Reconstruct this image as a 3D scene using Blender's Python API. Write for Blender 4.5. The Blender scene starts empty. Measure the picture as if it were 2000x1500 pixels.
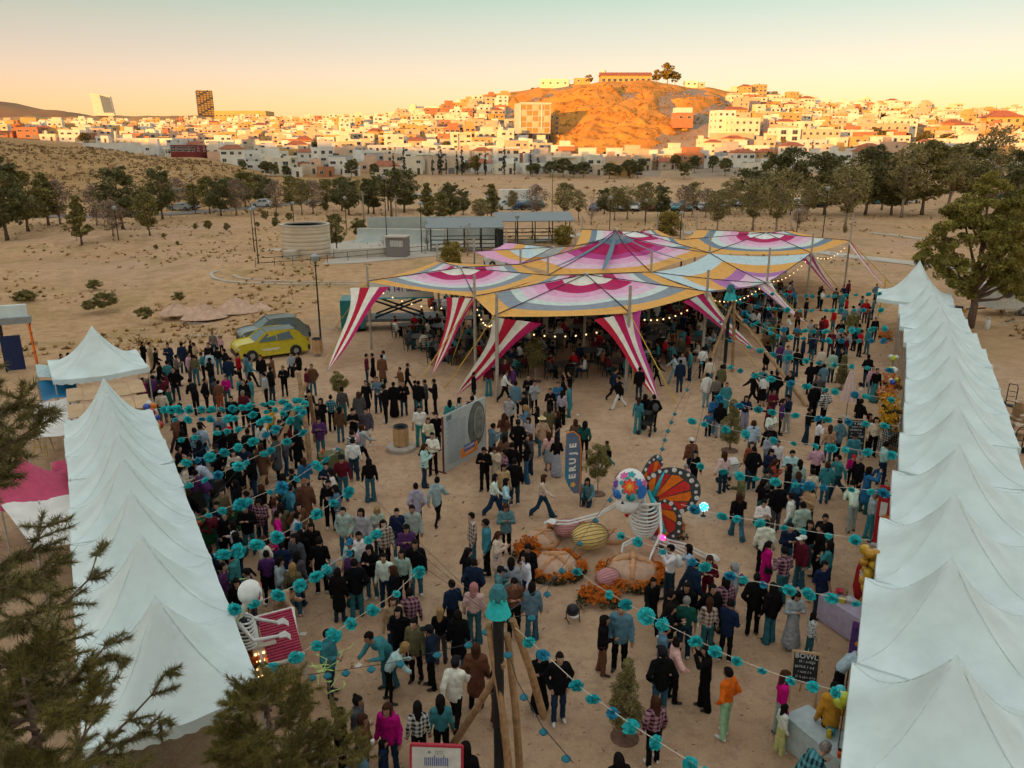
import bpy, math, random
import numpy as np
from mathutils import Vector, Matrix
R = math.radians
rng = np.random.RandomState(7)
random.seed(7)
SC = bpy.context.scene
COL = SC.collection

# ---------------------------------------------------------------- camera
FPX = 1520.0; PITCH = R(17.0); CAMH = 12.3
cd = bpy.data.cameras.new('camera'); cam = bpy.data.objects.new('camera', cd); COL.objects.link(cam)
cam.location = (0, 0, CAMH); cam.rotation_euler = (R(90) - PITCH, 0, 0)
cd.sensor_width = 36; cd.lens = FPX / 2000 * 36; cd.clip_start = 0.1; cd.clip_end = 20000
SC.camera = cam

# ---------------------------------------------------------------- sky, sun, exposure
SUN_AZ = 145.0      # degrees to the left of the view direction, behind the camera
SUN_EL = 3.6
sdir = Vector((-math.sin(R(SUN_AZ)) * math.cos(R(SUN_EL)), math.cos(R(SUN_AZ)) * math.cos(R(SUN_EL)), math.sin(R(SUN_EL))))
W = bpy.data.worlds.new('World'); SC.world = W; W.use_nodes = True
nt = W.node_tree; nt.nodes.clear()
out = nt.nodes.new('ShaderNodeOutputWorld'); bg = nt.nodes.new('ShaderNodeBackground')
sky = nt.nodes.new('ShaderNodeTexSky'); sky.sky_type = 'NISHITA'; sky.sun_disc = False
sky.sun_elevation = R(SUN_EL); sky.sun_rotation = R(-SUN_AZ)
sky.air_density = 1.0; sky.dust_density = 1.5; sky.ozone_density = 1.0; sky.altitude = 1400
tc = nt.nodes.new('ShaderNodeTexCoord'); sep = nt.nodes.new('ShaderNodeSeparateXYZ')
nt.links.new(tc.outputs['Generated'], sep.inputs[0])
ramp = nt.nodes.new('ShaderNodeValToRGB')
nt.links.new(sep.outputs['Z'], ramp.inputs[0])
els = ramp.color_ramp.elements
els[0].position = 0.0; els[0].color = (0.46, 0.17, 0.07, 1)
els[1].position = 1.0; els[1].color = (0.54, 0.53, 0.49, 1)
for p, c in [(0.05, (0.44, 0.173, 0.10, 1)), (0.079, (0.386, 0.175, 0.145, 1)), (0.107, (0.306, 0.163, 0.132, 1)), (0.134, (0.245, 0.165, 0.112, 1)), (0.165, (0.150, 0.165, 0.085, 1)), (0.25, (0.25, 0.26, 0.19, 1)), (0.42, (0.40, 0.40, 0.35, 1))]:
    e = els.new(p); e.color = c
hs = nt.nodes.new('ShaderNodeMixRGB'); hs.blend_type = 'ADD'; hs.inputs[0].default_value = 1.0      # dusk tint over the physical sky
sm = nt.nodes.new('ShaderNodeMixRGB'); sm.blend_type = 'MULTIPLY'; sm.inputs[0].default_value = 1.0
sm.inputs[2].default_value = (0.13, 0.13, 0.13, 1)
nt.links.new(sky.outputs[0], sm.inputs[1])
nt.links.new(ramp.outputs[0], hs.inputs[1]); nt.links.new(sm.outputs[0], hs.inputs[2])
nt.links.new(hs.outputs[0], bg.inputs[0]); bg.inputs[1].default_value = 0.74
nt.links.new(bg.outputs[0], out.inputs[0])
sl = bpy.data.lights.new('sun', 'SUN'); sun = bpy.data.objects.new('sun', sl); COL.objects.link(sun)
sl.energy = 4.6; sl.angle = R(0.6); sl.color = (1.0, 0.42, 0.085)
sun.rotation_euler = (-sdir).to_track_quat('-Z', 'Y').to_euler()
vs = SC.view_settings; vs.view_transform = 'Standard'; vs.look = 'None'; vs.exposure = 0.88; vs.gamma = 1.0
SC.cycles.max_bounces = 4; SC.cycles.diffuse_bounces = 2; SC.cycles.glossy_bounces = 2; SC.cycles.transmission_bounces = 2; SC.cycles.transparent_max_bounces = 4
SC.cycles.use_adaptive_sampling = True; SC.cycles.adaptive_threshold = 0.04; SC.cycles.adaptive_min_samples = 12; SC.cycles.use_denoising = True
SC.cycles.caustics_reflective = False; SC.cycles.caustics_refractive = False

# ---------------------------------------------------------------- pixel <-> place (camera calibration used only to find where things stand)
CP, SP = math.cos(PITCH), math.sin(PITCH)
def ray(x, y):
    u = (x - 1000) / FPX; v = (750 - y) / FPX
    return np.array([u, CP + v * SP, -SP + v * CP])
def P(x, y, z=0.0):
    d = ray(x, y); t = (z - CAMH) / d[2]
    return Vector((d[0] * t, d[1] * t, z))
def PD(x, y, Y):
    d = ray(x, y); t = Y / d[1]
    return Vector((d[0] * t, Y, CAMH + d[2] * t))
def proj(p):
    px, py, pz = p[0], p[1], p[2] - CAMH
    c = py * CP - pz * SP
    return (1000 + FPX * px / c, 750 - FPX * (py * SP + pz * CP) / c)

# ---------------------------------------------------------------- noise
def _h(ix, iy, iz=0):
    n = (ix * 374761393 + iy * 668265263 + iz * 2147483647) & 0xffffffff
    n = ((n ^ (n >> 13)) * 1274126177) & 0xffffffff
    return ((n ^ (n >> 16)) & 0xffff) / 65535.0
def vnoise(x, y):
    x = np.asarray(x, float); y = np.asarray(y, float)
    ix = np.floor(x).astype(np.int64); iy = np.floor(y).astype(np.int64)
    fx = x - ix; fy = y - iy; fx = fx * fx * (3 - 2 * fx); fy = fy * fy * (3 - 2 * fy)
    a = _h(ix, iy); b = _h(ix + 1, iy); c = _h(ix, iy + 1); d = _h(ix + 1, iy + 1)
    return (a * (1 - fx) + b * fx) * (1 - fy) + (c * (1 - fx) + d * fx) * fy - 0.5
def fbm(x, y, o=4):
    s = 0; a = 1.0
    for i in range(o):
        s = s + a * vnoise(np.asarray(x) * 2 ** i + 17.3 * i, np.asarray(y) * 2 ** i - 9.1 * i); a *= 0.5
    return s
def sstep(a, b, x):
    t = np.clip((np.asarray(x, float) - a) / (b - a), 0, 1); return t * t * (3 - 2 * t)

# ---------------------------------------------------------------- objects
def tag(o, label=None, cat=None, group=None, kind=None):
    if label: o['label'] = label
    if cat: o['category'] = cat
    if group: o['group'] = group
    if kind: o['kind'] = kind
    return o
def ob(name, data, parent=None, loc=(0, 0, 0), rz=0.0, sc=1.0, rot=None):
    o = bpy.data.objects.new(name, data); COL.objects.link(o)
    o.location = loc
    o.rotation_euler = rot if rot is not None else (0, 0, rz)
    o.scale = (sc, sc, sc) if not hasattr(sc, '__len__') else sc
    if parent is not None: o.parent = parent
    return o
def empty(name, loc=(0, 0, 0), rz=0.0, sc=1.0):
    o = ob(name, None, None, loc, rz, sc); o.empty_display_size = 0.2; return o
def mesh(name, v, f, mats, mi=None, smooth=False):
    me = bpy.data.meshes.new(name)
    v = np.asarray(v, dtype=np.float32).reshape(-1, 3)
    if isinstance(f, np.ndarray):
        k = f.shape[1]; n = len(f)
        me.vertices.add(len(v)); me.vertices.foreach_set('co', v.ravel())
        me.loops.add(n * k); me.loops.foreach_set('vertex_index', f.astype(np.int32).ravel())
        me.polygons.add(n)
        me.polygons.foreach_set('loop_start', np.arange(0, n * k, k, dtype=np.int32))
        me.polygons.foreach_set('loop_total', np.full(n, k, dtype=np.int32))
    else:
        me.from_pydata(v.tolist(), [], f)
    for m in (mats if isinstance(mats, (list, tuple)) else [mats]): me.materials.append(m)
    if mi is not None: me.polygons.foreach_set('material_index', np.asarray(mi, dtype=np.int32))
    if smooth: me.polygons.foreach_set('use_smooth', np.ones(len(me.polygons), dtype=bool))
    me.update(calc_edges=True); me.validate()
    return me
def copytree(o, parent=None):
    c = o.copy(); COL.objects.link(c); c.parent = parent
    for ch in o.children: copytree(ch, c)
    return c

class MB:
    "collects shapes into one mesh"
    def __init__(s): s.v = []; s.f = []; s.m = []; s.n = 0
    def add(s, v, f, m=0):
        v = [tuple(p) for p in v]
        s.v += v; s.f += [tuple(i + s.n for i in q) for q in f]; s.m += [m] * len(f); s.n += len(v); return s
    def box(s, c, d, rz=0.0, m=0, M=None, taper=1.0):
        x, y, z = d[0] / 2, d[1] / 2, d[2] / 2
        pts = []
        for sz in (-1, 1):
            k = taper if sz > 0 else 1.0
            for sx, sy in ((-1, -1), (1, -1), (1, 1), (-1, 1)): pts.append(Vector((sx * x * k, sy * y * k, sz * z)))
        mat = (M or Matrix.Rotation(rz, 3, 'Z'))
        pts = [mat @ p + Vector(c) for p in pts]
        return s.add(pts, [(3, 2, 1, 0), (4, 5, 6, 7), (0, 1, 5, 4), (1, 2, 6, 5), (2, 3, 7, 6), (3, 0, 4, 7)], m)
    def beam(s, a, b, w, h=None, m=0):
        a = Vector(a); b = Vector(b); d = b - a; h = h or w
        q = d.to_track_quat('Z', 'Y').to_matrix()
        return s.box((a + b) / 2, (w, h, d.length), 0, m, q)
    def tube(s, pts, r, n=6, m=0, caps=True):
        pts = [Vector(p) for p in pts]; k = len(pts)
        if not hasattr(r, '__len__'): r = [r] * k
        vs = []; fs = []
        up = None
        for i, p in enumerate(pts):
            t = (pts[min(i + 1, k - 1)] - pts[max(i - 1, 0)])
            if t.length < 1e-9: t = Vector((0, 0, 1))
            t.normalize()
            if up is None:
                up = Vector((1, 0, 0)) if abs(t.x) < .8 else Vector((0, 1, 0))
            up = (up - t * up.dot(t))
            if up.length < 1e-6: up = Vector((0, 1, 0)) - t * t.y
            up.normalize(); sd = t.cross(up)
            for j in range(n):
                a = 2 * math.pi * j / n
                vs.append(p + (up * math.cos(a) + sd * math.sin(a)) * r[i])
        for i in range(k - 1):
            for j in range(n):
                fs.append((i * n + j, i * n + (j + 1) % n, (i + 1) * n + (j + 1) % n, (i + 1) * n + j))
        if caps:
            fs.append(tuple(range(n - 1, -1, -1))); fs.append(tuple((k - 1) * n + j for j in range(n)))
        return s.add(vs, fs, m)
    def lathe(s, prof, n=16, c=(0, 0, 0), m=0, sx=1.0, sy=1.0):
        vs = []; fs = []; k = len(prof)
        for r, z in prof:
            for j in range(n):
                a = 2 * math.pi * j / n
                vs.append((c[0] + r * math.cos(a) * sx, c[1] + r * math.sin(a) * sy, c[2] + z))
        for i in range(k - 1):
            for j in range(n):
                fs.append((i * n + j, i * n + (j + 1) % n, (i + 1) * n + (j + 1) % n, (i + 1) * n + j))
        if prof[0][0] > 1e-6: fs.append(tuple(range(n - 1, -1, -1)))
        if prof[-1][0] > 1e-6: fs.append(tuple((k - 1) * n + j for j in range(n)))
        return s.add(vs, fs, m)
    def ball(s, c, r, n=10, k=7, m=0, M=None):
        if not hasattr(r, '__len__'): r = (r, r, r)
        vs = []; fs = []
        for i in range(k + 1):
            th = math.pi * i / k
            for j in range(n):
                a = 2 * math.pi * j / n
                p = Vector((r[0] * math.sin(th) * math.cos(a), r[1] * math.sin(th) * math.sin(a), -r[2] * math.cos(th)))
                if M: p = M @ p
                vs.append(p + Vector(c))
        for i in range(k):
            for j in range(n):
                fs.append((i * n + j, i * n + (j + 1) % n, (i + 1) * n + (j + 1) % n, (i + 1) * n + j))
        return s.add(vs, fs, m)
    def grid(s, g, m=0, mfun=None):
        a, b = len(g), len(g[0])
        vs = [p for row in g for p in row]; fs = [(i * b + j, i * b + j + 1, (i + 1) * b + j + 1, (i + 1) * b + j) for i in range(a - 1) for j in range(b - 1)]
        return s.add(vs, fs, m)
    def data(s, name, mats, smooth=False): return mesh(name, s.v, s.f, mats, s.m, smooth)
    def build(s, name, mats, parent=None, loc=(0, 0, 0), rz=0.0, smooth=False, sc=1.0): return ob(name, s.data(name, mats, smooth), parent, loc, rz, sc)

# ---------------------------------------------------------------- materials
MATS = {}
def mat(name, col, rough=0.8, var=0.12, scale=6.0, bump=0.0, metal=0.0, col2=None, emit=0.0, spec=0.3, attr=None, coord='Object', trans=0.0, island=0.0, detail=4.0):
    if name in MATS: return MATS[name]
    m = bpy.data.materials.new(name); m.use_nodes = True; MATS[name] = m
    t = m.node_tree; b = t.nodes['Principled BSDF']
    b.inputs['Roughness'].default_value = rough; b.inputs['Metallic'].default_value = metal
    b.inputs['Specular IOR Level'].default_value = spec
    c = t.nodes.new('ShaderNodeTexCoord'); n = t.nodes.new('ShaderNodeTexNoise')
    n.inputs['Scale'].default_value = scale; n.inputs['Detail'].default_value = detail
    t.links.new(c.outputs[coord], n.inputs['Vector'])
    mx = t.nodes.new('ShaderNodeMixRGB')
    rp = t.nodes.new('ShaderNodeMapRange'); rp.inputs['From Min'].default_value = 0.3; rp.inputs['From Max'].default_value = 0.7
    t.links.new(n.outputs['Fac'], rp.inputs['Value']); t.links.new(rp.outputs[0], mx.inputs[0])
    if attr:
        at = t.nodes.new('ShaderNodeAttribute'); at.attribute_type = 'OBJECT'; at.attribute_name = attr
        for k, g in ((1, 1 - var), (2, 1 + var)):
            q = t.nodes.new('ShaderNodeMixRGB'); q.blend_type = 'MULTIPLY'; q.inputs[0].default_value = 1; q.inputs[2].default_value = (g, g, g, 1)
            t.links.new(at.outputs['Color'], q.inputs[1]); t.links.new(q.outputs[0], mx.inputs[k])
    else:
        c2 = col2 or tuple(min(1, x * (1 + var)) for x in col); c1 = col if col2 else tuple(x * (1 - var) for x in col)
        mx.inputs[1].default_value = (*c1, 1); mx.inputs[2].default_value = (*c2, 1)
    res = mx.outputs[0]
    if island > 0:
        ge = t.nodes.new('ShaderNodeNewGeometry'); mr = t.nodes.new('ShaderNodeMapRange')
        mr.inputs['To Min'].default_value = 1 - island; mr.inputs['To Max'].default_value = 1 + island
        t.links.new(ge.outputs['Random Per Island'], mr.inputs['Value'])
        q = t.nodes.new('ShaderNodeMixRGB'); q.blend_type = 'MULTIPLY'; q.inputs[0].default_value = 1
        t.links.new(res, q.inputs[1]); t.links.new(mr.outputs[0], q.inputs[2]); res = q.outputs[0]
    t.links.new(res, b.inputs['Base Color'])
    if bump > 0:
        bp = t.nodes.new('ShaderNodeBump'); bp.inputs['Strength'].default_value = bump; bp.inputs['Distance'].default_value = 0.05
        n2 = t.nodes.new('ShaderNodeTexNoise'); n2.inputs['Scale'].default_value = scale * 3; n2.inputs['Detail'].default_value = 5
        t.links.new(c.outputs[coord], n2.inputs['Vector'])
        t.links.new(n2.outputs['Fac'], bp.inputs['Height']); t.links.new(bp.outputs[0], b.inputs['Normal'])
    if emit > 0:
        b.inputs['Emission Color'].default_value = (*col, 1); b.inputs['Emission Strength'].default_value = emit
    if trans > 0:
        b.inputs['Subsurface Weight'].default_value = 0
        tr = t.nodes.new('ShaderNodeBsdfTranslucent'); t.links.new(res, tr.inputs[0])
        ms = t.nodes.new('ShaderNodeMixShader'); ms.inputs[0].default_value = trans
        o = t.nodes['Material Output']
        t.links.new(b.outputs[0], ms.inputs[1]); t.links.new(tr.outputs[0], ms.inputs[2]); t.links.new(ms.outputs[0], o.inputs[0])
    return m

# ---------------------------------------------------------------- labels that single things out
ORD = ['first', 'second', 'third', 'fourth', 'fifth', 'sixth', 'seventh', 'eighth', 'ninth', 'tenth', 'eleventh', 'twelfth', 'thirteenth', 'fourteenth', 'fifteenth', 'sixteenth', 'seventeenth', 'eighteenth', 'nineteenth', 'twentieth']
def ordw(i): return ORD[i] if i < len(ORD) else '%dth' % (i + 1)
def unique_labels(items, cat, group, noun):
    "items: (object, base label, where phrase). Adds the place, then the order across the picture, where looks repeat"
    from collections import defaultdict
    d = defaultdict(list)
    for it in items: d[it[1]].append(it)
    for base, L in d.items():
        if len(L) == 1: tag(L[0][0], base if len(base.split()) > 3 else base + ' ' + L[0][2], cat, group); continue
        e = defaultdict(list)
        for it in L: e[it[2]].append(it)
        for wh, K in e.items():
            lab = (base + ' ' + wh).strip()
            if len(K) == 1: tag(K[0][0], lab, cat, group); continue
            K.sort(key=lambda it: proj(it[0].matrix_basis.translation)[0])
            for i, it in enumerate(K):
                tag(it[0], lab + ', ' + ordw(i) + ' such from left', cat, group)
# ================================================================ the land
TAB = {0: [(150, 0), (200, 3), (300, 15), (420, 17), (700, 26), (1000, 34), (2500, 100)],
 200: [(160, 0), (220, 3), (320, 12), (420, 12), (700, 24), (1200, 42), (2500, 97)],
 400: [(190, 0), (300, 6), (360, 7), (430, 4), (500, 9), (800, 24), (1500, 58), (2500, 98)],
 550: [(300, 0), (330, 0), (480, 7), (700, 22), (1000, 37), (1600, 63), (2500, 92)],
 750: [(310, 0), (480, 10), (620, 22), (760, 33), (1000, 40), (2500, 70)],
 850: [(310, 0), (480, 10), (620, 24), (760, 39), (900, 42), (2500, 45)],
 950: [(310, 0), (470, 9), (600, 26), (700, 49), (850, 49), (2500, 45)],
 1000: [(310, 0), (460, 7), (560, 20), (650, 44), (710, 57), (880, 50), (2500, 45)],
 1060: [(310, 0), (450, 5), (540, 15), (620, 44), (700, 61), (880, 54), (2500, 45)],
 1150: [(310, 0), (440, 3), (500, 9), (610, 49), (690, 61), (850, 55), (2500, 45)],
 1250: [(310, 0), (430, 2), (480, 7), (600, 48), (690, 61.5), (850, 57), (2500, 45)],
 1350: [(310, 0), (420, 3), (490, 11), (600, 44), (700, 59), (850, 55), (2500, 45)],
 1420: [(310, 0), (400, 4), (500, 16), (620, 38), (730, 57), (900, 52), (2500, 45)],
 1490: [(310, 0), (400, 4), (500, 17), (620, 32), (760, 50), (900, 50), (2500, 45)],
 1600: [(300, 0), (380, 5), (480, 14), (620, 28), (800, 47), (1000, 48), (2500, 45)],
 1800: [(300, 0), (380, 5), (500, 13), (650, 25), (800, 42), (1000, 44), (2500, 45)],
 2000: [(300, 0), (400, 6), (500, 12), (650, 24), (800, 40), (1000, 44), (2500, 45)]}
TU = np.array([(k - 1000) / (FPX * 0.985) for k in TAB])
TV = [np.array(v, float) for v in TAB.values()]
S2 = Vector((sdir.x, sdir.y)).normalized()
def ground_z(X, Y):
    X = np.asarray(X, float); Y = np.asarray(Y, float); sh = X.shape
    X = X.ravel(); Y = Y.ravel()
    u = np.clip(X / np.maximum(Y, 1e-3), TU[0], TU[-1] - 1e-6)
    cols = np.stack([np.interp(Y, v[:, 0], v[:, 1]) for v in TV])
    i = np.clip(np.searchsorted(TU, u, side='right') - 1, 0, len(TU) - 2)
    w = (u - TU[i]) / (TU[i + 1] - TU[i]); w = w * w * (3 - 2 * w)
    k = np.arange(len(X))
    z = cols[i, k] * (1 - w) + cols[i + 1, k] * w
    z = np.where(Y < 60, 0, z)
    d = np.hypot(X, Y)
    z = z + fbm(X / 60, Y / 60) * 2.2 * sstep(120, 320, d) * (1 + sstep(600, 2500, d) * 4)
    # soft mounds on the open field to the left
    fl = sstep(-16, -34, X) * sstep(44, 58, Y) * sstep(150, 100, Y)
    z = z + fl * (0.9 * np.sin(X * .11 + 1.0) * np.sin(Y * .13) + 0.5 * fbm(X / 14, Y / 14))
    # ridge behind the camera, towards the sun: it keeps the park in shade
    s = X * S2.x + Y * S2.y; t = X * -S2.y + Y * S2.x
    hr = 47 + 10 * sstep(-200, -80, t)
    z = z + np.exp(-((s - 270) / 75) ** 2) * (hr + fbm(X / 40, Y / 40) * 3) * sstep(60, 130, s)
    return z.reshape(sh)
def gz(x, y): return float(ground_z(np.array([x]), np.array([y]))[0])
def on_land(x, y, near=100, far=3000):
    "where the sight line through a picture point meets the land"
    d = ray(x, y); Y = np.geomspace(near, far, 900); t = Y / d[1]
    z = CAMH + d[2] * t; g = ground_z(d[0] * t, Y); k = np.argmax(z <= g)
    if z[k] > g[k]: k = len(Y) - 1
    return Vector((d[0] * t[k], Y[k], g[k]))

def land_material():
    m = bpy.data.materials.new('dry_earth'); m.use_nodes = True; t = m.node_tree; b = t.nodes['Principled BSDF']
    b.inputs['Roughness'].default_value = 0.95; b.inputs['Specular IOR Level'].default_value = 0.1
    c = t.nodes.new('ShaderNodeNewGeometry')
    def noise(sc, det=6, rough=.6):
        n = t.nodes.new('ShaderNodeTexNoise'); n.inputs['Scale'].default_value = sc; n.inputs['Detail'].default_value = det; n.inputs['Roughness'].default_value = rough
        t.links.new(c.outputs['Position'], n.inputs['Vector']); return n.outputs['Fac']
    def ramp2(f, a, b2):
        r = t.nodes.new('ShaderNodeMapRange'); r.inputs['From Min'].default_value = a; r.inputs['From Max'].default_value = b2; t.links.new(f, r.inputs['Value']); return r.outputs[0]
    def mix(f, x, y):
        q = t.nodes.new('ShaderNodeMixRGB')
        for k, val in ((0, f), (1, x), (2, y)):
            if isinstance(val, tuple): q.inputs[k].default_value = (*val, 1)
            elif isinstance(val, float): q.inputs[k].default_value = val
            else: t.links.new(val, q.inputs[k])
        return q.outputs[0]
    def attr(n):
        a = t.nodes.new('ShaderNodeAttribute'); a.attribute_name = n; return a.outputs['Fac']
    def mul(a, b2):
        q = t.nodes.new('ShaderNodeMath'); q.operation = 'MULTIPLY'
        for k, v in ((0, a), (1, b2)):
            if isinstance(v, float): q.inputs[k].default_value = v
            else: t.links.new(v, q.inputs[k])
        return q.outputs[0]
    # worn sandy soil of the fairground
    soil = mix(ramp2(noise(.35), .35, .65), (0.52, 0.325, 0.195), (0.64, 0.43, 0.27))
    soil = mix(mul(ramp2(noise(2.2, 8, .75), .46, .68), .65), soil, (0.30, 0.175, 0.11))
    soil = mix(mul(ramp2(noise(14., 6, .8), .48, .68), .55), soil, (0.66, 0.45, 0.29))
    soil = mix(mul(ramp2(noise(38., 4, .8), .50, .68), .6), soil, (0.22, 0.13, 0.075))
    # dry straw grass of the field
    straw = mix(ramp2(noise(.08), .35, .65), (0.54, 0.325, 0.17), (0.68, 0.435, 0.245))
    straw = mix(mul(ramp2(noise(.9, 8, .75), .44, .62), .75), straw, (0.38, 0.215, 0.10))
    straw = mix(mul(ramp2(noise(.03), .52, .66), .7), straw, (0.54, 0.35, 0.245))
    straw = mix(mul(ramp2(noise(.16, 8, .7), .50, .62), .65), straw, (0.36, 0.235, 0.095))
    straw = mix(mul(ramp2(noise(5., 6, .8), .50, .66), .5), straw, (0.34, 0.19, 0.10))
    col = mix(attr('straw'), soil, straw)
    hill = mix(ramp2(noise(.05), .35, .65), (0.37, 0.205, 0.08), (0.50, 0.30, 0.13))
    hill = mix(mul(ramp2(noise(.5, 8, .8), .5, .65), .7), hill, (0.17, 0.115, 0.05))
    col = mix(attr('hill'), col, hill)
    town = mix(ramp2(noise(.06), .35, .65), (0.27, 0.20, 0.14), (0.36, 0.27, 0.19))
    col = mix(attr('town'), col, town)
    t.links.new(col, b.inputs['Base Color'])
    bp = t.nodes.new('ShaderNodeBump'); bp.inputs['Strength'].default_value = .9; bp.inputs['Distance'].default_value = .09
    t.links.new(noise(9., 8, .75), bp.inputs['Height']); t.links.new(bp.outputs[0], b.inputs['Normal'])
    return m
def build_land():
    az = np.concatenate([np.arange(-36.5, 36.6, .22), np.arange(40, 323, 4.0)]); na = len(az)
    rad = np.concatenate([[0.4, 2, 4, 7], np.geomspace(10, 400, 150), np.geomspace(406, 1000, 90), np.geomspace(1020, 9000, 60)]); nr = len(rad)
    A, Rr = np.meshgrid(np.radians(az), rad)
    X = np.sin(A) * Rr; Y = np.cos(A) * Rr; Z = ground_z(X, Y)
    # beneath the built skate bowl and rocky hill the sheet stays lower
    v = np.stack([X, Y, Z], -1).reshape(-1, 3)
    j = np.arange(na); jn = (j + 1) % na
    f = np.concatenate([np.stack([i * na + j, i * na + jn, (i + 1) * na + jn, (i + 1) * na + j], -1) for i in range(nr - 1)])
    f = f[:, ::-1]
    me = mesh('ground', v, f, land_material(), smooth=True)
    x, y = v[:, 0], v[:, 1]; d = np.hypot(x, y)
    fair = sstep(62, 48, y + .25 * np.abs(x) + fbm(x / 9, y / 9) * 8) * sstep(-30, -20, x + fbm(x / 6, y / 6) * 5)
    fair = np.maximum(fair, sstep(30, 22, d))
    hl = sstep(130, 190, y + fbm(x / 30, y / 30) * 40) * sstep(-20, -70, x) * sstep(600, 420, y) + sstep(1100, 1500, d) + (d < 800) * (y < -20)
    tw = sstep(315, 340, y) * sstep(1400, 1000, d) * (1 - np.clip(hl, 0, 1))
    for nm, val in (('straw', 1 - fair), ('hill', np.clip(hl, 0, 1)), ('town', tw)):
        a = me.attributes.new(nm, 'FLOAT', 'POINT'); a.data.foreach_set('value', val.astype(np.float32))
    return tag(ob('ground', me), kind='structure')
build_land()

# ---------------------------------------------------------------- the rocky hill above the town
def rocky(X, Y):
    z = ground_z(X, Y); u = X / Y
    u0 = np.interp(Y, [470, 560, 650], [.052, .045, -.012]); u1 = np.interp(Y, [470, 560, 650], [.17, .225, .285])
    w = sstep(-.012, .015, u - u0) * sstep(-.012, .015, u1 - u) * sstep(440, 475, Y) * sstep(800, 740, Y)
    steep = w * sstep(470, 520, Y) * sstep(700, 650, Y)
    n1 = np.abs(fbm(X / 46 + 3, Y / 70, 4)); n2 = np.abs(fbm(X / 15 + 8, Y / 26 + 4, 3)); rk = sstep(.02, .25, fbm(X / 55 + 5, Y / 55) + .12)
    strata = .8 * np.abs(np.sin(z * .55 + fbm(X / 30, Y / 30) * 4)) * rk
    crag = (1 - 2.4 * n1) * 4.0 * steep + ((1 - 2 * n2) * 1.9 + strata * 1.6) * steep * rk
    gully = -5.0 * np.exp(-((u - .205 - .02 * np.sin(Y / 25)) / .011) ** 2) * steep
    return z - 2.5 + w * (2.9 + crag - 1.2 * steep + gully + fbm(X / 6, Y / 8, 3) * 1.1 * steep)
hu = np.linspace(-.05, .33, 420); hy = np.linspace(435, 810, 280)
U, Yh = np.meshgrid(hu, hy); Xh = U * Yh; Zh = rocky(Xh, Yh)
a, b = U.shape
idx = np.arange(a * b).reshape(a, b)
ff = np.stack([idx[:-1, :-1], idx[:-1, 1:], idx[1:, 1:], idx[1:, :-1]], -1).reshape(-1, 4)
M_rock = mat('hill_rock', (0.66, 0.285, 0.05), .95, scale=.045, col2=(0.48, 0.19, 0.03), coord='Object', detail=14, bump=.5)
ob_hill = tag(ob('hill', mesh('hill', np.stack([Xh, Yh, Zh], -1).reshape(-1, 3), ff, M_rock, smooth=True)), kind='structure')
def hill_z(x, y): return max(float(rocky(np.array([x]), np.array([y]))[0]), gz(x, y))
# scattered scrub on the hill and the dry slope
def scrub(name, pts, smin, smax, m, seed):
    r = np.random.RandomState(seed); pts = np.asarray(pts, float); k = 14; n = len(pts) * k
    s = np.repeat(r.uniform(smin, smax, len(pts)), k)[:, None]; c = np.repeat(pts, k, 0) + np.array([0, 0, .25]) * s + r.normal(size=(n, 3)) * np.array([.42, .42, .24]) * s
    d1 = r.normal(size=(n, 3)); d1 /= np.linalg.norm(d1, axis=1)[:, None]; d2 = np.cross(d1, r.normal(size=(n, 3))); d2 /= np.linalg.norm(d2, axis=1)[:, None] + 1e-6
    q = .22 * s * r.uniform(.6, 1.4, (n, 1)); v = np.stack([c - d1 * q - d2 * q * .6, c + d1 * q - d2 * q * .6, c + d1 * q + d2 * q * .6, c - d1 * q + d2 * q * .6], 1).reshape(-1, 3)
    return ob(name, mesh(name, v, np.arange(n * 4).reshape(n, 4), m))
M_scrub = mat('scrub_leaf', (0.36, 0.19, 0.05), .9, island=.45)
r_ = np.random.RandomState(3); pts = []
su = r_.uniform(.0, .27, 1100); sy = r_.uniform(480, 640, 1100); pts = np.stack([su * sy, sy, np.maximum(rocky(su * sy, sy), ground_z(su * sy, sy))], -1)
tag(scrub('hill_scrub', pts, .6, 1.9, M_scrub, 5), 'low dark scrub dotted over the sunlit rocky hill', 'scrub', kind='stuff')
sy = np.concatenate([150 + 180 * r_.uniform(0, 1, 1500) ** .6, r_.uniform(200, 310, 300)]); su = np.concatenate([r_.uniform(-.70, -.30, 1500), r_.uniform(-.66, .66, 300)])
pts = np.stack([su * sy, sy, ground_z(su * sy, sy)], -1)
M_scrub2 = mat('dry_scrub_leaf', (0.26, 0.165, 0.075), .9, island=.5)
tag(scrub('slope_scrub', pts, .3, 1.2, M_scrub2, 6), 'dry grass tufts and scrub on the brown slope', 'scrub', kind='stuff')
# far orange ridge at the left edge of the sky
fu = np.linspace(-.95, -.42, 90); fy = np.linspace(1900, 3300, 24)
U, Yh = np.meshgrid(fu, fy); Xh = U * Yh
prof = np.interp(U, [-.95, -.66, -.60, -.53, -.47, -.42], [230, 162, 142, 112, 85, 60])
Zh = prof * np.sin(np.clip((Yh - 1900) / 700, 0, 1) * np.pi / 2) * sstep(3300, 2700, Yh) + fbm(Xh / 160, Yh / 160) * 16 - 4
idx = np.arange(U.size).reshape(U.shape); ff = np.stack([idx[:-1, :-1], idx[:-1, 1:], idx[1:, 1:], idx[1:, :-1]], -1).reshape(-1, 4)
tag(ob('hills', mesh('hills', np.stack([Xh, Yh, Zh], -1).reshape(-1, 3), ff, mat('far_hill_earth', (0.30, 0.15, 0.06), .95, scale=.01, bump=.0), smooth=True)), kind='structure')

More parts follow.
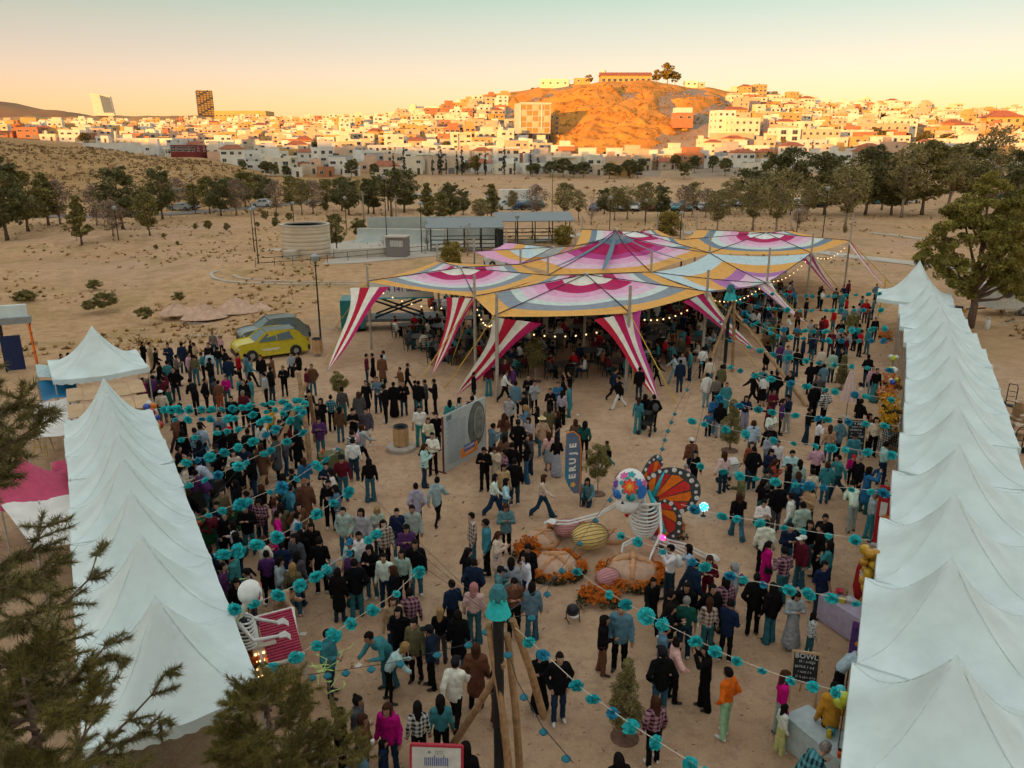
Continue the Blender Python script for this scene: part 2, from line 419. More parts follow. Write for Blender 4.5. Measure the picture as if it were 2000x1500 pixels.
# pebbles, clods and straw bits on the trodden ground near the camera
r_ = np.random.RandomState(15); n = 9000
gx = np.concatenate([r_.uniform(-14, 16, n // 2), r_.uniform(-26, 32, n // 2)]); gy = np.concatenate([r_.uniform(11, 34, n // 2), r_.uniform(20, 62, n // 2)])
sz = r_.uniform(.008, .028, n)[:, None] * (1 + (r_.rand(n, 1) < .04) * 1.5); c = np.stack([gx, gy, np.full(n, .0)], -1); a = r_.uniform(0, 6.28, n)
t1 = np.stack([np.cos(a), np.sin(a), np.zeros(n)], -1); t2 = np.stack([-np.sin(a), np.cos(a), np.zeros(n)], -1); el = r_.uniform(.8, 3.2, (n, 1))
v = np.stack([c - t1 * sz * el, c + t2 * sz * .8, c + t1 * sz * el, c - t2 * sz * .8, c + np.array([0, 0, 1]) * sz * .9], 1).reshape(-1, 3); b0 = np.arange(n)[:, None] * 5
f = np.concatenate([b0 + np.array([[i, (i + 1) % 4, 4]]) for i in range(4)])
tag(ob('gravel', mesh('gravel', v, f, mat('pebble', (0.30, 0.18, 0.11), .95, island=.6))), 'small stones, clods and straw bits scattered on the trodden soil', 'gravel', kind='stuff')

# dry grass tufts over the open field
n = 9000; r_ = np.random.RandomState(16); gy = 46 + 170 * r_.uniform(0, 1, n) ** 1.4; gx = gy * r_.uniform(-.72, .72, n)
keepm = (fbm(gx / 11, gy / 11) > -.02) & ~((gx > -16) & (gx < .5 * gy + 8) & (gy < 84)); gx, gy = gx[keepm], gy[keepm]; n = len(gx); gzv = ground_z(gx, gy); V = []
c = np.stack([gx, gy, gzv], -1); s_ = r_.uniform(.10, .34, (n, 1)); vv = []
for k in range(5):
    a = r_.uniform(0, 6.28, n); d = np.stack([np.cos(a), np.sin(a), np.zeros(n)], -1); sd = np.stack([-np.sin(a), np.cos(a), np.zeros(n)], -1); b0 = c + d * s_ * .3
    vv.append(np.stack([b0 - sd * s_ * .5, b0 + sd * s_ * .5, b0 + d * s_ * .7 + np.array([0, 0, 1]) * s_ * r_.uniform(.4, 1.0, (n, 1))], 1))
v = np.concatenate(vv).reshape(-1, 3)
tag(ob('grass', mesh('grass', v, np.arange(len(v)).reshape(-1, 3), mat('dry_grass', (0.40, 0.255, 0.10), .95, island=.45))), 'dry straw-coloured grass tufts over the open field', 'grass', kind='stuff')
# ================================================================ the town
M_glass = mat('window_glass', (0.05, 0.06, 0.07), .12, spec=.6, var=.3)
M_frame = mat('window_frame', (0.5, 0.47, 0.42), .6)
M_door = mat('door_wood', (0.10, 0.07, 0.05), .7)
M_garage = mat('garage_metal', (0.22, 0.22, 0.22), .5)
M_roofing = mat('roof_sealant', (0.50, 0.43, 0.36), .9, var=.25, scale=.6)
M_redroof = mat('red_roof', (0.36, 0.12, 0.06), .85, var=.25, scale=1.0)
M_tank = mat('tank_plastic', (0.06, 0.06, 0.06), .5)
WALLC = {'white': (0.74, 0.70, 0.62), 'cream': (0.74, 0.66, 0.52), 'beige': (0.60, 0.47, 0.34), 'peach': (0.68, 0.44, 0.30), 'ochre': (0.58, 0.36, 0.14), 'terracotta': (0.42, 0.19, 0.10), 'grey': (0.44, 0.42, 0.40), 'pale grey': (0.62, 0.61, 0.58)}
WM = {k: mat('plaster_' + k.replace(' ', '_'), c, .9, var=.10, scale=.4) for k, c in WALLC.items()}
def win_mesh(w, h, key={}):
    k = (round(w, 1), round(h, 1))
    if k not in key:
        b = MB(); w, h = k
        b.box((0, -.02, 0), (w, .04, h), m=0)
        for sx in (-1, 1): b.box((sx * w / 2, -.05, 0), (.10, .12, h + .1), m=1)
        for sz in (-1, 1): b.box((0, -.05, sz * h / 2), (w - .10, .12, .10), m=1)
        b.box((0, -.045, 0), (.06, .05, h - .1), m=1)
        key[k] = b.data('window', [M_glass, M_frame])
    return key[k]
def door_mesh(w, h, garage, key={}):
    k = (round(w, 1), round(h, 1), garage)
    if k not in key:
        b = MB(); w, h, _ = k
        b.box((0, -.03, h / 2), (w, .06, h), m=0)
        if garage:
            for i in range(4): b.box((0, -.075, h * (i + .5) / 4), (w * .94, .03, h / 4 - .12), m=0)
        key[k] = b.data('door', [M_garage if garage else M_door])
    return key[k]
WALLCACHE = {}
def wall_mesh(w, d, h, wm, style):
    k = (w, d, h, wm.name, style)
    if k in WALLCACHE: return WALLCACHE[k]
    b = MB(); t = .22
    b.box((0, 0, h / 2 - 2.0), (w, d, h + 4.0))
    if style != 'tile':
        for s in (-1, 1):
            b.box((0, s * (d / 2 - t / 2), h + .25), (w, t, .5)); b.box((s * (w / 2 - t / 2), 0, h + .25), (t, d - 2 * t, .5))
    if style == 'setback':
        b.box((w * .12, d * .14, h + 1.5), (w * .62, d * .6, 3.0)); b.box((w * .12, d * .14, h + 3.15), (w * .66, d * .64, .3))
    if style == 'stair':
        b.box((-w * .3, d * .2, h + 1.2), (2.4, 2.6, 2.4))
    if style == 'slab':
        b.box((0, -d * .5 - .5, h - .1), (w + .6, 1.4, .3)); b.box((-w * .25, -d * .5 - .9, h / 2 - 1), (.4, .4, h + 2 - .5))
    WALLCACHE[k] = b.data('wall', [wm]); return WALLCACHE[k]
def flat_roof_mesh(w, d, key={}):
    k = (w, d)
    if k not in key: key[k] = MB().box((0, 0, 0), (w - .5, d - .5, .08)).data('roof', [M_roofing])
    return key[k]
def tile_roof_mesh(w, d, key={}):
    k = (w, d)
    if k not in key:
        b = MB(); ov = .4; x, y, r = w / 2 + ov, d / 2 + ov, min(w, d) * .22
        b.add([(-x, -y, 0), (x, -y, 0), (x, y, 0), (-x, y, 0), (-x * .45, 0, r), (x * .45, 0, r), (-x, -y, -.15), (x, -y, -.15), (x, y, -.15), (-x, y, -.15)],
              [(0, 1, 5, 4), (2, 3, 4, 5), (1, 2, 5), (3, 0, 4), (6, 7, 1, 0), (7, 8, 2, 1), (8, 9, 3, 2), (9, 6, 0, 3), (9, 8, 7, 6)])
        key[k] = b.data('roof', [M_redroof])
    return key[k]
def tank_mesh(key={}):
    if not key: key[0] = MB().lathe([(.55, 0), (.6, .1), (.6, 1.0), (.35, 1.25), (.2, 1.35)], 10).data('water_tank', [M_tank], True)
    return key[0]
def house(x, y, z, rz, w, d, st, colr, style, r, parts=True):
    h = {1: 3.4, 2: 6.4, 3: 9.4}[st]
    o = empty('house', (x, y, z), rz)
    ob('wall', wall_mesh(w, d, h, WM[colr], style), o)
    if style == 'tile': ob('roof', tile_roof_mesh(w, d), o, (0, 0, h + .16))
    else:
        ob('roof', flat_roof_mesh(w, d), o, (0, 0, h + .05))
    if style in ('plain', 'stair') and r.rand() < .55: ob('water_tank', tank_mesh(), o, (w * r.uniform(-.3, .3), d * r.uniform(.05, .3), h + .1))
    if parts:
        for fl in range(st):
            n = max(2, int(w // 3.2)); zc = fl * 3.0 + 1.75
            for i in range(n):
                xx = (i + .5) / n * w - w / 2
                if fl == 0 and i == n - 1:
                    ob('door', door_mesh(2.6 if w > 9 else 1.1, 2.3, w > 9), o, (xx, -d / 2 - .003, 0))
                elif r.rand() < .82:
                    ob('window', win_mesh(r.choice([1.2, 1.6, 2.2]), r.choice([1.1, 1.4])), o, (xx, -d / 2 - .003, zc))
        for s in (-1, 1):
            if r.rand() < .6:
                c = ob('window', win_mesh(1.2, 1.1), o, (s * (w / 2 + .003), r.uniform(-.2, .2) * d, (st - 1) * 3 + 1.75)); c.rotation_euler = (0, 0, s * math.pi / 2)
    return o
NOTABLE = []      # (u0,u1,Y0,Y1) ground kept free for the large buildings
def keep(x0, x1, Y, d): NOTABLE.append(((x0 - 1000) / FPX - .004, (x1 - 1000) / FPX + .004, Y - d, Y + d))
HS = []
def where_town(p):
    x, y = proj(p)
    if x < 430: return 'at far left' if y < 262 else 'behind the slope'
    if x < 780: return 'below the mall' if y < 285 else 'left of the cypresses'
    if x < 1090: return 'left of the hill' if y < 275 else 'behind the cypresses'
    if x < 1400: return 'at the hill foot' if y > 225 else 'on the hilltop'
    if x < 1700: return 'right of the hill' if y < 285 else 'above the field'
    return 'near the palms' if y < 270 else 'behind the pines'

# ---- large and odd buildings, each placed where it stands
def facade(o, w, d, h, nx, nz, ww, wh, z0=1.2, side=True):
    for k in range(nz):
        for i in range(nx):
            ob('window', win_mesh(ww, wh), o, ((i + .5) / nx * w - w / 2, -d / 2 - .003, z0 + (k + .5) * (h - z0) / nz))
    if side:
        for s in (-1, 1):
            for k in range(nz):
                for yy in (-.25, .25):
                    c = ob('window', win_mesh(1.2, 1.2), o, (s * (w / 2 + .003), yy * d, z0 + (k + .5) * (h - z0) / nz)); c.rotation_euler = (0, 0, s * math.pi / 2)
def block(name, x0, x1, yt, yb, Y, dep, wm, label, cat, rz=0, nx=0, nz=0, ww=1.6, wh=1.4, parapet=True, seat=False):
    a = PD(x0, yb, Y); c = PD(x1, yb, Y); tp = PD(x0, yt, Y)
    if seat:
        dz = hill_z((a.x + c.x) / 2, Y) + .2 - a.z; a.z += dz; tp.z += dz
    w = (c.x - a.x); h = tp.z - a.z; w = round(w, 1); h = round(h, 1)
    o = empty(name, ((a.x + c.x) / 2, Y + dep / 2, a.z), rz)
    b = MB(); b.box((0, 0, h / 2 - 1.5), (w, dep, h + 3))
    if parapet:
        for s in (-1, 1): b.box((0, s * (dep / 2 - .15), h + .3), (w, .3, .6)); b.box((s * (w / 2 - .15), 0, h + .3), (.3, dep - .6, .6))
    b.build('wall', [wm], o); MB().box((0, 0, h + .04), (w - .6, dep - .6, .08)).build('roof', [M_roofing], o)
    if nx: facade(o, w, dep, h, nx, nz, ww, wh)
    tag(o, label, cat); keep(x0, x1, Y + dep / 2, dep); return o, w, h
# hotel block with gold glass at the hill's foot
hp = PD(1000, 268, 520); o = empty('hotel', (PD(1040, 268, 520).x, 528, hp.z - 1), R(14))
w, d, h = 20.0, 15.0, 18.5
MB().box((0, 0, h / 2 + 3.2), (w, d, h - .2)).build('wall', [mat('hotel_stone', (0.55, 0.50, 0.44), .8)], o)
M_gold = mat('gold_glass', (0.50, 0.33, 0.10), .25, metal=.3)
for i in range(5):
    for k in range(5):
        MB().box((0, 0, 0), (3.3, .12, 2.9)).build('glass_panel', [M_gold if (i + k) % 3 else mat('pale_glass', (0.62, 0.5, 0.3), .2)], o, (-w / 2 + 2.2 + i * 3.85, -d / 2 - .07, 5.2 + k * 3.45))
MB().box((0, -d / 2 - .25, h + 3.0), (w + .6, .5, .7)).box((-w / 2, -d / 2 - .25, h / 2 + 4), (.7, .5, h - 4)).box((w * .2, -d / 2 - .25, h / 2 + 4), (.7, .5, h - 4)).build('white_frame', [WM['white']], o)
for k in range(5):
    for yy in (-.3, 0, .3):
        c = ob('window', win_mesh(1.2, 1.2), o, (w / 2 + .003, yy * d, 5.5 + k * 3.3)); c.rotation_euler = (0, 0, math.pi / 2)
for sx in (-.4, -.1, .2, .42): MB().box((0, 0, 0), (.9, .9, 4.2)).build('pillar', [mat('dark_concrete', (0.14, 0.12, 0.11), .9)], o, (sx * w, -d * .35, 1.2))
tag(o, 'six-storey hotel block with gold glass front below the rocky hill', 'building'); keep(995, 1095, 528, 16)
block('stair_tower', 1083, 1092, 226, 268, 533, 8, mat('ochre_stair', (0.45, 0.27, 0.10), .9), 'thin ochre stair tower right beside the gold glass hotel', 'tower', 0, 1, 4)
# hilltop hall
o, w, h = block('hilltop_hall', 1173, 1272, 160, 173, 684, 14, WM['ochre'], 'long arcaded hall with red roof on the hilltop', 'building', 0, 0, 0, parapet=False, seat=True)
for i in range(9): ob('arch', win_mesh(2.6, 2.4), o, ((i + .5) / 9 * w - w / 2, -7.003, 1.8))
rf = MB(); rf.add([(-w / 2 - .6, -8, h), (w / 2 + .6, -8, h), (w / 2 + .6, 0, h + 3), (-w / 2 - .6, 0, h + 3), (w / 2 + .6, 8, h), (-w / 2 - .6, 8, h)], [(0, 1, 2, 3), (3, 2, 4, 5), (1, 4, 2), (0, 3, 5)]); rf.build('tile_roof', [M_redroof], o, (0, 0, .1))
MB().lathe([(2.0, 0), (2.0, 5), (1.2, 5.6), (0, 6)], 12).build('water_tank', [WM['cream']], o, (-w / 2 + 3, 3, h), smooth=True)
block('hill_house', 1055, 1112, 162, 178, 684, 12, WM['cream'], 'pale house with stepped roof on the left crest of the rocky hill', 'house', R(-6), 4, 1, seat=True)
block('hill_house', 1122, 1152, 161, 172, 686, 9, WM['ochre'], 'small ochre house left of the hilltop hall', 'house', 0, 2, 1, seat=True)
block('hill_house', 1338, 1362, 166, 178, 692, 9, WM['white'], 'small white house on the right crest of the rocky hill', 'house', 0, 2, 1, seat=True)
block('hill_house', 1364, 1376, 170, 180, 690, 8, WM['beige'], 'little beige hut at the right end of the hill crest', 'house', 0, 1, 1, seat=True)
# cantilevered house on the hill flank
o, w, h = block('cliff_house', 1318, 1352, 222, 240, 520, 10, WM['terracotta'], 'boxy house on stilts jutting from the hill flank', 'house', R(10), 2, 1, 2.2)
MB().box((0, 0, h + 2.2), (w * .9, 8, 3)).build('upper_floor', [WM['white']], o); MB().box((2, 0, -4), (3, 3, 8)).build('pillar', [WM['ochre']], o)
block('white_villa', 1395, 1432, 217, 258, 500, 12, WM['white'], 'tall white villa with stacked terraces right of the hill', 'house', R(12), 3, 3)
block('white_villa', 1425, 1480, 232, 280, 490, 12, WM['cream'], 'cream stepped villa in front of the tall white villa', 'house', R(12), 4, 3)
block('white_villa', 1392, 1470, 262, 296, 470, 10, WM['peach'], 'long peach wall house under the white villas', 'house', R(12), 3, 1)
block('brown_villa', 1515, 1562, 222, 248, 560, 12, WM['ochre'], 'ochre and brown villa on the slope right of the hill', 'house', R(14), 3, 2)
block('white_villa', 1512, 1560, 252, 281, 455, 12, WM['white'], 'modern white villa with large dark windows above the retaining wall', 'house', R(10), 2, 2, 3.2, 2.2)
block('long_villa', 1560, 1640, 254, 272, 460, 11, WM['beige'], 'long beige house with red roof beside the modern white villa', 'house', R(6), 6, 1)
block('long_villa', 1690, 1775, 242, 262, 500, 12, WM['peach'], 'peach flat-fronted row house under the palms', 'house', R(8), 5, 1)
block('long_villa', 1735, 1790, 234, 258, 520, 12, WM['cream'], 'tall cream house rising behind the peach row house', 'house', R(8), 4, 2)
block('white_shed', 1300, 1385, 296, 322, 390, 12, WM['white'], 'large white flat-roofed house at the edge of the field', 'house', R(4), 4, 1)
block('white_shed', 1448, 1500, 286, 304, 420, 10, WM['white'], 'white house with garden trees right of the field edge', 'house', R(8), 3, 1)
block('garden_wall', 1290, 1350, 334, 347, 325, .5, WM['beige'], 'beige block wall at the bottom of the sloping street', 'wall', parapet=False)
block('garden_wall', 1448, 1530, 318, 330, 350, .5, WM['cream'], 'pale boundary wall above the bleached field', 'wall', parapet=False)
block('glow_house', 802, 858, 209, 224, 800, 14, WM['white'], 'bright white building glaring in the sun on the skyline', 'building', 0, 3, 1)
block('glow_house', 800, 812, 205, 222, 790, 8, WM['cream'], 'narrow tower house left of the glaring white building', 'building')
# left: school roofs and the red building
block('long_shed', 225, 345, 272, 284, 420, 22, WM['pale grey'], 'long low shed with pale flat roof behind the dry slope', 'shed', R(-6), 8, 1)
o, w, h = block('red_building', 335, 387, 286, 302, 360, 10, mat('red_paint', (0.20, 0.03, 0.03), .8), 'dark red building with white bands behind the dry slope', 'building', R(-8), 4, 2, 2.4, .9)
block('white_wall', 162, 275, 279, 287, 370, .6, WM['pale grey'], 'long pale boundary wall along the top of the dry slope', 'wall', parapet=False)
block('small_kiosk', 336, 369, 374, 383, 205, 4, mat('kiosk_wood', (0.36, 0.22, 0.13), .8), 'little kiosk with turquoise roof beside the park road', 'kiosk', 0, 2, 1, parapet=False)
MB().box((0, 0, 0), (5.4, 5.2, .25)).build('kiosk_roof', [mat('turquoise_tin', (0.10, 0.32, 0.30), .6)], bpy.data.objects['small_kiosk'], (0, 0, 1.6))
# distant mall and towers
o, w, h = block('mall', 420, 520, 217, 236, 1650, 60, WM['ochre'], 'long yellow mall building on the skyline beside the dark tower', 'building', 0, 12, 1, 4, 3)
block('mall_wing', 516, 720, 231, 240, 1600, 60, WM['ochre'], 'low yellow mall wing stretching right along the skyline', 'building', 0, 16, 1, 4, 2.5)
o = empty('parking_deck', PD(560, 246, 1500)); w = 235
for k in range(2): MB().box((0, 0, k * 6 + 5), (w, 40, 1.2)).build('deck', [WM['ochre']], o)
for i in range(26): MB().box((-w / 2 + i * w / 25, -18, 5.5), (1.2, 1.2, 11)).build('pillar', [WM['ochre']], o)
tag(o, 'long open parking deck on pillars in front of the mall', 'car park')
tp = PD(403, 226, 2100); o = empty('tower', tp, R(25)); hh = PD(403, 178, 2100).z - tp.z
MB().box((0, 0, hh / 2 - 4), (38, 30, hh + 8)).build('wall', [mat('dark_tower', (0.10, 0.08, 0.07), .5)], o)
for k in range(14):
    for i in range(5): MB().box((0, 0, 0), (5.6, .6, 2.6)).build('window', [M_gold if (i * 7 + k * 3) % 5 else M_glass], o, (-15 + i * 7.5, -15.2, 3 + k * 4.3))
    MB().box((0, 0, 0), (.6, 24, 1.4)).build('balcony', [WM['grey']], o, (19.3, 0, 3 + k * 4.3))
tag(o, 'dark high-rise tower with gold lit windows on the skyline', 'tower')
tp = PD(206, 222, 2300); o = empty('tower', tp, R(20)); hh = PD(200, 182, 2300).z - tp.z
b = MB(); b.add([(-26, -16, -6), (24, -16, -6), (24, 16, -6), (-26, 16, -6), (-31, -16, hh), (19, -16, hh - 8), (19, 16, hh - 8), (-31, 16, hh)], [(3, 2, 1, 0), (4, 5, 6, 7), (0, 1, 5, 4), (1, 2, 6, 5), (2, 3, 7, 6), (3, 0, 4, 7)])
b.build('wall', [WM['white']], o)
b = MB(); b.add([(-2, -16.5, 2), (22, -16.5, 2), (18, -16.5, hh - 12), (-7, -16.5, hh - 6)], [(0, 1, 2, 3)]); b.add([(24.4, -14, 0), (24.4, 14, 0), (20, 14, hh - 10), (20, -14, hh - 10)], [(0, 1, 2, 3)]); b.build('glass_front', [mat('blue_glass', (0.16, 0.22, 0.28), .2)], o)
tag(o, 'white slanted tower with blue glass side on the left skyline', 'tower')
o = empty('hillcrest_villa', PD(1955, 240, 640), R(-8)); b = MB(); b.box((0, 0, 1), (26, 12, 6)); b.build('wall', [WM['ochre']], o)
MB().add([(-15, -8, 4), (15, -8, 4), (15, 8, 4), (-15, 8, 4), (-4, 0, 9), (4, 0, 9)], [(0, 1, 5, 4), (1, 2, 5), (2, 3, 4, 5), (3, 0, 4)]).build('tile_roof', [M_redroof], o, (0, 0, .05))
for i in range(4): ob('window', win_mesh(2.2, 2.4), o, (-9 + i * 6, -6.003, 1.5))
tag(o, 'wide house with a big hipped roof at the right skyline', 'house'); keep(1920, 1990, 645, 14)

# ---- the mass of houses on the slopes
def town_points():
    r = np.random.RandomState(21); pts = []
    a = R(14); ca, sa = math.cos(a), math.sin(a)
    for i in range(-60, 70):
        for j in range(12, 95):
            gx = i * 12.5 + r.uniform(-1.2, 1.2) + (1.5 if j % 2 else 0); gy = j * 11.0 + (j // 2) * 3.5 + r.uniform(-1, 1)
            x = gx * ca + gy * sa * .25; y = gy
            if y < 318 or y > 1150: continue
            u = x / y; px = 1000 + u * FPX
            if abs(u) > .70: continue
            if px < 430 and (y < (480 if px < 250 else 400) or r.rand() < .45): continue
            if 430 <= px < 545 and y < 350: continue
            if 1080 < px < 1345 and y > 445: continue
            if 985 < px < 1405 and y > 575: continue
            if 1345 <= px < 1405 and y > 520: continue
            if 1240 < px < 1500 and y < 375: continue
            if 1500 <= px and y < 345: continue
            if 1100 < px < 1400 and y > 395 and r.rand() < .5: continue
            if 1400 <= px < 1480 and y > 500 and r.rand() < .3: continue
            if any(n[0] < u < n[1] and n[2] < y < n[3] for n in NOTABLE): continue
            if r.rand() < .10: continue
            pts.append((x, y, a + r.uniform(-.05, .05)))
    return pts
tpts = town_points()
tz = ground_z(np.array([p[0] for p in tpts]), np.array([p[1] for p in tpts]))
r = np.random.RandomState(5)
# keep only houses that show: sort near to far and test a coarse sky-line buffer
order = sorted(range(len(tpts)), key=lambda i: tpts[i][1])
hor = np.full(400, 2000.0); vis = []
for i in order:
    x, y, a = tpts[i]; st = 1 if r.rand() < (.62 if y < 380 else .40) else 2
    if r.rand() < .05: st = 3
    h = {1: 3.9, 2: 6.9, 3: 9.9}[st]
    cx, cy = proj((x, y, tz[i] + h)); hw = 5.5 / y * FPX
    k0 = int(max(0, (cx - hw) / 5)); k1 = int(min(399, (cx + hw) / 5))
    if k1 <= k0: k1 = min(399, k0 + 1)
    seg = hor[k0:k1 + 1]
    show = np.mean(np.maximum(0, seg - cy))
    if show > 1.2: vis.append((i, st, show * hw))
    hor[k0:k1 + 1] = np.minimum(seg, cy + 1)
sunlit_cols = ['cream'] * 30 + ['peach'] * 22 + ['ochre'] * 18 + ['beige'] * 12 + ['white'] * 14 + ['terracotta'] * 8  # upper-slope walls: the orange sunlight is put into these warmer wall colours
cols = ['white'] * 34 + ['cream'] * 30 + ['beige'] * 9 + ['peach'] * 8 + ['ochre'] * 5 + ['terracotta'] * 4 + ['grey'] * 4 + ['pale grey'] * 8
vis.sort(key=lambda t: -t[2])
big = vis[:278]; rest = vis[278:]
items = []
for i, st, s in big:
    x, y, a = tpts[i]; pl_ = sunlit_cols if tz[i] > 9 else cols; c = pl_[r.randint(len(pl_))]
    style = ['plain', 'plain', 'stair', 'setback', 'slab', 'tile'][r.choice(6, p=[.3, .2, .15, .13, .1, .12])]
    w = [7.0, 8.5, 10.0, 11.5][r.randint(4)]; d = [7.5, 9.0][r.randint(2)]
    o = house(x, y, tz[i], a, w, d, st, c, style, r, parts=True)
    nm = {1: 'one', 2: 'two', 3: 'three'}[st] + '-storey'
    tail = {'plain': 'flat-roofed house', 'stair': 'house with roof stair box', 'setback': 'house with upper room', 'slab': 'house with porch slab', 'tile': 'house with red hipped roof'}[style]
    items.append((o, '%s %s %s' % (c, nm, tail), where_town((x, y, tz[i]))))
unique_labels(items, 'house', 'houses on the slopes of the town', 'house')
b = MB(); mk = list(WM)
for i, st, s in rest:
    x, y, a = tpts[i]; h = {1: 3.4, 2: 6.4, 3: 9.4}[st]; pl_ = sunlit_cols if tz[i] > 9 else cols; c = mk.index(pl_[r.randint(len(pl_))])
    w = r.uniform(7, 12); d = r.uniform(7, 9.5); z = tz[i]
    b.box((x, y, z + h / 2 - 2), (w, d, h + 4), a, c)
    if r.rand() < .5: b.box((x + 1.2, y + 1, z + h + 1.1), (w * .5, d * .5, 2.2), a, c)
    for k in range(st):
        for q in (-.28, .22):
            p = Matrix.Rotation(a, 3, 'Z') @ Vector((q * w, -d / 2 - .04, 0)); b.box((x + p.x, y + p.y, z + 1.7 + 3 * k), (1.5, .1, 1.3), a, len(mk))
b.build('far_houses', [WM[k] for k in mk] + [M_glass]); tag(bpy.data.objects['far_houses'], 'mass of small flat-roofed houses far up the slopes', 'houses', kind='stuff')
print('town houses', len(vis), len(tpts))
# ================================================================ trees
M_bark = mat('pine_bark', (0.16, 0.105, 0.075), .95, var=.3, scale=9, bump=.5)
M_paleb = mat('pale_bark', (0.30, 0.23, 0.17), .95, var=.25, scale=9)
LEAF = {'pine': mat('pine_leaf', (0.25, 0.21, 0.07), .75, var=.25, scale=.5, island=.55, trans=.40),
        'dark': mat('dark_leaf', (0.165, 0.155, 0.062), .75, var=.25, scale=.5, island=.55, trans=.38),
        'olive': mat('olive_leaf', (0.30, 0.25, 0.105), .8, var=.25, scale=.5, island=.5, trans=.40),
        'grey': mat('grey_leaf', (0.32, 0.23, 0.165), .85, var=.25, scale=.5, island=.45, trans=.40),
        'gold': mat('gold_leaf', (0.30, 0.225, 0.05), .75, var=.3, scale=.5, island=.5, trans=.42),
        'cypress': mat('cypress_leaf', (0.050, 0.056, 0.028), .8, var=.2, scale=.8, island=.5, trans=.15)}
def leaves(r, centers, radii, per, size, flat=.8):
    "leaf-sized quads through the volume of many clumps"
    n = len(centers) * per
    c = np.repeat(centers, per, 0); rad = np.repeat(radii, per)[:, None]
    d = r.normal(size=(n, 3)); d /= np.linalg.norm(d, axis=1)[:, None]
    p = c + d * rad * (r.uniform(.15, 1, (n, 1)) ** .45) * np.array([1, 1, flat])
    nrm = d + r.normal(size=(n, 3)) * .7; nrm /= np.linalg.norm(nrm, axis=1)[:, None]
    t = np.cross(nrm, r.normal(size=(n, 3))); t /= np.linalg.norm(t, axis=1)[:, None] + 1e-9
    b = np.cross(nrm, t); s = size * r.uniform(.55, 1.35, (n, 1))
    v = np.stack([p - t * s - b * s * .45, p + t * s * .2 - b * s * .62, p + t * s + b * s * .3, p - t * s * .3 + b * s * .55], 1).reshape(-1, 3)
    return v, np.arange(n * 4).reshape(n, 4)
def env(shape, z):
    if shape == 'round': return np.sqrt(np.clip(1 - (2 * z - 1) ** 2, 0, 1)) * (0.85 + .15 * (1 - z))
    if shape == 'cone': return np.clip(1.02 - z, 0, 1) ** .8 * np.clip(z * 7, 0, 1)
    if shape == 'column': return np.clip(z * 6, 0, 1) ** .6 * np.clip((1 - z) * 2.2, 0, 1) ** .7
    if shape == 'top': return np.sqrt(np.clip(1 - (1.6 * z - .75) ** 2, 0, 1)) * np.clip(z * 4, 0.1, 1)
TREES = {}
def tree_proto(key, shape, h, rad, base, nclump, per, size, leaf, bark, seed, lean=.04, sparse=0.0, forks=5, trunk_r=None):
    r = np.random.RandomState(seed)
    tr = trunk_r or h * .018
    b = MB(); pts = []; rr = []; n = 7
    wob = r.normal(size=(n + 1, 2)) * lean * h * .25
    top = base + (h - base) * .72
    for i in range(n + 1):
        t = i / n; pts.append((wob[i, 0] * t, wob[i, 1] * t, top * t)); rr.append(tr * (1.25 if i == 0 else 1) * (1 - .72 * t))
    b.tube(pts, rr, 7)
    cen = []; rads = []
    for i in range(nclump):
        z = r.uniform(0.02, .98); e = float(env(shape, np.array(z)))
        a = r.uniform(0, 2 * math.pi); q = r.uniform(.15, 1) ** .55 * (1 - sparse * r.rand())
        wav = .82 + .3 * math.sin(3 * a + seed) * math.sin(5 * z + seed * 2)
        cen.append((e * rad * q * wav * math.cos(a), e * rad * q * wav * math.sin(a), base + z * (h - base)))
        rads.append(rad * r.uniform(.20, .36) * (.55 + .45 * e))
    cen = np.array(cen); rads = np.array(rads)
    for i in range(min(forks * 4, nclump)):
        c = cen[i]; t = min(.95, max(.25, (c[2] - base * .2) / top * .75)); k = t * n; i0 = int(k)
        p0 = Vector(pts[i0]).lerp(Vector(pts[min(n, i0 + 1)]), k - i0)
        mid = p0.lerp(Vector(c), .5) + Vector((0, 0, -.03 * h * r.rand()))
        b.tube([p0, mid, Vector(c)], [tr * .42 * (1 - t * .5), tr * .25, tr * .1], 5, caps=False)
    trunk = b.data('trunk', [bark], True)
    v, f = leaves(r, cen, rads, per, size)
    crown = mesh('crown', v, f, leaf)
    TREES[key] = (trunk, crown, h)
tree_proto('pineA', 'round', 9.0, 2.7, 2.0, 70, 60, .17, LEAF['pine'], M_bark, 1)
tree_proto('pineB', 'round', 9.5, 3.1, 1.8, 80, 60, .18, LEAF['dark'], M_bark, 2)
tree_proto('pineC', 'cone', 8.0, 2.3, 1.4, 70, 56, .16, LEAF['pine'], M_bark, 3)
tree_proto('pineD', 'top', 10.5, 2.8, 4.0, 60, 60, .18, LEAF['dark'], M_bark, 4, forks=6)
tree_proto('oliveA', 'round', 9.0, 2.9, 2.6, 70, 40, .16, LEAF['olive'], M_paleb, 5, sparse=.2, forks=7)
tree_proto('oliveB', 'top', 10.0, 3.0, 2.6, 75, 38, .16, LEAF['olive'], M_paleb, 6, sparse=.2, forks=7)
tree_proto('greyA', 'round', 6.5, 2.6, 1.4, 70, 26, .12, LEAF['grey'], M_paleb, 7, sparse=.3, forks=8)
tree_proto('bush', 'round', 2.4, 1.5, .1, 40, 60, .12, LEAF['pine'], M_bark, 8)
tree_proto('bushy', 'round', 4.6, 3.0, .3, 60, 60, .16, LEAF['gold'], M_bark, 9)
tree_proto('cypress', 'column', 10.0, .75, .3, 50, 60, .16, LEAF['cypress'], M_bark, 10)
tree_proto('town', 'round', 5.5, 2.6, 1.4, 40, 40, .24, LEAF['dark'], M_bark, 11)
tree_proto('towngold', 'round', 5.5, 2.4, 1.4, 40, 40, .24, LEAF['gold'], M_bark, 12)
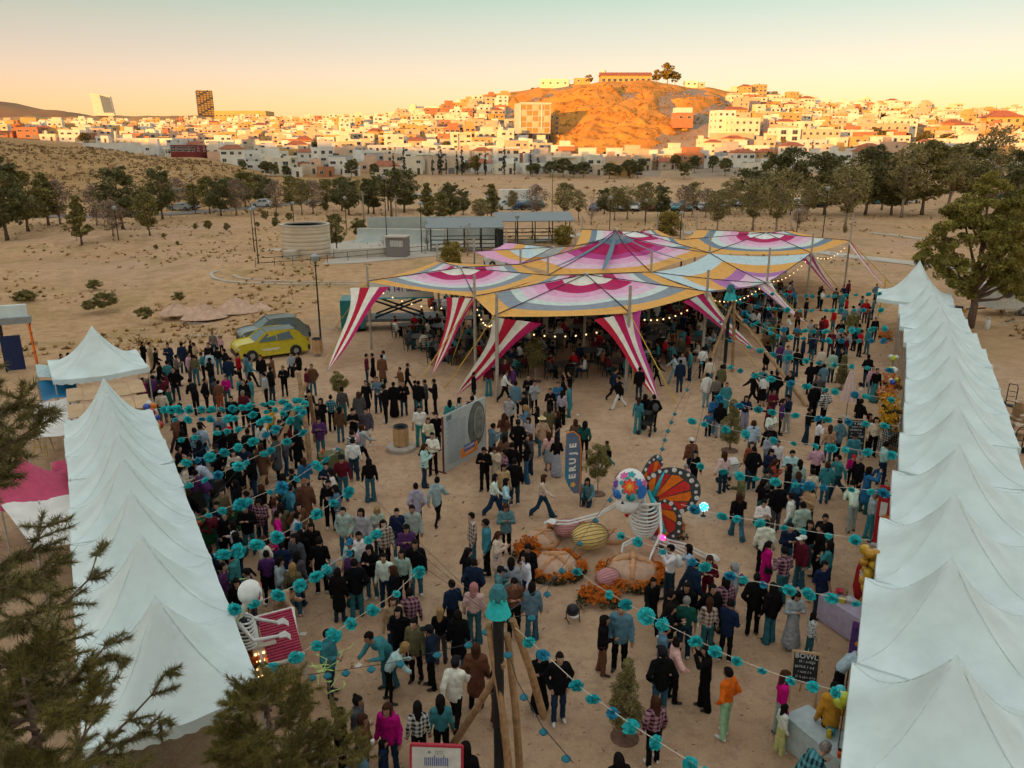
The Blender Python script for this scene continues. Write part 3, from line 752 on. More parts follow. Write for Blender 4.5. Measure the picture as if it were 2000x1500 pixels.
tree_proto('bare', 'round', 6.0, 2.0, 1.5, 40, 10, .07, LEAF['grey'], M_paleb, 13, sparse=.2, forks=9)
tree_proto('sapling', 'round', 2.2, .75, .75, 60, 190, .028, LEAF['pine'], M_paleb, 14, trunk_r=.03)
tree_proto('youngcone', 'cone', 2.1, .62, .3, 80, 190, .026, LEAF['olive'], M_bark, 15, trunk_r=.035)
TW = {'pineA': 'rounded green pine', 'pineB': 'dense dark green pine', 'pineC': 'tapering green pine', 'pineD': 'tall dark pine with bare lower trunk', 'oliveA': 'olive-brown tree', 'oliveB': 'tall loose olive-brown tree', 'greyA': 'greyish half-bare tree', 'bush': 'small round bush', 'bushy': 'broad yellow-green bush', 'cypress': 'slim dark cypress', 'town': 'dark garden tree', 'towngold': 'golden garden tree', 'bare': 'thin leafless roadside tree', 'sapling': 'young round sapling', 'youngcone': 'young cone-shaped pine'}
def tree(key, loc, h, rz, name='tree', wid=1.0):
    t, c, h0 = TREES[key]; s = h / h0
    o = empty(name, loc, rz); o.scale = (s * wid, s * wid, s)
    ob('trunk', t, o); ob('crown', c, o); return o
def where_park(p):
    x, y = proj(p)
    if y < 352: return 'in the town'
    if x < 420: return 'near the road on the left'
    if x < 700: return 'left of the skate park'
    if x < 960: return 'behind the skate park'
    if x < 1250: return 'behind the covered stands'
    if x < 1560: return 'behind the striped tent'
    return 'on the right'
titems = []
# px, foot py, height px, kind
PARK = [(15, 470, 130, 'pineB'), (55, 452, 95, 'pineA'), (95, 440, 85, 'pineC'), (118, 438, 70, 'greyA'), (150, 470, 30, 'bare'), (160, 478, 82, 'pineC'), (190, 440, 66, 'greyA'), (240, 448, 105, 'pineB'), (222, 462, 60, 'greyA'), (288, 440, 66, 'pineC'), (293, 460, 72, 'pineA'), (318, 428, 88, 'pineB'), (410, 418, 64, 'pineA'), (432, 422, 66, 'pineB'), (462, 420, 62, 'greyA'), (480, 405, 62, 'pineA'), (505, 400, 54, 'pineB'), (540, 418, 60, 'greyA'), (570, 412, 62, 'pineA'), (590, 420, 66, 'oliveA'), (612, 418, 60, 'greyA'), (668, 412, 62, 'pineB'), (682, 420, 66, 'pineB'), (720, 418, 60, 'pineD'), (658, 490, 68, 'pineA'), (702, 472, 44, 'sapling'),
 (765, 425, 86, 'pineD'), (790, 415, 80, 'pineB'), (730, 418, 70, 'pineB'), (835, 435, 74, 'pineC'), (880, 432, 72, 'pineB'), (862, 438, 60, 'pineA'), (960, 428, 66, 'pineC'), (938, 440, 50, 'oliveA'), (1048, 425, 60, 'greyA'), (1102, 432, 72, 'oliveA'), (1130, 428, 54, 'oliveB'), (1155, 440, 62, 'bare'), (1200, 430, 62, 'oliveA'), (1225, 428, 60, 'oliveB'), (1260, 432, 72, 'oliveA'), (1290, 425, 60, 'pineB'), (1335, 425, 58, 'greyA'), (1352, 420, 60, 'oliveA'), (1400, 455, 78, 'oliveA'), (1425, 420, 66, 'oliveB'), (1378, 425, 52, 'greyA'), (1470, 450, 92, 'oliveB'), (1515, 460, 118, 'oliveB'), (1505, 420, 110, 'pineB'), (1545, 420, 116, 'pineD'), (1560, 445, 40, 'greyA'), (1610, 420, 108, 'pineB'), (1650, 448, 112, 'oliveB'), (1690, 420, 118, 'pineB'), (1665, 415, 70, 'greyA'), (1760, 425, 122, 'oliveB'), (1800, 420, 120, 'pineA'), (1850, 415, 110, 'oliveA'), (1890, 400, 100, 'pineB'), (1930, 385, 110, 'oliveB'), (1990, 420, 108, 'pineB'), (1310, 460, 44, 'bushy'), (1100, 478, 36, 'bushy'), (750, 494, 30, 'bare'), (835, 490, 56, 'bare'), (913, 500, 62, 'bare'), (1968, 470, 120, 'pineB'), (1722, 410, 84, 'greyA'), (1575, 430, 70, 'oliveA'), (380, 412, 46, 'pineA'), (350, 405, 50, 'greyA'), (640, 405, 50, 'pineA'), (700, 400, 46, 'oliveA'), (905, 420, 48, 'pineB'), (1000, 418, 44, 'oliveA'), (1180, 418, 48, 'pineB'), (1460, 415, 80, 'pineB'), (1740, 420, 90, 'pineB'), (525, 396, 44, 'pineB'), (450, 398, 46, 'pineA')]
for i, (x, y, hp, k) in enumerate(PARK):
    p = on_land(x, y, 60, 400); dist = math.hypot(p.x, p.y)
    h = hp / FPX * dist * 1.0
    titems.append((tree(k, p, h, i * 1.7, wid=1.28 + .15 * math.sin(i)), TW[k], where_park(p)))
# small planted shrubs on the field
for i, (x, y, hp) in enumerate([(407, 447, 14), (443, 450, 12), (382, 447, 9), (320, 464, 7), (305, 487, 8), (347, 479, 7), (518, 428, 12), (540, 425, 9), (538, 442, 14), (565, 430, 12), (503, 443, 8), (635, 410, 16), (1180, 470, 10), (1650, 455, 8)]):
    p = on_land(x, y, 60, 300); titems.append((tree('bush', p, hp / FPX * p.y * 1.1, i), TW['bush'], where_park(p)))
# bushes behind the striped tent
titems.append((tree('bushy', P(882, 520), 2.6, 1.0), TW['bushy'], 'beside the striped tent'))
# cypresses before the front row of houses
for i, x in enumerate([770, 790, 845, 858, 862, 872, 893, 903, 933, 948, 985, 1005, 1036]):
    p = PD(x, 352, 322); p.z = gz(p.x, p.y); titems.append((tree('cypress', p, 9.5 + 2.5 * math.sin(i * 2.1), i), TW['cypress'], 'along the houses'))
# trees in gardens of the town
rt = np.random.RandomState(31); n = 0
for k in range(400):
    u = rt.uniform(-.68, .68); y = 318 + 520 * rt.rand() ** 1.5; x = u * y; px = 1000 + u * FPX
    if 1085 < px < 1400 and y > 440 or px < 470 and y < 430: continue
    if min((abs(x - q[0]) + abs(y - q[1])) for q in tpts) < 6.5: continue
    key = 'town' if rt.rand() < .6 else ('towngold' if rt.rand() < .6 else 'cypress')
    p = (x, y, gz(x, y)); titems.append((tree(key, p, rt.uniform(4, 7.5) * (1.3 if key == 'cypress' else 1), k), TW[key], where_town(p))); n += 1
    if n >= 110: break
for i, (x, y, hp, k) in enumerate([(1303, 172, 34, 'towngold'), (1282, 172, 22, 'towngold'), (1150, 165, 16, 'towngold'), (1318, 172, 22, 'town')]):
    p = PD(x, y, 688); p.z = hill_z(p.x, p.y); titems.append((tree(k, p, hp / FPX * 688, i, wid=1.2), TW[k], 'on the hilltop'))
for i, (x, y, Y) in enumerate([(1040, 345, 318), (1075, 345, 318), (1100, 346, 318), (1120, 346, 318), (1140, 349, 320), (1230, 348, 322), (1245, 347, 322), (1190, 349, 316)]):
    p = PD(x, y, Y); p.z = gz(p.x, p.y); titems.append((tree('town', p, 5 + (i % 3), i, wid=1.3), TW['town'], 'below the hill'))
for i, (x, Y) in enumerate([(1722, 480), (1760, 480), (1800, 470), (1845, 480), (1880, 470), (1905, 470), (1930, 470), (1700, 500)]):
    p = PD(x, 300, Y); p.z = gz(p.x, p.y); titems.append((tree('town', p, 8.0, i, wid=1.5), TW['town'], 'under the palms'))
# palms on the right skyline
def palm(loc, h, rz):
    o = empty('palm', loc, rz); b = MB(); b.tube([(0, 0, 0), (.1, 0, h * .5), (0, .1, h)], [.28, .22, .2], 6); b.build('trunk', [M_bark], o)
    b = MB(); r = np.random.RandomState(int(h * 100) % 97)
    for k in range(26):
        a = r.uniform(0, 6.28); el = r.uniform(-.6, 1.0); d = Vector((math.cos(a), math.sin(a), 0)); side = Vector((-d.y, d.x, 0)); pr = None
        pts = []
        for j in range(4):
            q = j / 3 * 2.1; pts.append(d * q * math.cos(el) + Vector((0, 0, h + q * math.sin(el) - .22 * q * q)))
        for j in range(3):
            w0, w1 = .38 * (1 - j / 3.2), .38 * (1 - (j + 1) / 3.2); b.add([pts[j] - side * w0, pts[j] + side * w0, pts[j + 1] + side * w1, pts[j + 1] - side * w1], [(0, 1, 2, 3)])
    b.build('crown', [LEAF['gold']], o); return o
for i, (x, Y, h) in enumerate([(1612, 640, 12), (1618, 640, 11), (1707, 640, 11), (1770, 600, 11), (1783, 610, 9), (1818, 600, 12), (1822, 600, 10), (1866, 560, 10), (1885, 560, 12), (1918, 500, 13), (1928, 430, 9), (700, 560, 9), (742, 520, 8), (620, 560, 8), (1000, 560, 8), (1570, 480, 9), (1425, 455, 7)]):
    p = PD(x, 300, Y); p.z = gz(p.x, p.y); titems.append((palm(p, h, i), 'palm tree with shaggy crown', where_town(p)))
unique_labels(titems, 'tree', 'trees of the park and town', 'tree')

# ---- the large pine behind the right-hand tents
def lobed_tree(name, loc, lobes, seed, per, size, leaf, lab, tr=.24):
    r = np.random.RandomState(seed); o = empty(name, loc); b = MB(); top = max(l[2] for l in lobes)
    b.tube([(0, 0, 0), (.1, 0, 1.6), (-.1, .1, 3.2), (.1, 0, top * .8)], [tr * 1.3, tr, tr * .8, tr * .3], 9); cen = []; rad = []
    for (x, y, z, q) in lobes:
        b.tube([(0, .05, 1.8 + .25 * z * r.rand()), (x * .5, y * .5, z * .72), (x, y, z)], [tr * .55, tr * .35, tr * .12], 6)
        for k in range(int(16 * q)):
            d = r.normal(size=3); d /= np.linalg.norm(d); d[2] = d[2] * .8 + .1; c = np.array([x, y, z]) + d * q * r.uniform(.35, 1.08); cen.append(c); rad.append(r.uniform(.28, .62) * (.7 + .2 * q))
            if r.rand() < .35: b.tube([(x, y, z), tuple(c)], [tr * .12, tr * .04], 4, caps=False)
    b.build('trunk', [M_bark], o, smooth=True); v, f = leaves(r, np.array(cen), np.array(rad), per, size, .62); ob('crown', mesh('crown', v, f, leaf), o)
    return tag(o, lab, 'tree')
LEAF['big'] = mat('big_pine_leaf', (0.30, 0.255, 0.06), .75, var=.35, scale=.35, island=.55, trans=.42)
lobed_tree('large_pine', P(1893, 640), [(-.3, 0, 7.6, 1.9), (-2.6, .2, 6.3, 1.7), (2.2, .3, 6.6, 2.0), (.6, -.8, 5.0, 2.0), (-2.0, -.5, 4.3, 1.4), (3.4, .2, 4.7, 1.7), (.4, 1.0, 8.9, 1.3), (-3.2, .4, 4.9, 1.1), (1.8, .6, 8.3, 1.3), (4.4, 0, 6.0, 1.3), (1.6, -.6, 3.4, 1.4), (-1.4, -.9, 3.0, 1.2), (3.0, -.5, 2.9, 1.3), (0, -1.2, 6.6, 1.6), (-1.6, .5, 8.0, 1.2), (5.2, .2, 4.6, 1.4), (5.0, .4, 7.4, 1.2), (2.9, .2, 9.0, 1.1), (-.2, .2, 9.9, .8)], 41, 150, .085, LEAF['big'], 'large yellow-green pine with wide crown behind the right row of tents')
lobed_tree('large_pine', P(2030, 560), [(0, 0, 7.5, 1.9), (-2.0, 0, 6.0, 1.7), (1.5, 0, 5.6, 1.6), (-1.0, 0, 4.2, 1.4), (.5, 0, 9.0, 1.2)], 42, 150, .095, LEAF['pine'], 'dark pine cut off by the right edge beside the large pine')

# ---- close pines with needles, left of and below the near tent
M_needle = mat('pine_needle', (0.20, 0.175, 0.065), .6, var=.3, scale=2, island=.5, trans=.38)
M_needle2 = mat('young_needle', (0.21, 0.175, 0.048), .6, var=.3, scale=2, island=.5, trans=.42)
def needle_pine(name, loc, h, reach, seed, nb, needle, label, z0=.18, aim=None, tuft=.12, lo=1.0):
    r = np.random.RandomState(seed); o = empty(name, loc)
    b = MB(); b.tube([(0, 0, -.05), (.05, .02, h * .4), (-.05, .06, h * .75), (0, 0, h)], [.13, .1, .06, .015], 8); tuf = []; tdir = []
    for i in range(nb):
        t = z0 + (1 - z0) * (i + r.rand()) / nb; zz = h * t
        a = r.uniform(0, 2 * math.pi) if aim is None or r.rand() < .25 else aim + r.normal() * .75
        L = reach * (1.05 - t) ** .55 * r.uniform(.65, 1.1) * lo
        d = Vector((math.cos(a), math.sin(a), 0)); rise = r.uniform(.0, .35)
        n = 7; pts = []
        for k in range(n + 1):
            q = k / n; pts.append(Vector((0, 0, zz)) + d * L * q + Vector((r.normal() * .03, r.normal() * .03, L * (rise * q + .18 * q * q - .10 * math.sin(q * 3)))))
        b.tube(pts, [.045 * (1 - .8 * k / n) * (1 - t * .4) for k in range(n + 1)], 5, caps=False)
        for k in range(2, n + 1):
            for m_ in range(3):
                dd = (d + Vector((r.normal() * .8, r.normal() * .8, r.uniform(-.35, .75)))).normalized(); ln = r.uniform(.14, .55) * (1.15 - .5 * k / n)
                p0 = pts[k]; p1 = p0 + dd * ln; b.tube([p0, p1], [.011, .005], 3, caps=False)
                for f in (.3, .55, .8, 1.0):
                    tuf.append(p0.lerp(p1, f)); tdir.append(dd)
    b.build('trunk', [M_bark], o)
    n = len(tuf); per = 38
    c = np.repeat(np.array([tuple(p) for p in tuf]), per, 0); d0 = np.repeat(np.array([tuple(p) for p in tdir]), per, 0)
    d = d0 * .75 + r.normal(size=(n * per, 3)) * .62; d /= np.linalg.norm(d, axis=1)[:, None]
    s = np.cross(d, r.normal(size=d.shape)); s /= np.linalg.norm(s, axis=1)[:, None]
    L = tuft * r.uniform(.55, 1.15, (n * per, 1)); c = c - d0 * r.uniform(0, .08, (n * per, 1))
    w = .0052
    v = np.stack([c - s * w, c + s * w, c + d * L], 1).reshape(-1, 3)
    ob('crown', mesh('needles', v, np.arange(len(v)).reshape(-1, 3), needle), o)
    return tag(o, label, 'tree')
needle_pine('pine', (-6.0, 7.3, 0), 11.0, 2.5, 51, 42, M_needle, 'near dark pine with open branches reaching over the left tents', z0=.34, aim=.35)
needle_pine('pine', (-4.9, 6.6, 0), 7.2, 2.1, 52, 60, M_needle2, 'near yellow-green pine filling the lower left corner', z0=.25)
needle_pine('pine', (-3.9, 10.4, 0), 3.9, 2.0, 53, 52, M_needle2, 'short bushy pine standing before the near left tent', z0=.12)
# ================================================================ white market tents
M_canvas = mat('white_canvas', (0.68, 0.77, 0.755), .75, var=.10, scale=1.1, bump=.5, trans=.08)
M_canvas2 = mat('worn_canvas', (0.70, 0.67, 0.62), .8, var=.10, scale=2.0, bump=.12)
M_steel = mat('pale_steel', (0.55, 0.53, 0.50), .45, metal=.5)
M_seam = mat('canvas_seam', (0.60, 0.68, 0.665), .8)
def canopy_data(w, d, eave, peak, seed, n=34, sag=.10, skew=0.0):
    r = np.random.RandomState(seed)
    s = np.linspace(-1, 1, n + 1); A0, B = np.meshgrid(s, s); A = (A0 + skew) / (1 + skew * np.sign(A0 + skew))
    m = (np.abs(A) ** 3.2 + np.abs(B) ** 3.2) ** (1 / 3.2); m = np.minimum(m, 1.0)
    m = np.maximum(np.maximum(np.abs(A), np.abs(B)) * .55 + m * .45, 0)
    z = eave + (peak - eave) * np.clip(1 - m, 0, 1) ** 1.9
    ang = np.arctan2(B, A)
    fold = np.sin(ang * 4 + r.uniform(0, 6)) * .6 + np.sin(ang * 11 + r.uniform(0, 6)) * .35
    z += fold * .05 * np.clip(m, 0, 1) * np.clip(1.15 - m, 0, 1) * 3.2
    z += fbm(A * 3 + seed, B * 3) * .06 * m
    # edges hang a little between the corners
    edge = np.maximum(np.abs(A), np.abs(B)); along = np.where(np.abs(A) > np.abs(B), B, A)
    z -= sag * np.clip((edge - .8) / .2, 0, 1) * (1 - along ** 2)
    v = np.stack([A0 * w / 2, B * d / 2, z], -1).reshape(-1, 3)
    idx = np.arange((n + 1) ** 2).reshape(n + 1, n + 1)
    f = np.stack([idx[:-1, :-1], idx[:-1, 1:], idx[1:, 1:], idx[1:, :-1]], -1).reshape(-1, 4)
    return mesh('canopy', v, f, M_canvas, smooth=True), z.reshape(n + 1, n + 1), s
def market_tent(cx, cy, ang, w, d, eave, peak, seed, label, valance=True, back=None, front_wall=False, skew=0.0):
    o = empty('market_tent', (cx, cy, 0), ang)
    me, z, s = canopy_data(w, d, eave, peak, seed, skew=skew); ob('canopy', me, o)
    b = MB(); n = len(s)
    for side in range(4):
        ring = []
        for i in range(n):
            if side == 0: p = (s[i] * w / 2, -d / 2, z[0, i])
            elif side == 1: p = (w / 2, s[i] * d / 2, z[i, -1])
            elif side == 2: p = (-s[i] * w / 2, d / 2, z[-1, n - 1 - i])
            else: p = (-w / 2, -s[i] * d / 2, z[n - 1 - i, 0])
            ring.append(p)
        low = [(p[0] * 1.004, p[1] * 1.004, p[2] - .24 - .03 * math.sin(i * 1.9 + seed)) for i, p in enumerate(ring)]
        b.grid([ring, low])
    b.build('valance', [M_canvas], o, smooth=True)
    for sx, sy in ((1, 1), (1, -1), (-1, 1), (-1, -1)):
        pts = []
        for t in np.linspace(.04, .99, 16):
            xa = -skew + (sx + skew) * t; ya = sy * t; fi = min(n - 1.001, (xa + 1) / 2 * (n - 1)); fj = min(n - 1.001, (ya + 1) / 2 * (n - 1)); i0, j0 = int(fi), int(fj); p, q = fi - i0, fj - j0
            zz = (z[j0, i0] * (1 - p) + z[j0, i0 + 1] * p) * (1 - q) + (z[j0 + 1, i0] * (1 - p) + z[j0 + 1, i0 + 1] * p) * q; pts.append((xa * w / 2, ya * d / 2, zz + .002))
        MB().tube(pts, .011, 5, caps=False).build('seam', [M_seam], o, smooth=True)
    for sx in (-1, 1):
        for sy in (-1, 1): MB().tube([(0, 0, 0), (0, 0, eave - .02)], .028, 6).build('pole', [M_steel], o, (sx * (w / 2 - .06), sy * (d / 2 - .06), 0))
    if back is not None:      # hanging wall sheet on one side
        g = []
        for k in range(5):
            row = []
            for i in range(25):
                t = i / 24; q = (t - .5) * d; x = back * (w / 2 - .03) + .05 * math.sin(t * 34 + k * .3) * (k / 4)
                row.append((x, q, eave - .15 - (eave - .2) * k / 4))
            g.append(row)
        MB().grid(g).build('wall_sheet', [M_canvas], o, smooth=True)
    return tag(o, label, 'tent', 'white peaked market tents')
# right-hand row, near to far; the row climbs away at this angle
RD = Vector((.435, .90, 0)).normalized(); RANG = math.atan2(RD.y, RD.x) - math.pi / 2
RP = [(5.75, 7.6), (7.35, 11.0), (9.0, 14.2), (10.75, 17.3), (12.6, 20.5), (14.5, 24.0), (16.3, 27.4), (18.0, 30.8), (19.7, 34.2), (21.25, 37.4), (22.75, 40.8), (24.3, 44.5), (25.9, 48.0)]
for i, (x, y) in enumerate(RP):
    nm = 'white peaked tent, %s from the camera in the right row' % ordw(i)
    market_tent(x + .29, y - .14, RANG, 3.6, 3.86 if i > 3 else 3.62, 2.45, 4.3, 100 + i, nm, back=1, skew=.17)
market_tent(27.3, 52.2, RANG, 4.6, 4.4, 2.6, 5.0, 130, 'tall white peaked tent at the far end of the right row', back=1)
# left-hand row
LD = Vector((-.50, .866, 0)).normalized(); LANG = math.atan2(LD.y, LD.x) - math.pi / 2
LP = [(-6.75, 12.9, 3.0), (-8.15, 15.35, 2.7), (-9.45, 17.65, 2.6), (-10.7, 19.85, 2.4), (-11.8, 21.85, 2.25), (-12.95, 23.85, 2.2), (-14.0, 25.6, 2.0), (-14.95, 27.3, 2.2)]
for i, (x, y, dd) in enumerate(LP):
    market_tent(x, y, LANG, 3.05, dd, 2.45, 4.2, 140 + i, 'white peaked tent, %s from the camera in the left row' % ordw(i), back=-1)
market_tent(-19.5, 35.3, LANG + .05, 3.9, 3.9, 2.5, 4.35, 160, 'lone white peaked tent at the far end of the left row')
# plywood roof bays between the far left tent and the row
for i, (x, y, w, d) in enumerate([(-16.3, 29.9, 3.0, 1.9), (-17.5, 32.0, 3.0, 2.0)]):
    o = empty('board_roof', (x, y, 0), LANG); r = np.random.RandomState(i)
    for k in range(5): MB().box((-w / 2 + (k + .5) * w / 5, 0, 0), (w / 5 - .02, d, .03)).build('plank', [mat('plywood', (0.50, 0.33, 0.19), .8, var=.15, scale=1.5)], o, (0, 0, 2.2 + .02 * r.randn()))
    for sx in (-1, 1):
        for sy in (-1, 1): MB().box((0, 0, 1.08), (.07, .07, 2.16)).build('post', [M_bark], o, (sx * (w / 2 - .1), sy * (d / 2 - .1), 0))
    tag(o, ['flat plywood roof nearest the white tent row on the left', 'flat plywood roof next to the lone far tent'][i], 'shelter')

# ================================================================ striped stretch tent over the tables
SAIL = {'orange': (0.74, 0.37, 0.085), 'slate': (0.25, 0.28, 0.31), 'mint': (0.60, 0.66, 0.60), 'pink': (0.74, 0.36, 0.52), 'rose': (0.74, 0.50, 0.60), 'crimson': (0.46, 0.012, 0.10), 'cream': (0.76, 0.70, 0.60), 'white': (0.78, 0.77, 0.72), 'magenta': (0.50, 0.06, 0.25), 'purple': (0.42, 0.16, 0.38), 'red': (0.46, 0.010, 0.035), 'sky': (0.52, 0.64, 0.66), 'dark': (0.045, 0.055, 0.07), 'bluegrey': (0.15, 0.22, 0.28)}
SM = {k: mat('sail_' + k, c, .85, var=.10, scale=3.0, bump=.1) for k, c in SAIL.items()}
M_rope = mat('dark_rope', (0.05, 0.03, 0.05), .8); M_strap = mat('yellow_strap', (0.62, 0.40, 0.06), .7)
star = empty('striped_tent', (5, 50, 0)); tag(star, 'great striped stretch tent with orange rims and red and white legs over the tables', 'tent')
OFF = Vector((5, 50, 0))
EAV = 4.3
def sector_grid(c, p0, p1, ns=14, nr=36, curve=.16, zsag=.35, power=1.0):
    "rows from centre to rim between two corners; the rim runs in a scalloped curve"
    c, p0, p1 = Vector(c), Vector(p0), Vector(p1); rim = []
    for i in range(ns + 1):
        t = i / ns; p = p0.lerp(p1, t); k = 4 * t * (1 - t)
        q = p.lerp(c, curve * k); q.z = p.z - zsag * k * .6; rim.append(q)
    g = []
    for j in range(nr + 1):
        t = j / nr; row = []
        for i in range(ns + 1):
            p = c.lerp(rim[i], t); zt = c.z + (rim[i].z - c.z) * (t ** power)
            k = 4 * (i / ns) * (1 - i / ns)
            p.z = zt - .22 * k * math.sin(math.pi * t); row.append(p)
        g.append(row)
    return g
def sail(name, c, corners, bands, closed=True, curve=.14, zsag=.35, power=1.0, ropes=True, shift=None):
    part = ob(name, MB().lathe([(.12, -.1), (.14, .12), (.05, .16)], 8).data('hub', [M_steel]), star, Vector(c) - OFF)
    n = len(corners); segs = range(n if closed else n - 1)
    for bi, (t0, t1, colr) in enumerate(bands):
        b = MB()
        for k in segs:
            sh = (shift or {}).get(k, 0)
            g = sector_grid(c, corners[k], corners[(k + 1) % n], curve=curve, zsag=zsag, power=power)
            nr = len(g) - 1; j0 = round(t0 * nr); j1 = round(t1 * nr)
            b.grid([[p - Vector(c) for p in row] for row in g[j0:j1 + 1]])
        b.build('band', [SM[colr]], part, smooth=True)
    if ropes:
        b = MB()
        for k in range(n):
            p = Vector(corners[k]); q = [Vector(c).lerp(p, t) for t in np.linspace(0, 1, 9)]
            for i_, w in enumerate(q): w.z = c[2] + (p.z - c[2]) * ((i_ / 8) ** power) + .045
            b.tube([w - Vector(c) for w in q], .028, 5)
        b.build('ridge_rope', [M_rope], part)
    return part
A = (-8.9, 47.8, EAV); B = (-2.05, 42.1, EAV + .1); Cn = (-0.87, 37.5, EAV); D = (5.95, 38.8, EAV - .1); E_ = (11.3, 44.7, EAV - .1)
N = (2.3, 50.0, EAV); T = (.6, 55.3, EAV - .05); K = (-5.4, 56.6, EAV); S_ = (9.2, 51.4, EAV); M_ = (15.4, 61.0, EAV); F_ = (17.75, 53.9, 3.15)
R0 = (23.6, 61.7, EAV - .1); R2 = (29.8, 69.3, EAV); R3 = (27.5, 78.0, EAV); R4 = (18.5, 79.0, EAV); R5 = (15.2, 70.0, EAV)
UMB = [(0, .22, 'cream'), (.22, .38, 'crimson'), (.38, .50, 'pink'), (.50, .60, 'rose'), (.60, .70, 'mint'), (.70, .82, 'slate'), (.82, 1, 'orange')]
UMB2 = [(0, .22, 'white'), (.22, .36, 'crimson'), (.36, .48, 'pink'), (.48, .58, 'rose'), (.58, .69, 'mint'), (.69, .81, 'bluegrey'), (.81, 1, 'orange')]
sail('parasol_sail', (-3.3, 49.8, 4.82), [A, B, N, T, K], UMB, curve=.015, zsag=.15)
sail('parasol_sail', (4.35, 45.6, 5.05), [B, Cn, D, E_, S_, N], UMB, curve=.01, zsag=.15)
sail('parasol_sail', (22.4, 69.6, 4.95), [M_, R0, R2, R3, R4, R5], UMB2, curve=.01, zsag=.15)
sail('parasol_sail', (11.3, 72.5, 4.75), [(5.4, 67.0, EAV - .2), M_, R5, (14.5, 79, EAV), (7, 79, EAV)], UMB2, curve=.01, zsag=.15)
sail('parasol_sail', (3.3, 62.5, 4.55), [T, (5.4, 67.0, EAV - .2), (-.5, 68, EAV), (-3.0, 62, EAV)], [(0, .3, 'mint'), (.3, .55, 'sky'), (.55, .75, 'orange'), (.75, 1, 'pink')], curve=.02)
# tall pointed centre with star folds
sail('peak_sail', (7.7, 58.3, 6.35), [N, S_, M_, (5.4, 67.0, EAV - .2), T], [(0, .10, 'slate'), (.10, .19, 'bluegrey'), (.19, .42, 'crimson'), (.42, .54, 'magenta'), (.54, .68, 'pink'), (.68, .80, 'rose'), (.80, 1, 'orange')], curve=.12, zsag=.2, power=.62)
b = MB()
for c_, w in (((4.6, 52.2), .5), ((11.6, 53.8), .5)): pass
for (tx, ty) in ((6.0, 51.3), (3.0, 53.0), (12.2, 56.3)):
    a0 = Vector((7.7, 58.3, 6.35)); a1 = Vector((tx, ty, 4.55)); sd = (a1 - a0).cross(Vector((0, 0, 1))).normalized()
    g = []
    for t in np.linspace(.12, 1, 10):
        p = a0.lerp(a1, t); p.z = 6.35 + (4.3 - 6.35) * (t ** .62) - .22 * math.sin(math.pi * t) * .35 + .16; wd = .04 + .16 * t * (1.05 - t) * 3.2
        g.append([p - sd * wd - OFF, p + Vector((0, 0, .05)) - OFF, p + sd * wd - OFF])
    MB().grid(g).build('dart', [SM['bluegrey']], star, smooth=True)
# low lily sail whose rings close on the drooping corner
sail('lily_sail', F_, [E_, S_, M_, R0], [(0, .16, 'mint'), (.16, .32, 'rose'), (.32, .50, 'purple'), (.50, .74, 'orange'), (.74, 1, 'sky')], closed=False, curve=.05, zsag=.3, power=1.25)
# posts
for i, (p, zt) in enumerate([(A, 5.3), (B, 5.6), ((-.75, 37.6, 0), 5.4), (D, 5.6), (E_, 5.5), (F_, 5.6), (R0, 5.8), (R2, 6.6), (M_, 5.9), (N, 5.6), (T, 5.4), (K, 5.6), (S_, 5.7), (R5, 5.8), ((5.4, 67, 0), 5.6), ((7, 79, 0), 5.6), ((14.5, 79, 0), 6.0), (R4, 6.2), (R3, 6.2), ((-3.0, 62, 0), 5.4), ((-.5, 68, 0), 5.4), ((4.35, 45.6, 0), 5.0), ((22.4, 69.6, 0), 4.9), ((7.7, 58.3, 0), 6.3), ((-3.3, 49.8, 0), 4.8)]):
    MB().tube([(0, 0, 0), (0, 0, zt * .6), (0, 0, zt)], [.09, .085, .075], 8).build('post', [mat('tent_post', (0.40, 0.34, 0.28), .6, var=.15)], star, Vector((p[0], p[1], 0)) - OFF)
# striped legs sweeping down to their pegs
def tail(p0, p1, foot, cols_, z0=EAV, twist=0.0, bow=.10):
    p0, p1, foot = Vector((p0[0], p0[1], p0[2] if len(p0) > 2 else z0)), Vector((p1[0], p1[1], p1[2] if len(p1) > 2 else z0)), Vector((foot[0], foot[1], .05))
    ns = len(cols_); part = MB().tube([foot, foot + Vector((0, 0, .25))], .03, 5)
    o = part.build('leg_sail', [M_steel], star, -OFF)
    for s in range(ns):
        g = []
        for j in range(15):
            t = j / 14; row = []
            for q in range(3):
                u = (s + q / 2) / ns; top = p0.lerp(p1, u); p = top.lerp(foot, t)
                mid = (p0 + p1) / 2; ctr = mid.lerp(foot, t); nar = 1 - .55 * math.sin(math.pi * min(1, t * 1.1)) * (1 - t)
                p = ctr + (p - ctr) * nar; p.z -= bow * math.sin(math.pi * t) * (p0.z) * .5
                p.y += .06 * math.sin(u * math.pi * ns) * (1 - t); row.append(p)
            g.append(row)
        MB().grid(g).build('stripe', [SM[cols_[s]]], o, smooth=True)
    return o
RW = ['red', 'cream', 'red', 'cream', 'crimson']
tail((-9.9, 47.2, 4.0), (-7.4, 46.6, 4.2), P(640, 726), ['cream', 'red', 'cream', 'crimson'])
tail((-9.0, 49.0, 4.2), (-8.9, 47.8, 4.3), P(655, 616), ['crimson', 'cream', 'crimson', 'cream'])
tail((-3.7, 43.4, 4.15), (-1.85, 42.0, 4.35), P(843, 736), RW)
tail((-1.0, 37.6, 4.25), (1.5, 37.5, 3.95), P(889, 776), ['cream', 'red', 'cream', 'crimson'])
tail((4.1, 38.1, 4.0), (6.7, 39.6, 4.2), P(1287, 786), ['red', 'cream', 'crimson', 'cream', 'magenta'])
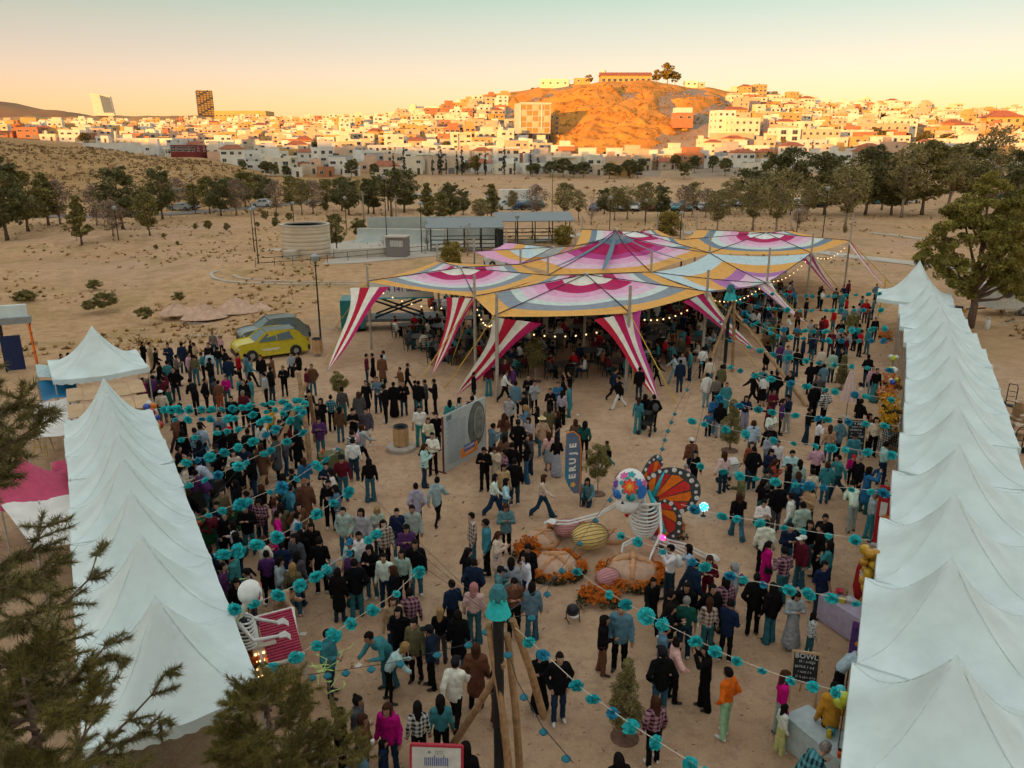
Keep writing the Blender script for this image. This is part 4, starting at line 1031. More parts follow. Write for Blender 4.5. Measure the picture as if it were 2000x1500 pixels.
tail((9.5, 42.7, 4.0), (11.6, 45.2, 4.2), P(1482, 690), ['crimson', 'mint', 'crimson', 'cream'])
tail((16.6, 52.7, 3.2), (18.3, 54.5, 3.1), P(1578, 634), ['pink', 'cream', 'pink', 'white'], z0=3.1)
tail((22.3, 60.4, 4.0), (24.2, 62.3, 4.2), P(1637, 576), ['magenta', 'cream', 'magenta', 'white'])
tail((29.4, 69.0, 4.3), (30.1, 69.9, 4.3), (32.8, 66.4), ['cream', 'magenta'])
# guy straps
for a_, f_ in [(A, (634, 712)), (A, (655, 640)), (B, (825, 735)), (B, (880, 712)), (Cn, (868, 760)), (Cn, (940, 745)), (D, (1322, 790)), (D, (1238, 760)), (E_, (1475, 715)), (E_, (1500, 680)), (F_, (1590, 640)), (R0, (1650, 580)), (R2, (1745, 560))]:
    f3 = P(*f_); MB().tube([Vector(a_) - OFF, f3 - OFF], .028, 4).build('guy_strap', [M_strap], star)
# strings of warm bulbs under the sails
M_bulb = mat('warm_bulb', (1.0, 0.62, 0.28), .4, emit=1.6); M_wire = mat('wire', (0.03, 0.03, 0.03), .6)
bulb = MB().ball((0, 0, 0), .042, 6, 4).data('bulb', [M_bulb], True)
def bulb_string(p, q, n, label, sag=.6):
    p, q = Vector(p), Vector(q); o = empty('bulb_string', p)
    pts = []
    for i in range(n + 1):
        t = i / n; v = p.lerp(q, t) - Vector((0, 0, sag * 4 * t * (1 - t))); pts.append(v - p)
    MB().tube(pts, .012, 4).build('wire', [M_wire], o)
    for v in pts[1:-1]: ob('bulb', bulb, o, v - Vector((0, 0, .08)))
    return tag(o, label, 'string lights', 'warm bulb strings under the striped tent')
bulb_string((-2.0, 42.2, 4.1), (-.9, 37.7, 4.0), 9, 'short bulb string at the gap between the two front sails')
bulb_string((6.2, 39.6, 3.9), (11.2, 44.8, 3.9), 12, 'bulb string along the right rim of the front sail')
bulb_string((-.5, 38.6, 3.6), (6.0, 39.5, 3.6), 12, 'bulb string along the front rim of the front sail')
bulb_string((11.5, 45.5, 3.8), (17.6, 54.2, 3.0), 14, 'bulb string under the drooping lily sail')
bulb_string((2.3, 50, 3.8), (9.2, 51, 3.8), 12, 'bulb string deep under the tent centre')
bulb_string((24, 62, 4.0), (29.5, 69, 4.1), 10, 'bulb string under the far right sail corner')
bulb_string((-8.6, 48.2, 3.9), (-2.2, 43.2, 3.8), 10, 'bulb string under the left sail')
bulb_string((18.2, 55.5, 3.1), (23.4, 61.5, 4.0), 11, 'bulb string between the lily sail and the far right sail')
# ================================================================ people
def surface_nets(F, org, h):
    nx, ny, nz = F.shape; S = F < 0
    acc = np.zeros((nx - 1, ny - 1, nz - 1, 3), np.float32); cnt = np.zeros((nx - 1, ny - 1, nz - 1), np.float32)
    for ax in range(3):
        oth = [a for a in range(3) if a != ax]
        for o1 in (0, 1):
            for o2 in (0, 1):
                off = [0, 0, 0]; off[oth[0]] = o1; off[oth[1]] = o2
                s0 = tuple(slice(off[a], off[a] + F.shape[a] - 1) for a in range(3))
                off2 = list(off); off2[ax] += 1
                s1 = tuple(slice(off2[a], off2[a] + F.shape[a] - 1) if a != ax else slice(1, F.shape[a]) for a in range(3))
                f0, f1 = F[s0], F[s1]; m = (f0 < 0) != (f1 < 0)
                t = np.where(m, f0 / np.where(m, f0 - f1, 1), 0)
                cnt += m
                for a in range(3): acc[..., a] += np.where(m, off[a] if a != ax else t, 0)
    act = cnt > 0; idx = -np.ones(cnt.shape, np.int64); idx[act] = np.arange(act.sum())
    cells = np.argwhere(act); v = (cells + acc[act] / cnt[act][:, None]) * h + org
    fs = []
    for ax in range(3):
        b, c = [a for a in range(3) if a != ax]
        sl0 = [slice(None)] * 3; sl1 = [slice(None)] * 3
        sl0[ax] = slice(0, -1); sl1[ax] = slice(1, None)
        for a in (b, c): sl0[a] = slice(1, -1); sl1[a] = slice(1, -1)
        s0, s1 = S[tuple(sl0)], S[tuple(sl1)]; e = np.argwhere(s0 != s1)
        if not len(e): continue
        sg = s0[tuple(e.T)]; base = e.copy(); base[:, b] += 1; base[:, c] += 1
        q = []
        for db, dc in ((-1, -1), (0, -1), (0, 0), (-1, 0)):
            p = base.copy(); p[:, b] += db; p[:, c] += dc; q.append(idx[tuple(p.T)])
        q = np.stack(q, -1); flip = sg if ax != 1 else ~sg
        q[~flip] = q[~flip][:, ::-1]; fs.append(q)
    return v.astype(np.float32), np.concatenate(fs), cells
def smin(a, b, k): h = np.clip(.5 + .5 * (b - a) / k, 0, 1); return b + (a - b) * h - k * h * (1 - h)
class Body:
    def __init__(s, lo, hi, h):
        s.h = h; s.lo = np.array(lo, np.float32); n = np.ceil((np.array(hi) - lo) / h).astype(int) + 1
        s.g = np.stack(np.meshgrid(*[s.lo[a] + h * np.arange(n[a]) for a in range(3)], indexing='ij'), -1).astype(np.float32); s.G = {}
    def win(s, lo, hi):
        i0 = np.maximum(0, np.floor((np.array(lo) - s.lo) / s.h).astype(int)); i1 = np.minimum(s.g.shape[:3], np.ceil((np.array(hi) - s.lo) / s.h).astype(int) + 1)
        return tuple(slice(int(p), int(max(p + 1, q))) for p, q in zip(i0, i1))
    def put(s, k, w, d, sm=.03):
        if k not in s.G: s.G[k] = np.full(s.g.shape[:3], .3, np.float32)
        s.G[k][w] = smin(s.G[k][w], d, sm)
    def cap(s, k, a, b, r1, r2, sc=(1, 1, 1), sm=.03, fold=0.0):
        sc = np.array(sc, np.float32); a = np.array(a, np.float32); b = np.array(b, np.float32); m = max(r1, r2) / np.minimum(sc, 1) + .07
        w = s.win(np.minimum(a, b) - m, np.maximum(a, b) + m); g = s.g[w]
        p = (g - a) * sc; d = (b - a) * sc; L = float(d @ d) + 1e-9
        t = np.clip((p @ d) / L, 0, 1); q = np.linalg.norm(p - t[..., None] * d, axis=-1) - (r1 + (r2 - r1) * t)
        if fold: q = q + fold * np.sin(g[..., 2] * 46 + g[..., 0] * 19 + g[..., 1] * 27) * np.sin(g[..., 2] * 13 + g[..., 0] * 31)
        s.put(k, w, q, sm)
    def ell(s, k, c, r, sm=.03):
        r = np.array(r, np.float32); c = np.array(c, np.float32); w = s.win(c - r - .07, c + r + .07); p = (s.g[w] - c) / r
        s.put(k, w, (np.linalg.norm(p, axis=-1) - 1) * float(r.min()), sm)
    def mesh(s):
        ks = sorted(s.G); A = np.stack([s.G[k] for k in ks]); F = s.G[ks[0]].copy()
        for k in ks[1:]: F = smin(F, s.G[k], .012)
        F[0] = F[-1] = 1; F[:, 0] = F[:, -1] = 1; F[:, :, 0] = F[:, :, -1] = 1
        v, f, cells = surface_nets(F, s.lo, s.h); gid = np.array(ks)[np.argmin(A, 0)]
        c = np.clip(np.round((v - s.lo) / s.h).astype(int), 0, np.array(gid.shape) - 1); vg = gid[tuple(c.T)]
        return v, f, vg[f[:, 0]]
ARM = {'down': ((.06, -.02, -.29), (.08, .06, -.53)), 'pocket': ((.11, -.08, -.27), (.03, .06, -.46)), 'phone': ((.07, .05, -.27), (-.07, .26, -.14)), 'cross': ((.08, .08, -.26), (-.19, .20, -.19)), 'hold': ((.07, .0, -.28), (.0, .23, -.22)), 'raise': ((.10, .22, -.02), (-.02, .30, .20)), 'hips': ((.20, -.06, -.24), (.03, .03, -.40)), 'fwd': ((.05, .16, -.24), (.04, .36, -.36)), 'back': ((.06, -.15, -.25), (.07, -.17, -.49)), 'out': ((.20, .08, -.19), (.36, .22, -.20)), 'lap': ((.07, .04, -.28), (-.03, .24, -.36))}
POSE = {'s': dict(arms=('down', 'down'), legs=((2, 2), (-2, 2))), 'p': dict(arms=('pocket', 'pocket'), legs=((5, 6), (-3, 3))), 'h': dict(arms=('phone', 'phone'), legs=((4, 5), (-3, 3)), head=18), 'o': dict(arms=('hold', 'down'), legs=((6, 8), (-4, 4))), 'c': dict(arms=('cross', 'cross'), legs=((4, 4), (-4, 3))), 'w': dict(arms=('fwd', 'back'), legs=((-20, 26), (25, 6)), lean=.03), 'r': dict(arms=('raise', 'raise'), legs=((4, 4), (-4, 4))), 'i': dict(arms=('hips', 'hips'), legs=((8, 6), (-4, 4))), 'e': dict(arms=('out', 'down'), legs=((4, 4), (-4, 4))), 'b': dict(arms=('fwd', 'hold'), legs=((6, 8), (-6, 6)), lean=.28, head=16), 't': dict(arms=('lap', 'hold'), legs=((86, 86), (84, 82)), sit=.47), 'k': dict(arms=('lap', 'lap'), legs=((104, 128), (60, 128)), sit=.22, lean=.10)}
BODY = {}
def body_mesh(pose, top, bot, h=.022):
    key = (pose, top, bot, h)
    if key in BODY: return BODY[key]
    q = POSE[pose]; lean = q.get('lean', 0.0); sit = q.get('sit')
    hipz = .90
    J = []; feet = []
    for s, (a, k) in zip((1, -1), q['legs']):
        hp = np.array([s * .085, 0, 0.0]); a1 = R(a); a2 = R(a - k)
        kn = hp + np.array([s * .012, math.sin(a1) * .42, -math.cos(a1) * .42]); an = kn + np.array([s * .008, math.sin(a2) * .41, -math.cos(a2) * .41]); J.append([hp, kn, an])
    low = min(j[2][2] for j in J); hipz = (sit if sit is not None else -low + .07)
    for j in J:
        for p in j: p[2] += hipz
    if sit is not None:
        for j in J: j[2][2] = max(j[2][2], .07)
    pel = np.array([0, 0, hipz + .03]); ch = pel + np.array([0, lean * .55, .33 - lean * .12]); sh = pel + np.array([0, lean, .48 - lean * .25]); nk = sh + np.array([0, .015 + lean * .12, .06]); hd = nk + np.array([0, .02 + lean * .22 + (.02 if q.get('head') else 0), .135])
    lo = np.array([-.48, -.42, -.02]); hi = np.array([.48, .58, hd[2] + .16])
    B = Body(lo, hi, h)
    jk = {'t': .0, 's': .004, 'h': .012, 'j': .016, 'c': .018}[top]
    fd = .006 if h < .03 else 0
    # trousers, skirts
    B.cap(2, pel + [-.055, 0, -.02], pel + [.055, 0, -.02], .105, .105, (1, 1.08, 1), fold=fd)
    LR = {'straight': (.086, .066, .060, .058), 'flare': (.084, .060, .062, .098), 'wide': (.092, .084, .084, .092), 'slim': (.082, .056, .052, .038), 'skirt': (.078, .054, .05, .034), 'short': (.086, .07, .05, .034), 'long': (.07, .06, .05, .04)}[bot]
    for j in J:
        hp, kn, an = j
        if bot in ('skirt', 'short'):
            B.cap(0, kn, an, .052, .036)
            if bot == 'short': B.cap(2, hp, hp + (kn - hp) * .75, LR[0], LR[1] + .012, fold=fd)
        elif bot != 'long':
            B.cap(2, hp, kn, LR[0], LR[1], fold=fd); B.cap(2, kn, an + [0, 0, -.02], LR[2], LR[3], sm=.05, fold=fd)
        toe = an + np.array([(.02 if an[0] > 0 else -.02), .15, -.03]); 
        B.cap(3, an + [0, -.03, -.025], toe, .043, .034, (1, 1, 1.0))
    if bot == 'skirt': B.cap(2, pel + [0, 0, .02], pel + [0, .02, -.42], .13, .21, (1, 1.15, 1), fold=fd * 1.6)
    if bot == 'long': B.cap(2, pel + [0, 0, .02], pel + [0, .01, -.74], .125, .24, (1, 1.1, 1), fold=fd * 2)
    # top
    B.cap(1, pel + [0, 0, .06], ch, .142 + jk, .152 + jk, (1, 1.42, 1), fold=fd)
    B.cap(1, ch, sh + [0, 0, -.05], .152 + jk, .135 + jk, (1, 1.45, 1), sm=.05, fold=fd)
    B.cap(1, sh + [-.13, 0, -.02], sh + [.13, 0, -.02], .066 + jk, .066 + jk, sm=.06)
    if top in 'jh': B.cap(1, pel + [0, 0, -.06], pel + [0, 0, .1], .158 + jk, .150 + jk, (1, 1.3, 1), fold=fd)
    if top == 'c': B.cap(1, pel + [0, 0, -.40], pel + [0, 0, .1], .20, .155, (1, 1.2, 1), fold=fd)
    if top == 'h': B.cap(1, nk + [-.06, -.06, .01], nk + [.06, -.06, .01], .058, .058)
    hands = []
    for s, an_ in zip((1, -1), q['arms']):
        e, w = ARM[an_]; S0 = sh + np.array([s * .165, 0, -.02]); El = S0 + np.array([s * e[0], e[1], e[2]]); Wr = S0 + np.array([s * w[0], w[1], w[2]])
        B.cap(1, S0, El, .058 + jk, .05 + jk, sm=.05, fold=fd)
        if top == 't': B.cap(0, El, Wr, .042, .032)
        else: B.cap(1, El, Wr, .047 + jk, .040 + jk * .7, fold=fd)
        d = Wr - El; d = d / np.linalg.norm(d); B.cap(0, Wr, Wr + d * .085, .028, .033, sm=.02); hands.append((Wr + d * .085, d, s))
    # neck and head
    tilt = R(q.get('head', 0)); cx, sx_ = math.cos(tilt), math.sin(tilt)
    def hl(x, y, z): return hd + np.array([x, y * cx + z * sx_, z * cx - y * sx_])
    B.cap(0, nk + [0, 0, -.05], hd + [0, -.01, -.04], .055, .05)
    B.ell(0, hl(0, -.005, .02), (.076, .095, .105)); B.ell(0, hl(0, .03, -.045), (.056, .062, .07)); B.cap(0, hl(0, .088, .02), hl(0, .108, -.02), .011, .017, sm=.02)
    for s in (-1, 1): B.ell(0, hl(s * .078, -.005, 0), (.014, .026, .034), sm=.01)
    v, f, mi = B.mesh()
    v = list(map(tuple, v)); F = [tuple(x) for x in f]; MI = list(mi)
    if h < .03:
        m = MB()
        for c, d, s in hands:
            d = Vector(d); side = d.cross(Vector((0, 0, 1)) if abs(d.z) < .9 else Vector((0, 1, 0))).normalized(); nm = side.cross(d)
            for i, (o, L) in enumerate(((-.027, .062), (-.009, .075), (.009, .07), (.027, .055))):
                p0 = Vector(c) + side * o; p1 = p0 + d * L * .55 + nm * .006; p2 = p1 + (d * .7 - nm * .6 * s).normalized() * L * .45; m.tube([p0, p1, p2], [.0095, .009, .007], 5)
            p0 = Vector(c) - d * .045 + side * .03 * s; m.tube([p0, p0 + (d * .6 + side * s).normalized() * .035, p0 + (d * 1.0 + side * s * .8).normalized() * .062], [.012, .011, .008], 5)
        base = len(v); v += [tuple(p) for p in m.v]; F += [tuple(i + base for i in g) for g in m.f]; MI += [0] * len(m.f)
        m = MB()
        for s in (-1, 1): m.ball(hl(s * .031, .083, .012), (.013, .010, .008), 6, 4)
        m.box(hl(0, .088, -.052), (.04, .012, .008))
        base = len(v); v += [tuple(p) for p in m.v]; F += [tuple(i + base for i in g) for g in m.f]; MI += [4] * len(m.f)
    me = mesh('body', v, F, [M_skin, M_top, M_bot, M_shoe, M_eye], MI, True)
    BODY[key] = (me, Vector(hd), tilt, Vector(sh)); return BODY[key]
M_skin = mat('skin', (.5, .3, .2), .6, var=.06, attr='skin_c'); M_top = mat('cloth_top', (.5, .5, .5), .95, spec=.04, var=.22, scale=9, attr='top_c', bump=.3)
M_bot = mat('cloth_bottom', (.5, .5, .5), .95, spec=.04, var=.18, scale=10, attr='bot_c', bump=.3); M_shoe = mat('shoe', (.5, .5, .5), .6, attr='shoe_c'); M_eye = mat('eye_and_lip', (0.05, 0.02, 0.02), .4)
M_hair = mat('hair', (.5, .5, .5), .85, var=.4, scale=34, attr='hair_c', spec=.06, bump=.4)
def pattern(name, c1, c2, c3=None, kind='plaid', sc=9.0):
    m = bpy.data.materials.new(name); m.use_nodes = True; t = m.node_tree; b = t.nodes['Principled BSDF']; b.inputs['Roughness'].default_value = .95; b.inputs['Specular IOR Level'].default_value = .05; MATS[name] = m
    c = t.nodes.new('ShaderNodeTexCoord'); sp = t.nodes.new('ShaderNodeSeparateXYZ'); t.links.new(c.outputs['Object'], sp.inputs[0])
    def band(o, w):
        a = t.nodes.new('ShaderNodeMath'); a.operation = 'MULTIPLY'; a.inputs[1].default_value = w; t.links.new(o, a.inputs[0])
        f = t.nodes.new('ShaderNodeMath'); f.operation = 'FRACT'; t.links.new(a.outputs[0], f.inputs[0])
        g = t.nodes.new('ShaderNodeMath'); g.operation = 'GREATER_THAN'; g.inputs[1].default_value = .5; t.links.new(f.outputs[0], g.inputs[0]); return g.outputs[0]
    mx = t.nodes.new('ShaderNodeMixRGB'); mx.inputs[1].default_value = (*c1, 1); mx.inputs[2].default_value = (*c2, 1)
    if kind == 'plaid':
        ad = t.nodes.new('ShaderNodeMath'); ad.operation = 'ADD'; t.links.new(sp.outputs['X'], ad.inputs[0]); t.links.new(sp.outputs['Y'], ad.inputs[1])
        a = band(ad.outputs[0], sc); z = band(sp.outputs['Z'], sc); q = t.nodes.new('ShaderNodeMath'); q.operation = 'ADD'; t.links.new(a, q.inputs[0]); t.links.new(z, q.inputs[1])
        h = t.nodes.new('ShaderNodeMath'); h.operation = 'MULTIPLY'; h.inputs[1].default_value = .5; t.links.new(q.outputs[0], h.inputs[0]); t.links.new(h.outputs[0], mx.inputs[0])
    elif kind == 'stripe': t.links.new(band(sp.outputs['Z'], sc), mx.inputs[0])
    else:
        n = t.nodes.new('ShaderNodeTexVoronoi'); n.inputs['Scale'].default_value = sc; t.links.new(c.outputs['Object'], n.inputs['Vector'])
        g = t.nodes.new('ShaderNodeMath'); g.operation = 'LESS_THAN'; g.inputs[1].default_value = .38; t.links.new(n.outputs['Distance'], g.inputs[0]); t.links.new(g.outputs[0], mx.inputs[0])
    t.links.new(mx.outputs[0], b.inputs['Base Color']); return m
PAT = {'plbw': (pattern('plaid_black_white', (.015, .015, .015), (.62, .60, .56)), 'checked'), 'plred': (pattern('plaid_red', (.05, .012, .025), (.36, .20, .24)), 'maroon plaid'), 'plbrown': (pattern('plaid_brown', (.12, .065, .045), (.52, .44, .36), sc=8), 'brown plaid'), 'plteal': (pattern('plaid_teal', (.015, .03, .04), (.10, .30, .33)), 'teal plaid'), 'stripe': (pattern('stripes', (.02, .02, .02), (.62, .6, .57), kind='stripe', sc=11), 'striped'), 'floral': (pattern('floral', (.05, .13, .18), (.5, .55, .55), kind='dots', sc=22), 'blue patterned'), 'dots': (pattern('graphic', (.6, .6, .58), (.12, .12, .13), kind='dots', sc=14), 'white printed')}
CC = {'black': (.008, .0075, .008), 'navy': (.012, .022, .048), 'white': (.68, .66, .62), 'grey': (.32, .33, .34), 'dgrey': (.07, .07, .075), 'teal': (.045, .20, .22), 'blue': (.03, .13, .25), 'sky': (.40, .52, .56), 'denim': (.10, .18, .23), 'maroon': (.10, .012, .022), 'orange': (.70, .13, .012), 'pink': (.58, .32, .36), 'peach': (.62, .42, .34), 'magenta': (.45, .008, .16), 'olive': (.12, .10, .05), 'brown': (.13, .06, .032), 'tan': (.40, .27, .16), 'cream': (.62, .53, .41), 'green': (.03, .15, .07), 'dgreen': (.012, .075, .055), 'mint': (.33, .46, .36), 'purple': (.09, .03, .11), 'red': (.42, .012, .018), 'mustard': (.50, .25, .03), 'rust': (.28, .07, .035), 'lime': (.50, .55, .25), 'jean': (.035, .115, .145), 'djean': (.016, .036, .06), 'ljean': (.17, .27, .30), 'khaki': (.36, .25, .15)}
CN = {'dgrey': 'dark grey', 'sky': 'pale blue', 'dgreen': 'dark green', 'jean': 'blue jeans', 'djean': 'dark jeans', 'ljean': 'light jeans'}
TOPW = {'t': 'T-shirt', 's': 'sweater', 'h': 'hoodie', 'j': 'jacket', 'c': 'coat'}
# hair and hats, built about the head centre facing +Y
HB = {}
def head_piece(k):
    if k in HB: return HB[k]
    h = .016; B = Body((-.2, -.28, -.52), (.2, .22, .2), h)
    def shell(thick=.014):
        B.ell(0, (0, -.012, .024), (.078 + thick, .098 + thick, .108 + thick))
    def cut():      # clear the face
        g = B.g; face = np.maximum(np.maximum(-(g[..., 1] - (.030 - .0)), (g[..., 2] - .055)), -1); B.G[0] = np.maximum(B.G[0], -np.maximum(.034 - g[..., 1], g[..., 2] - .062))
        B.G[0] = np.maximum(B.G[0], -(g[..., 2] + .05) if k == 'b' else B.G[0])
    if k == 'b': shell(.012); cut()
    elif k in ('L', 'R', 'Y', 'M'):
        shell(.018); cut(); B.cap(0, (0, -.075, .02), (0, -.10, -.36), .085, .075, (1, 1.6, 1), sm=.05, fold=.006)
        for s in (-1, 1): B.cap(0, (s * .075, -.01, .02), (s * .085, .005, -.20), .028, .024, sm=.03)
    elif k == 'P': shell(.013); cut(); B.cap(0, (0, -.12, .05), (0, -.17, -.22), .035, .028, sm=.03)
    elif k == 'U': shell(.013); cut(); B.ell(0, (0, -.06, .15), (.045, .045, .04))
    elif k in ('C', 'W', 'K', 'B'):
        B.ell(0, (0, -.012, .035), (.094, .112, .108)); B.G[0] = np.maximum(B.G[0], .035 - B.g[..., 2]); B.cap(0, (-.045, .12, .045), (.045, .12, .045), .058, .058, (1, .8, 5.0), sm=.01)
    elif k in ('H', 'h'):
        B.ell(0, (0, -.012, .05), (.088, .105, .11)); B.G[0] = np.maximum(B.G[0], .04 - B.g[..., 2]); B.cap(0, (0, -.04, .048), (0, .02, .048), .175, .175, (1, 1, 9), sm=.01)
    elif k == 'G': shell(.03); g = B.g; B.G[0] = np.maximum(B.G[0], -np.maximum(.05 - g[..., 1], g[..., 2] - .07)); B.cap(0, (0, -.05, -.05), (0, -.05, -.12), .085, .09, sm=.04)
    v, f, mi = B.mesh(); HB[k] = mesh('hair', v, f, [M_hair], None, True); return HB[k]
HAIRC = {'b': (.012, .009, .008), 'L': (.012, .009, .008), 'R': (.055, .022, .012), 'Y': (.32, .19, .075), 'M': (.42, .17, .16), 'P': (.014, .01, .009), 'U': (.014, .01, .009), 'C': (.015, .015, .018), 'W': (.66, .63, .58), 'K': (.48, .012, .012), 'B': (.03, .14, .24), 'H': (.62, .46, .25), 'h': (.20, .10, .05), 'G': (.3, .3, .31)}
HAIRW = {'b': 'short dark hair', 'L': 'long black hair', 'R': 'long brown hair', 'Y': 'long fair hair', 'M': 'long reddish-pink hair', 'P': 'ponytail', 'U': 'hair bun', 'C': 'black cap', 'W': 'white cap', 'K': 'red cap', 'B': 'blue cap', 'H': 'straw hat', 'h': 'brown hat', 'G': 'hood up', 'n': 'cropped hair'}
HNAME = {'C': 'cap', 'W': 'cap', 'K': 'cap', 'B': 'cap', 'H': 'straw_hat', 'h': 'brown_hat', 'G': 'hood'}
POSEW = {'s': 'standing', 'p': 'with hands in pockets', 'h': 'holding a phone', 'o': 'holding something', 'c': 'with arms folded', 'w': 'walking', 'r': 'with raised arms', 'i': 'with hands on hips', 'e': 'reaching out', 'b': 'leaning forward', 't': 'sitting', 'k': 'crouching'}
BOTW = {'f': 'flared ', 'w': 'wide ', 'k': '', 'g': 'slim ', '': ''}
YAW = {'b': 0, 'f': 180, 'r': -90, 'l': 90, 'br': -45, 'bl': 45, 'fr': -135, 'fl': 135}
backpack = MB().ball((0, 0, 0), (.14, .085, .2), 10, 8).box((0, -.07, -.06), (.18, .06, .14)).data('backpack', [mat('bag_cloth', (.5, .5, .5), .8, attr='bag_c')], True)
handbag = MB().box((0, 0, 0), (.24, .10, .18), taper=.85).tube([(-.09, 0, .08), (-.05, 0, .27), (.05, 0, .27), (.09, 0, .08)], .008, 4).data('handbag', [MATS['bag_cloth']])
tote = MB().box((0, 0, 0), (.34, .07, .40), taper=1.04).tube([(-.1, 0, .2), (-.06, 0, .42), (.06, 0, .42), (.1, 0, .2)], .008, 4).data('tote_bag', [MATS['bag_cloth']])
cup = MB().lathe([(.034, 0), (.042, .12), (.044, .12), (.044, .13), (0, .135)], 10).data('cup', [mat('cup_paper', (.66, .62, .58), .6)])
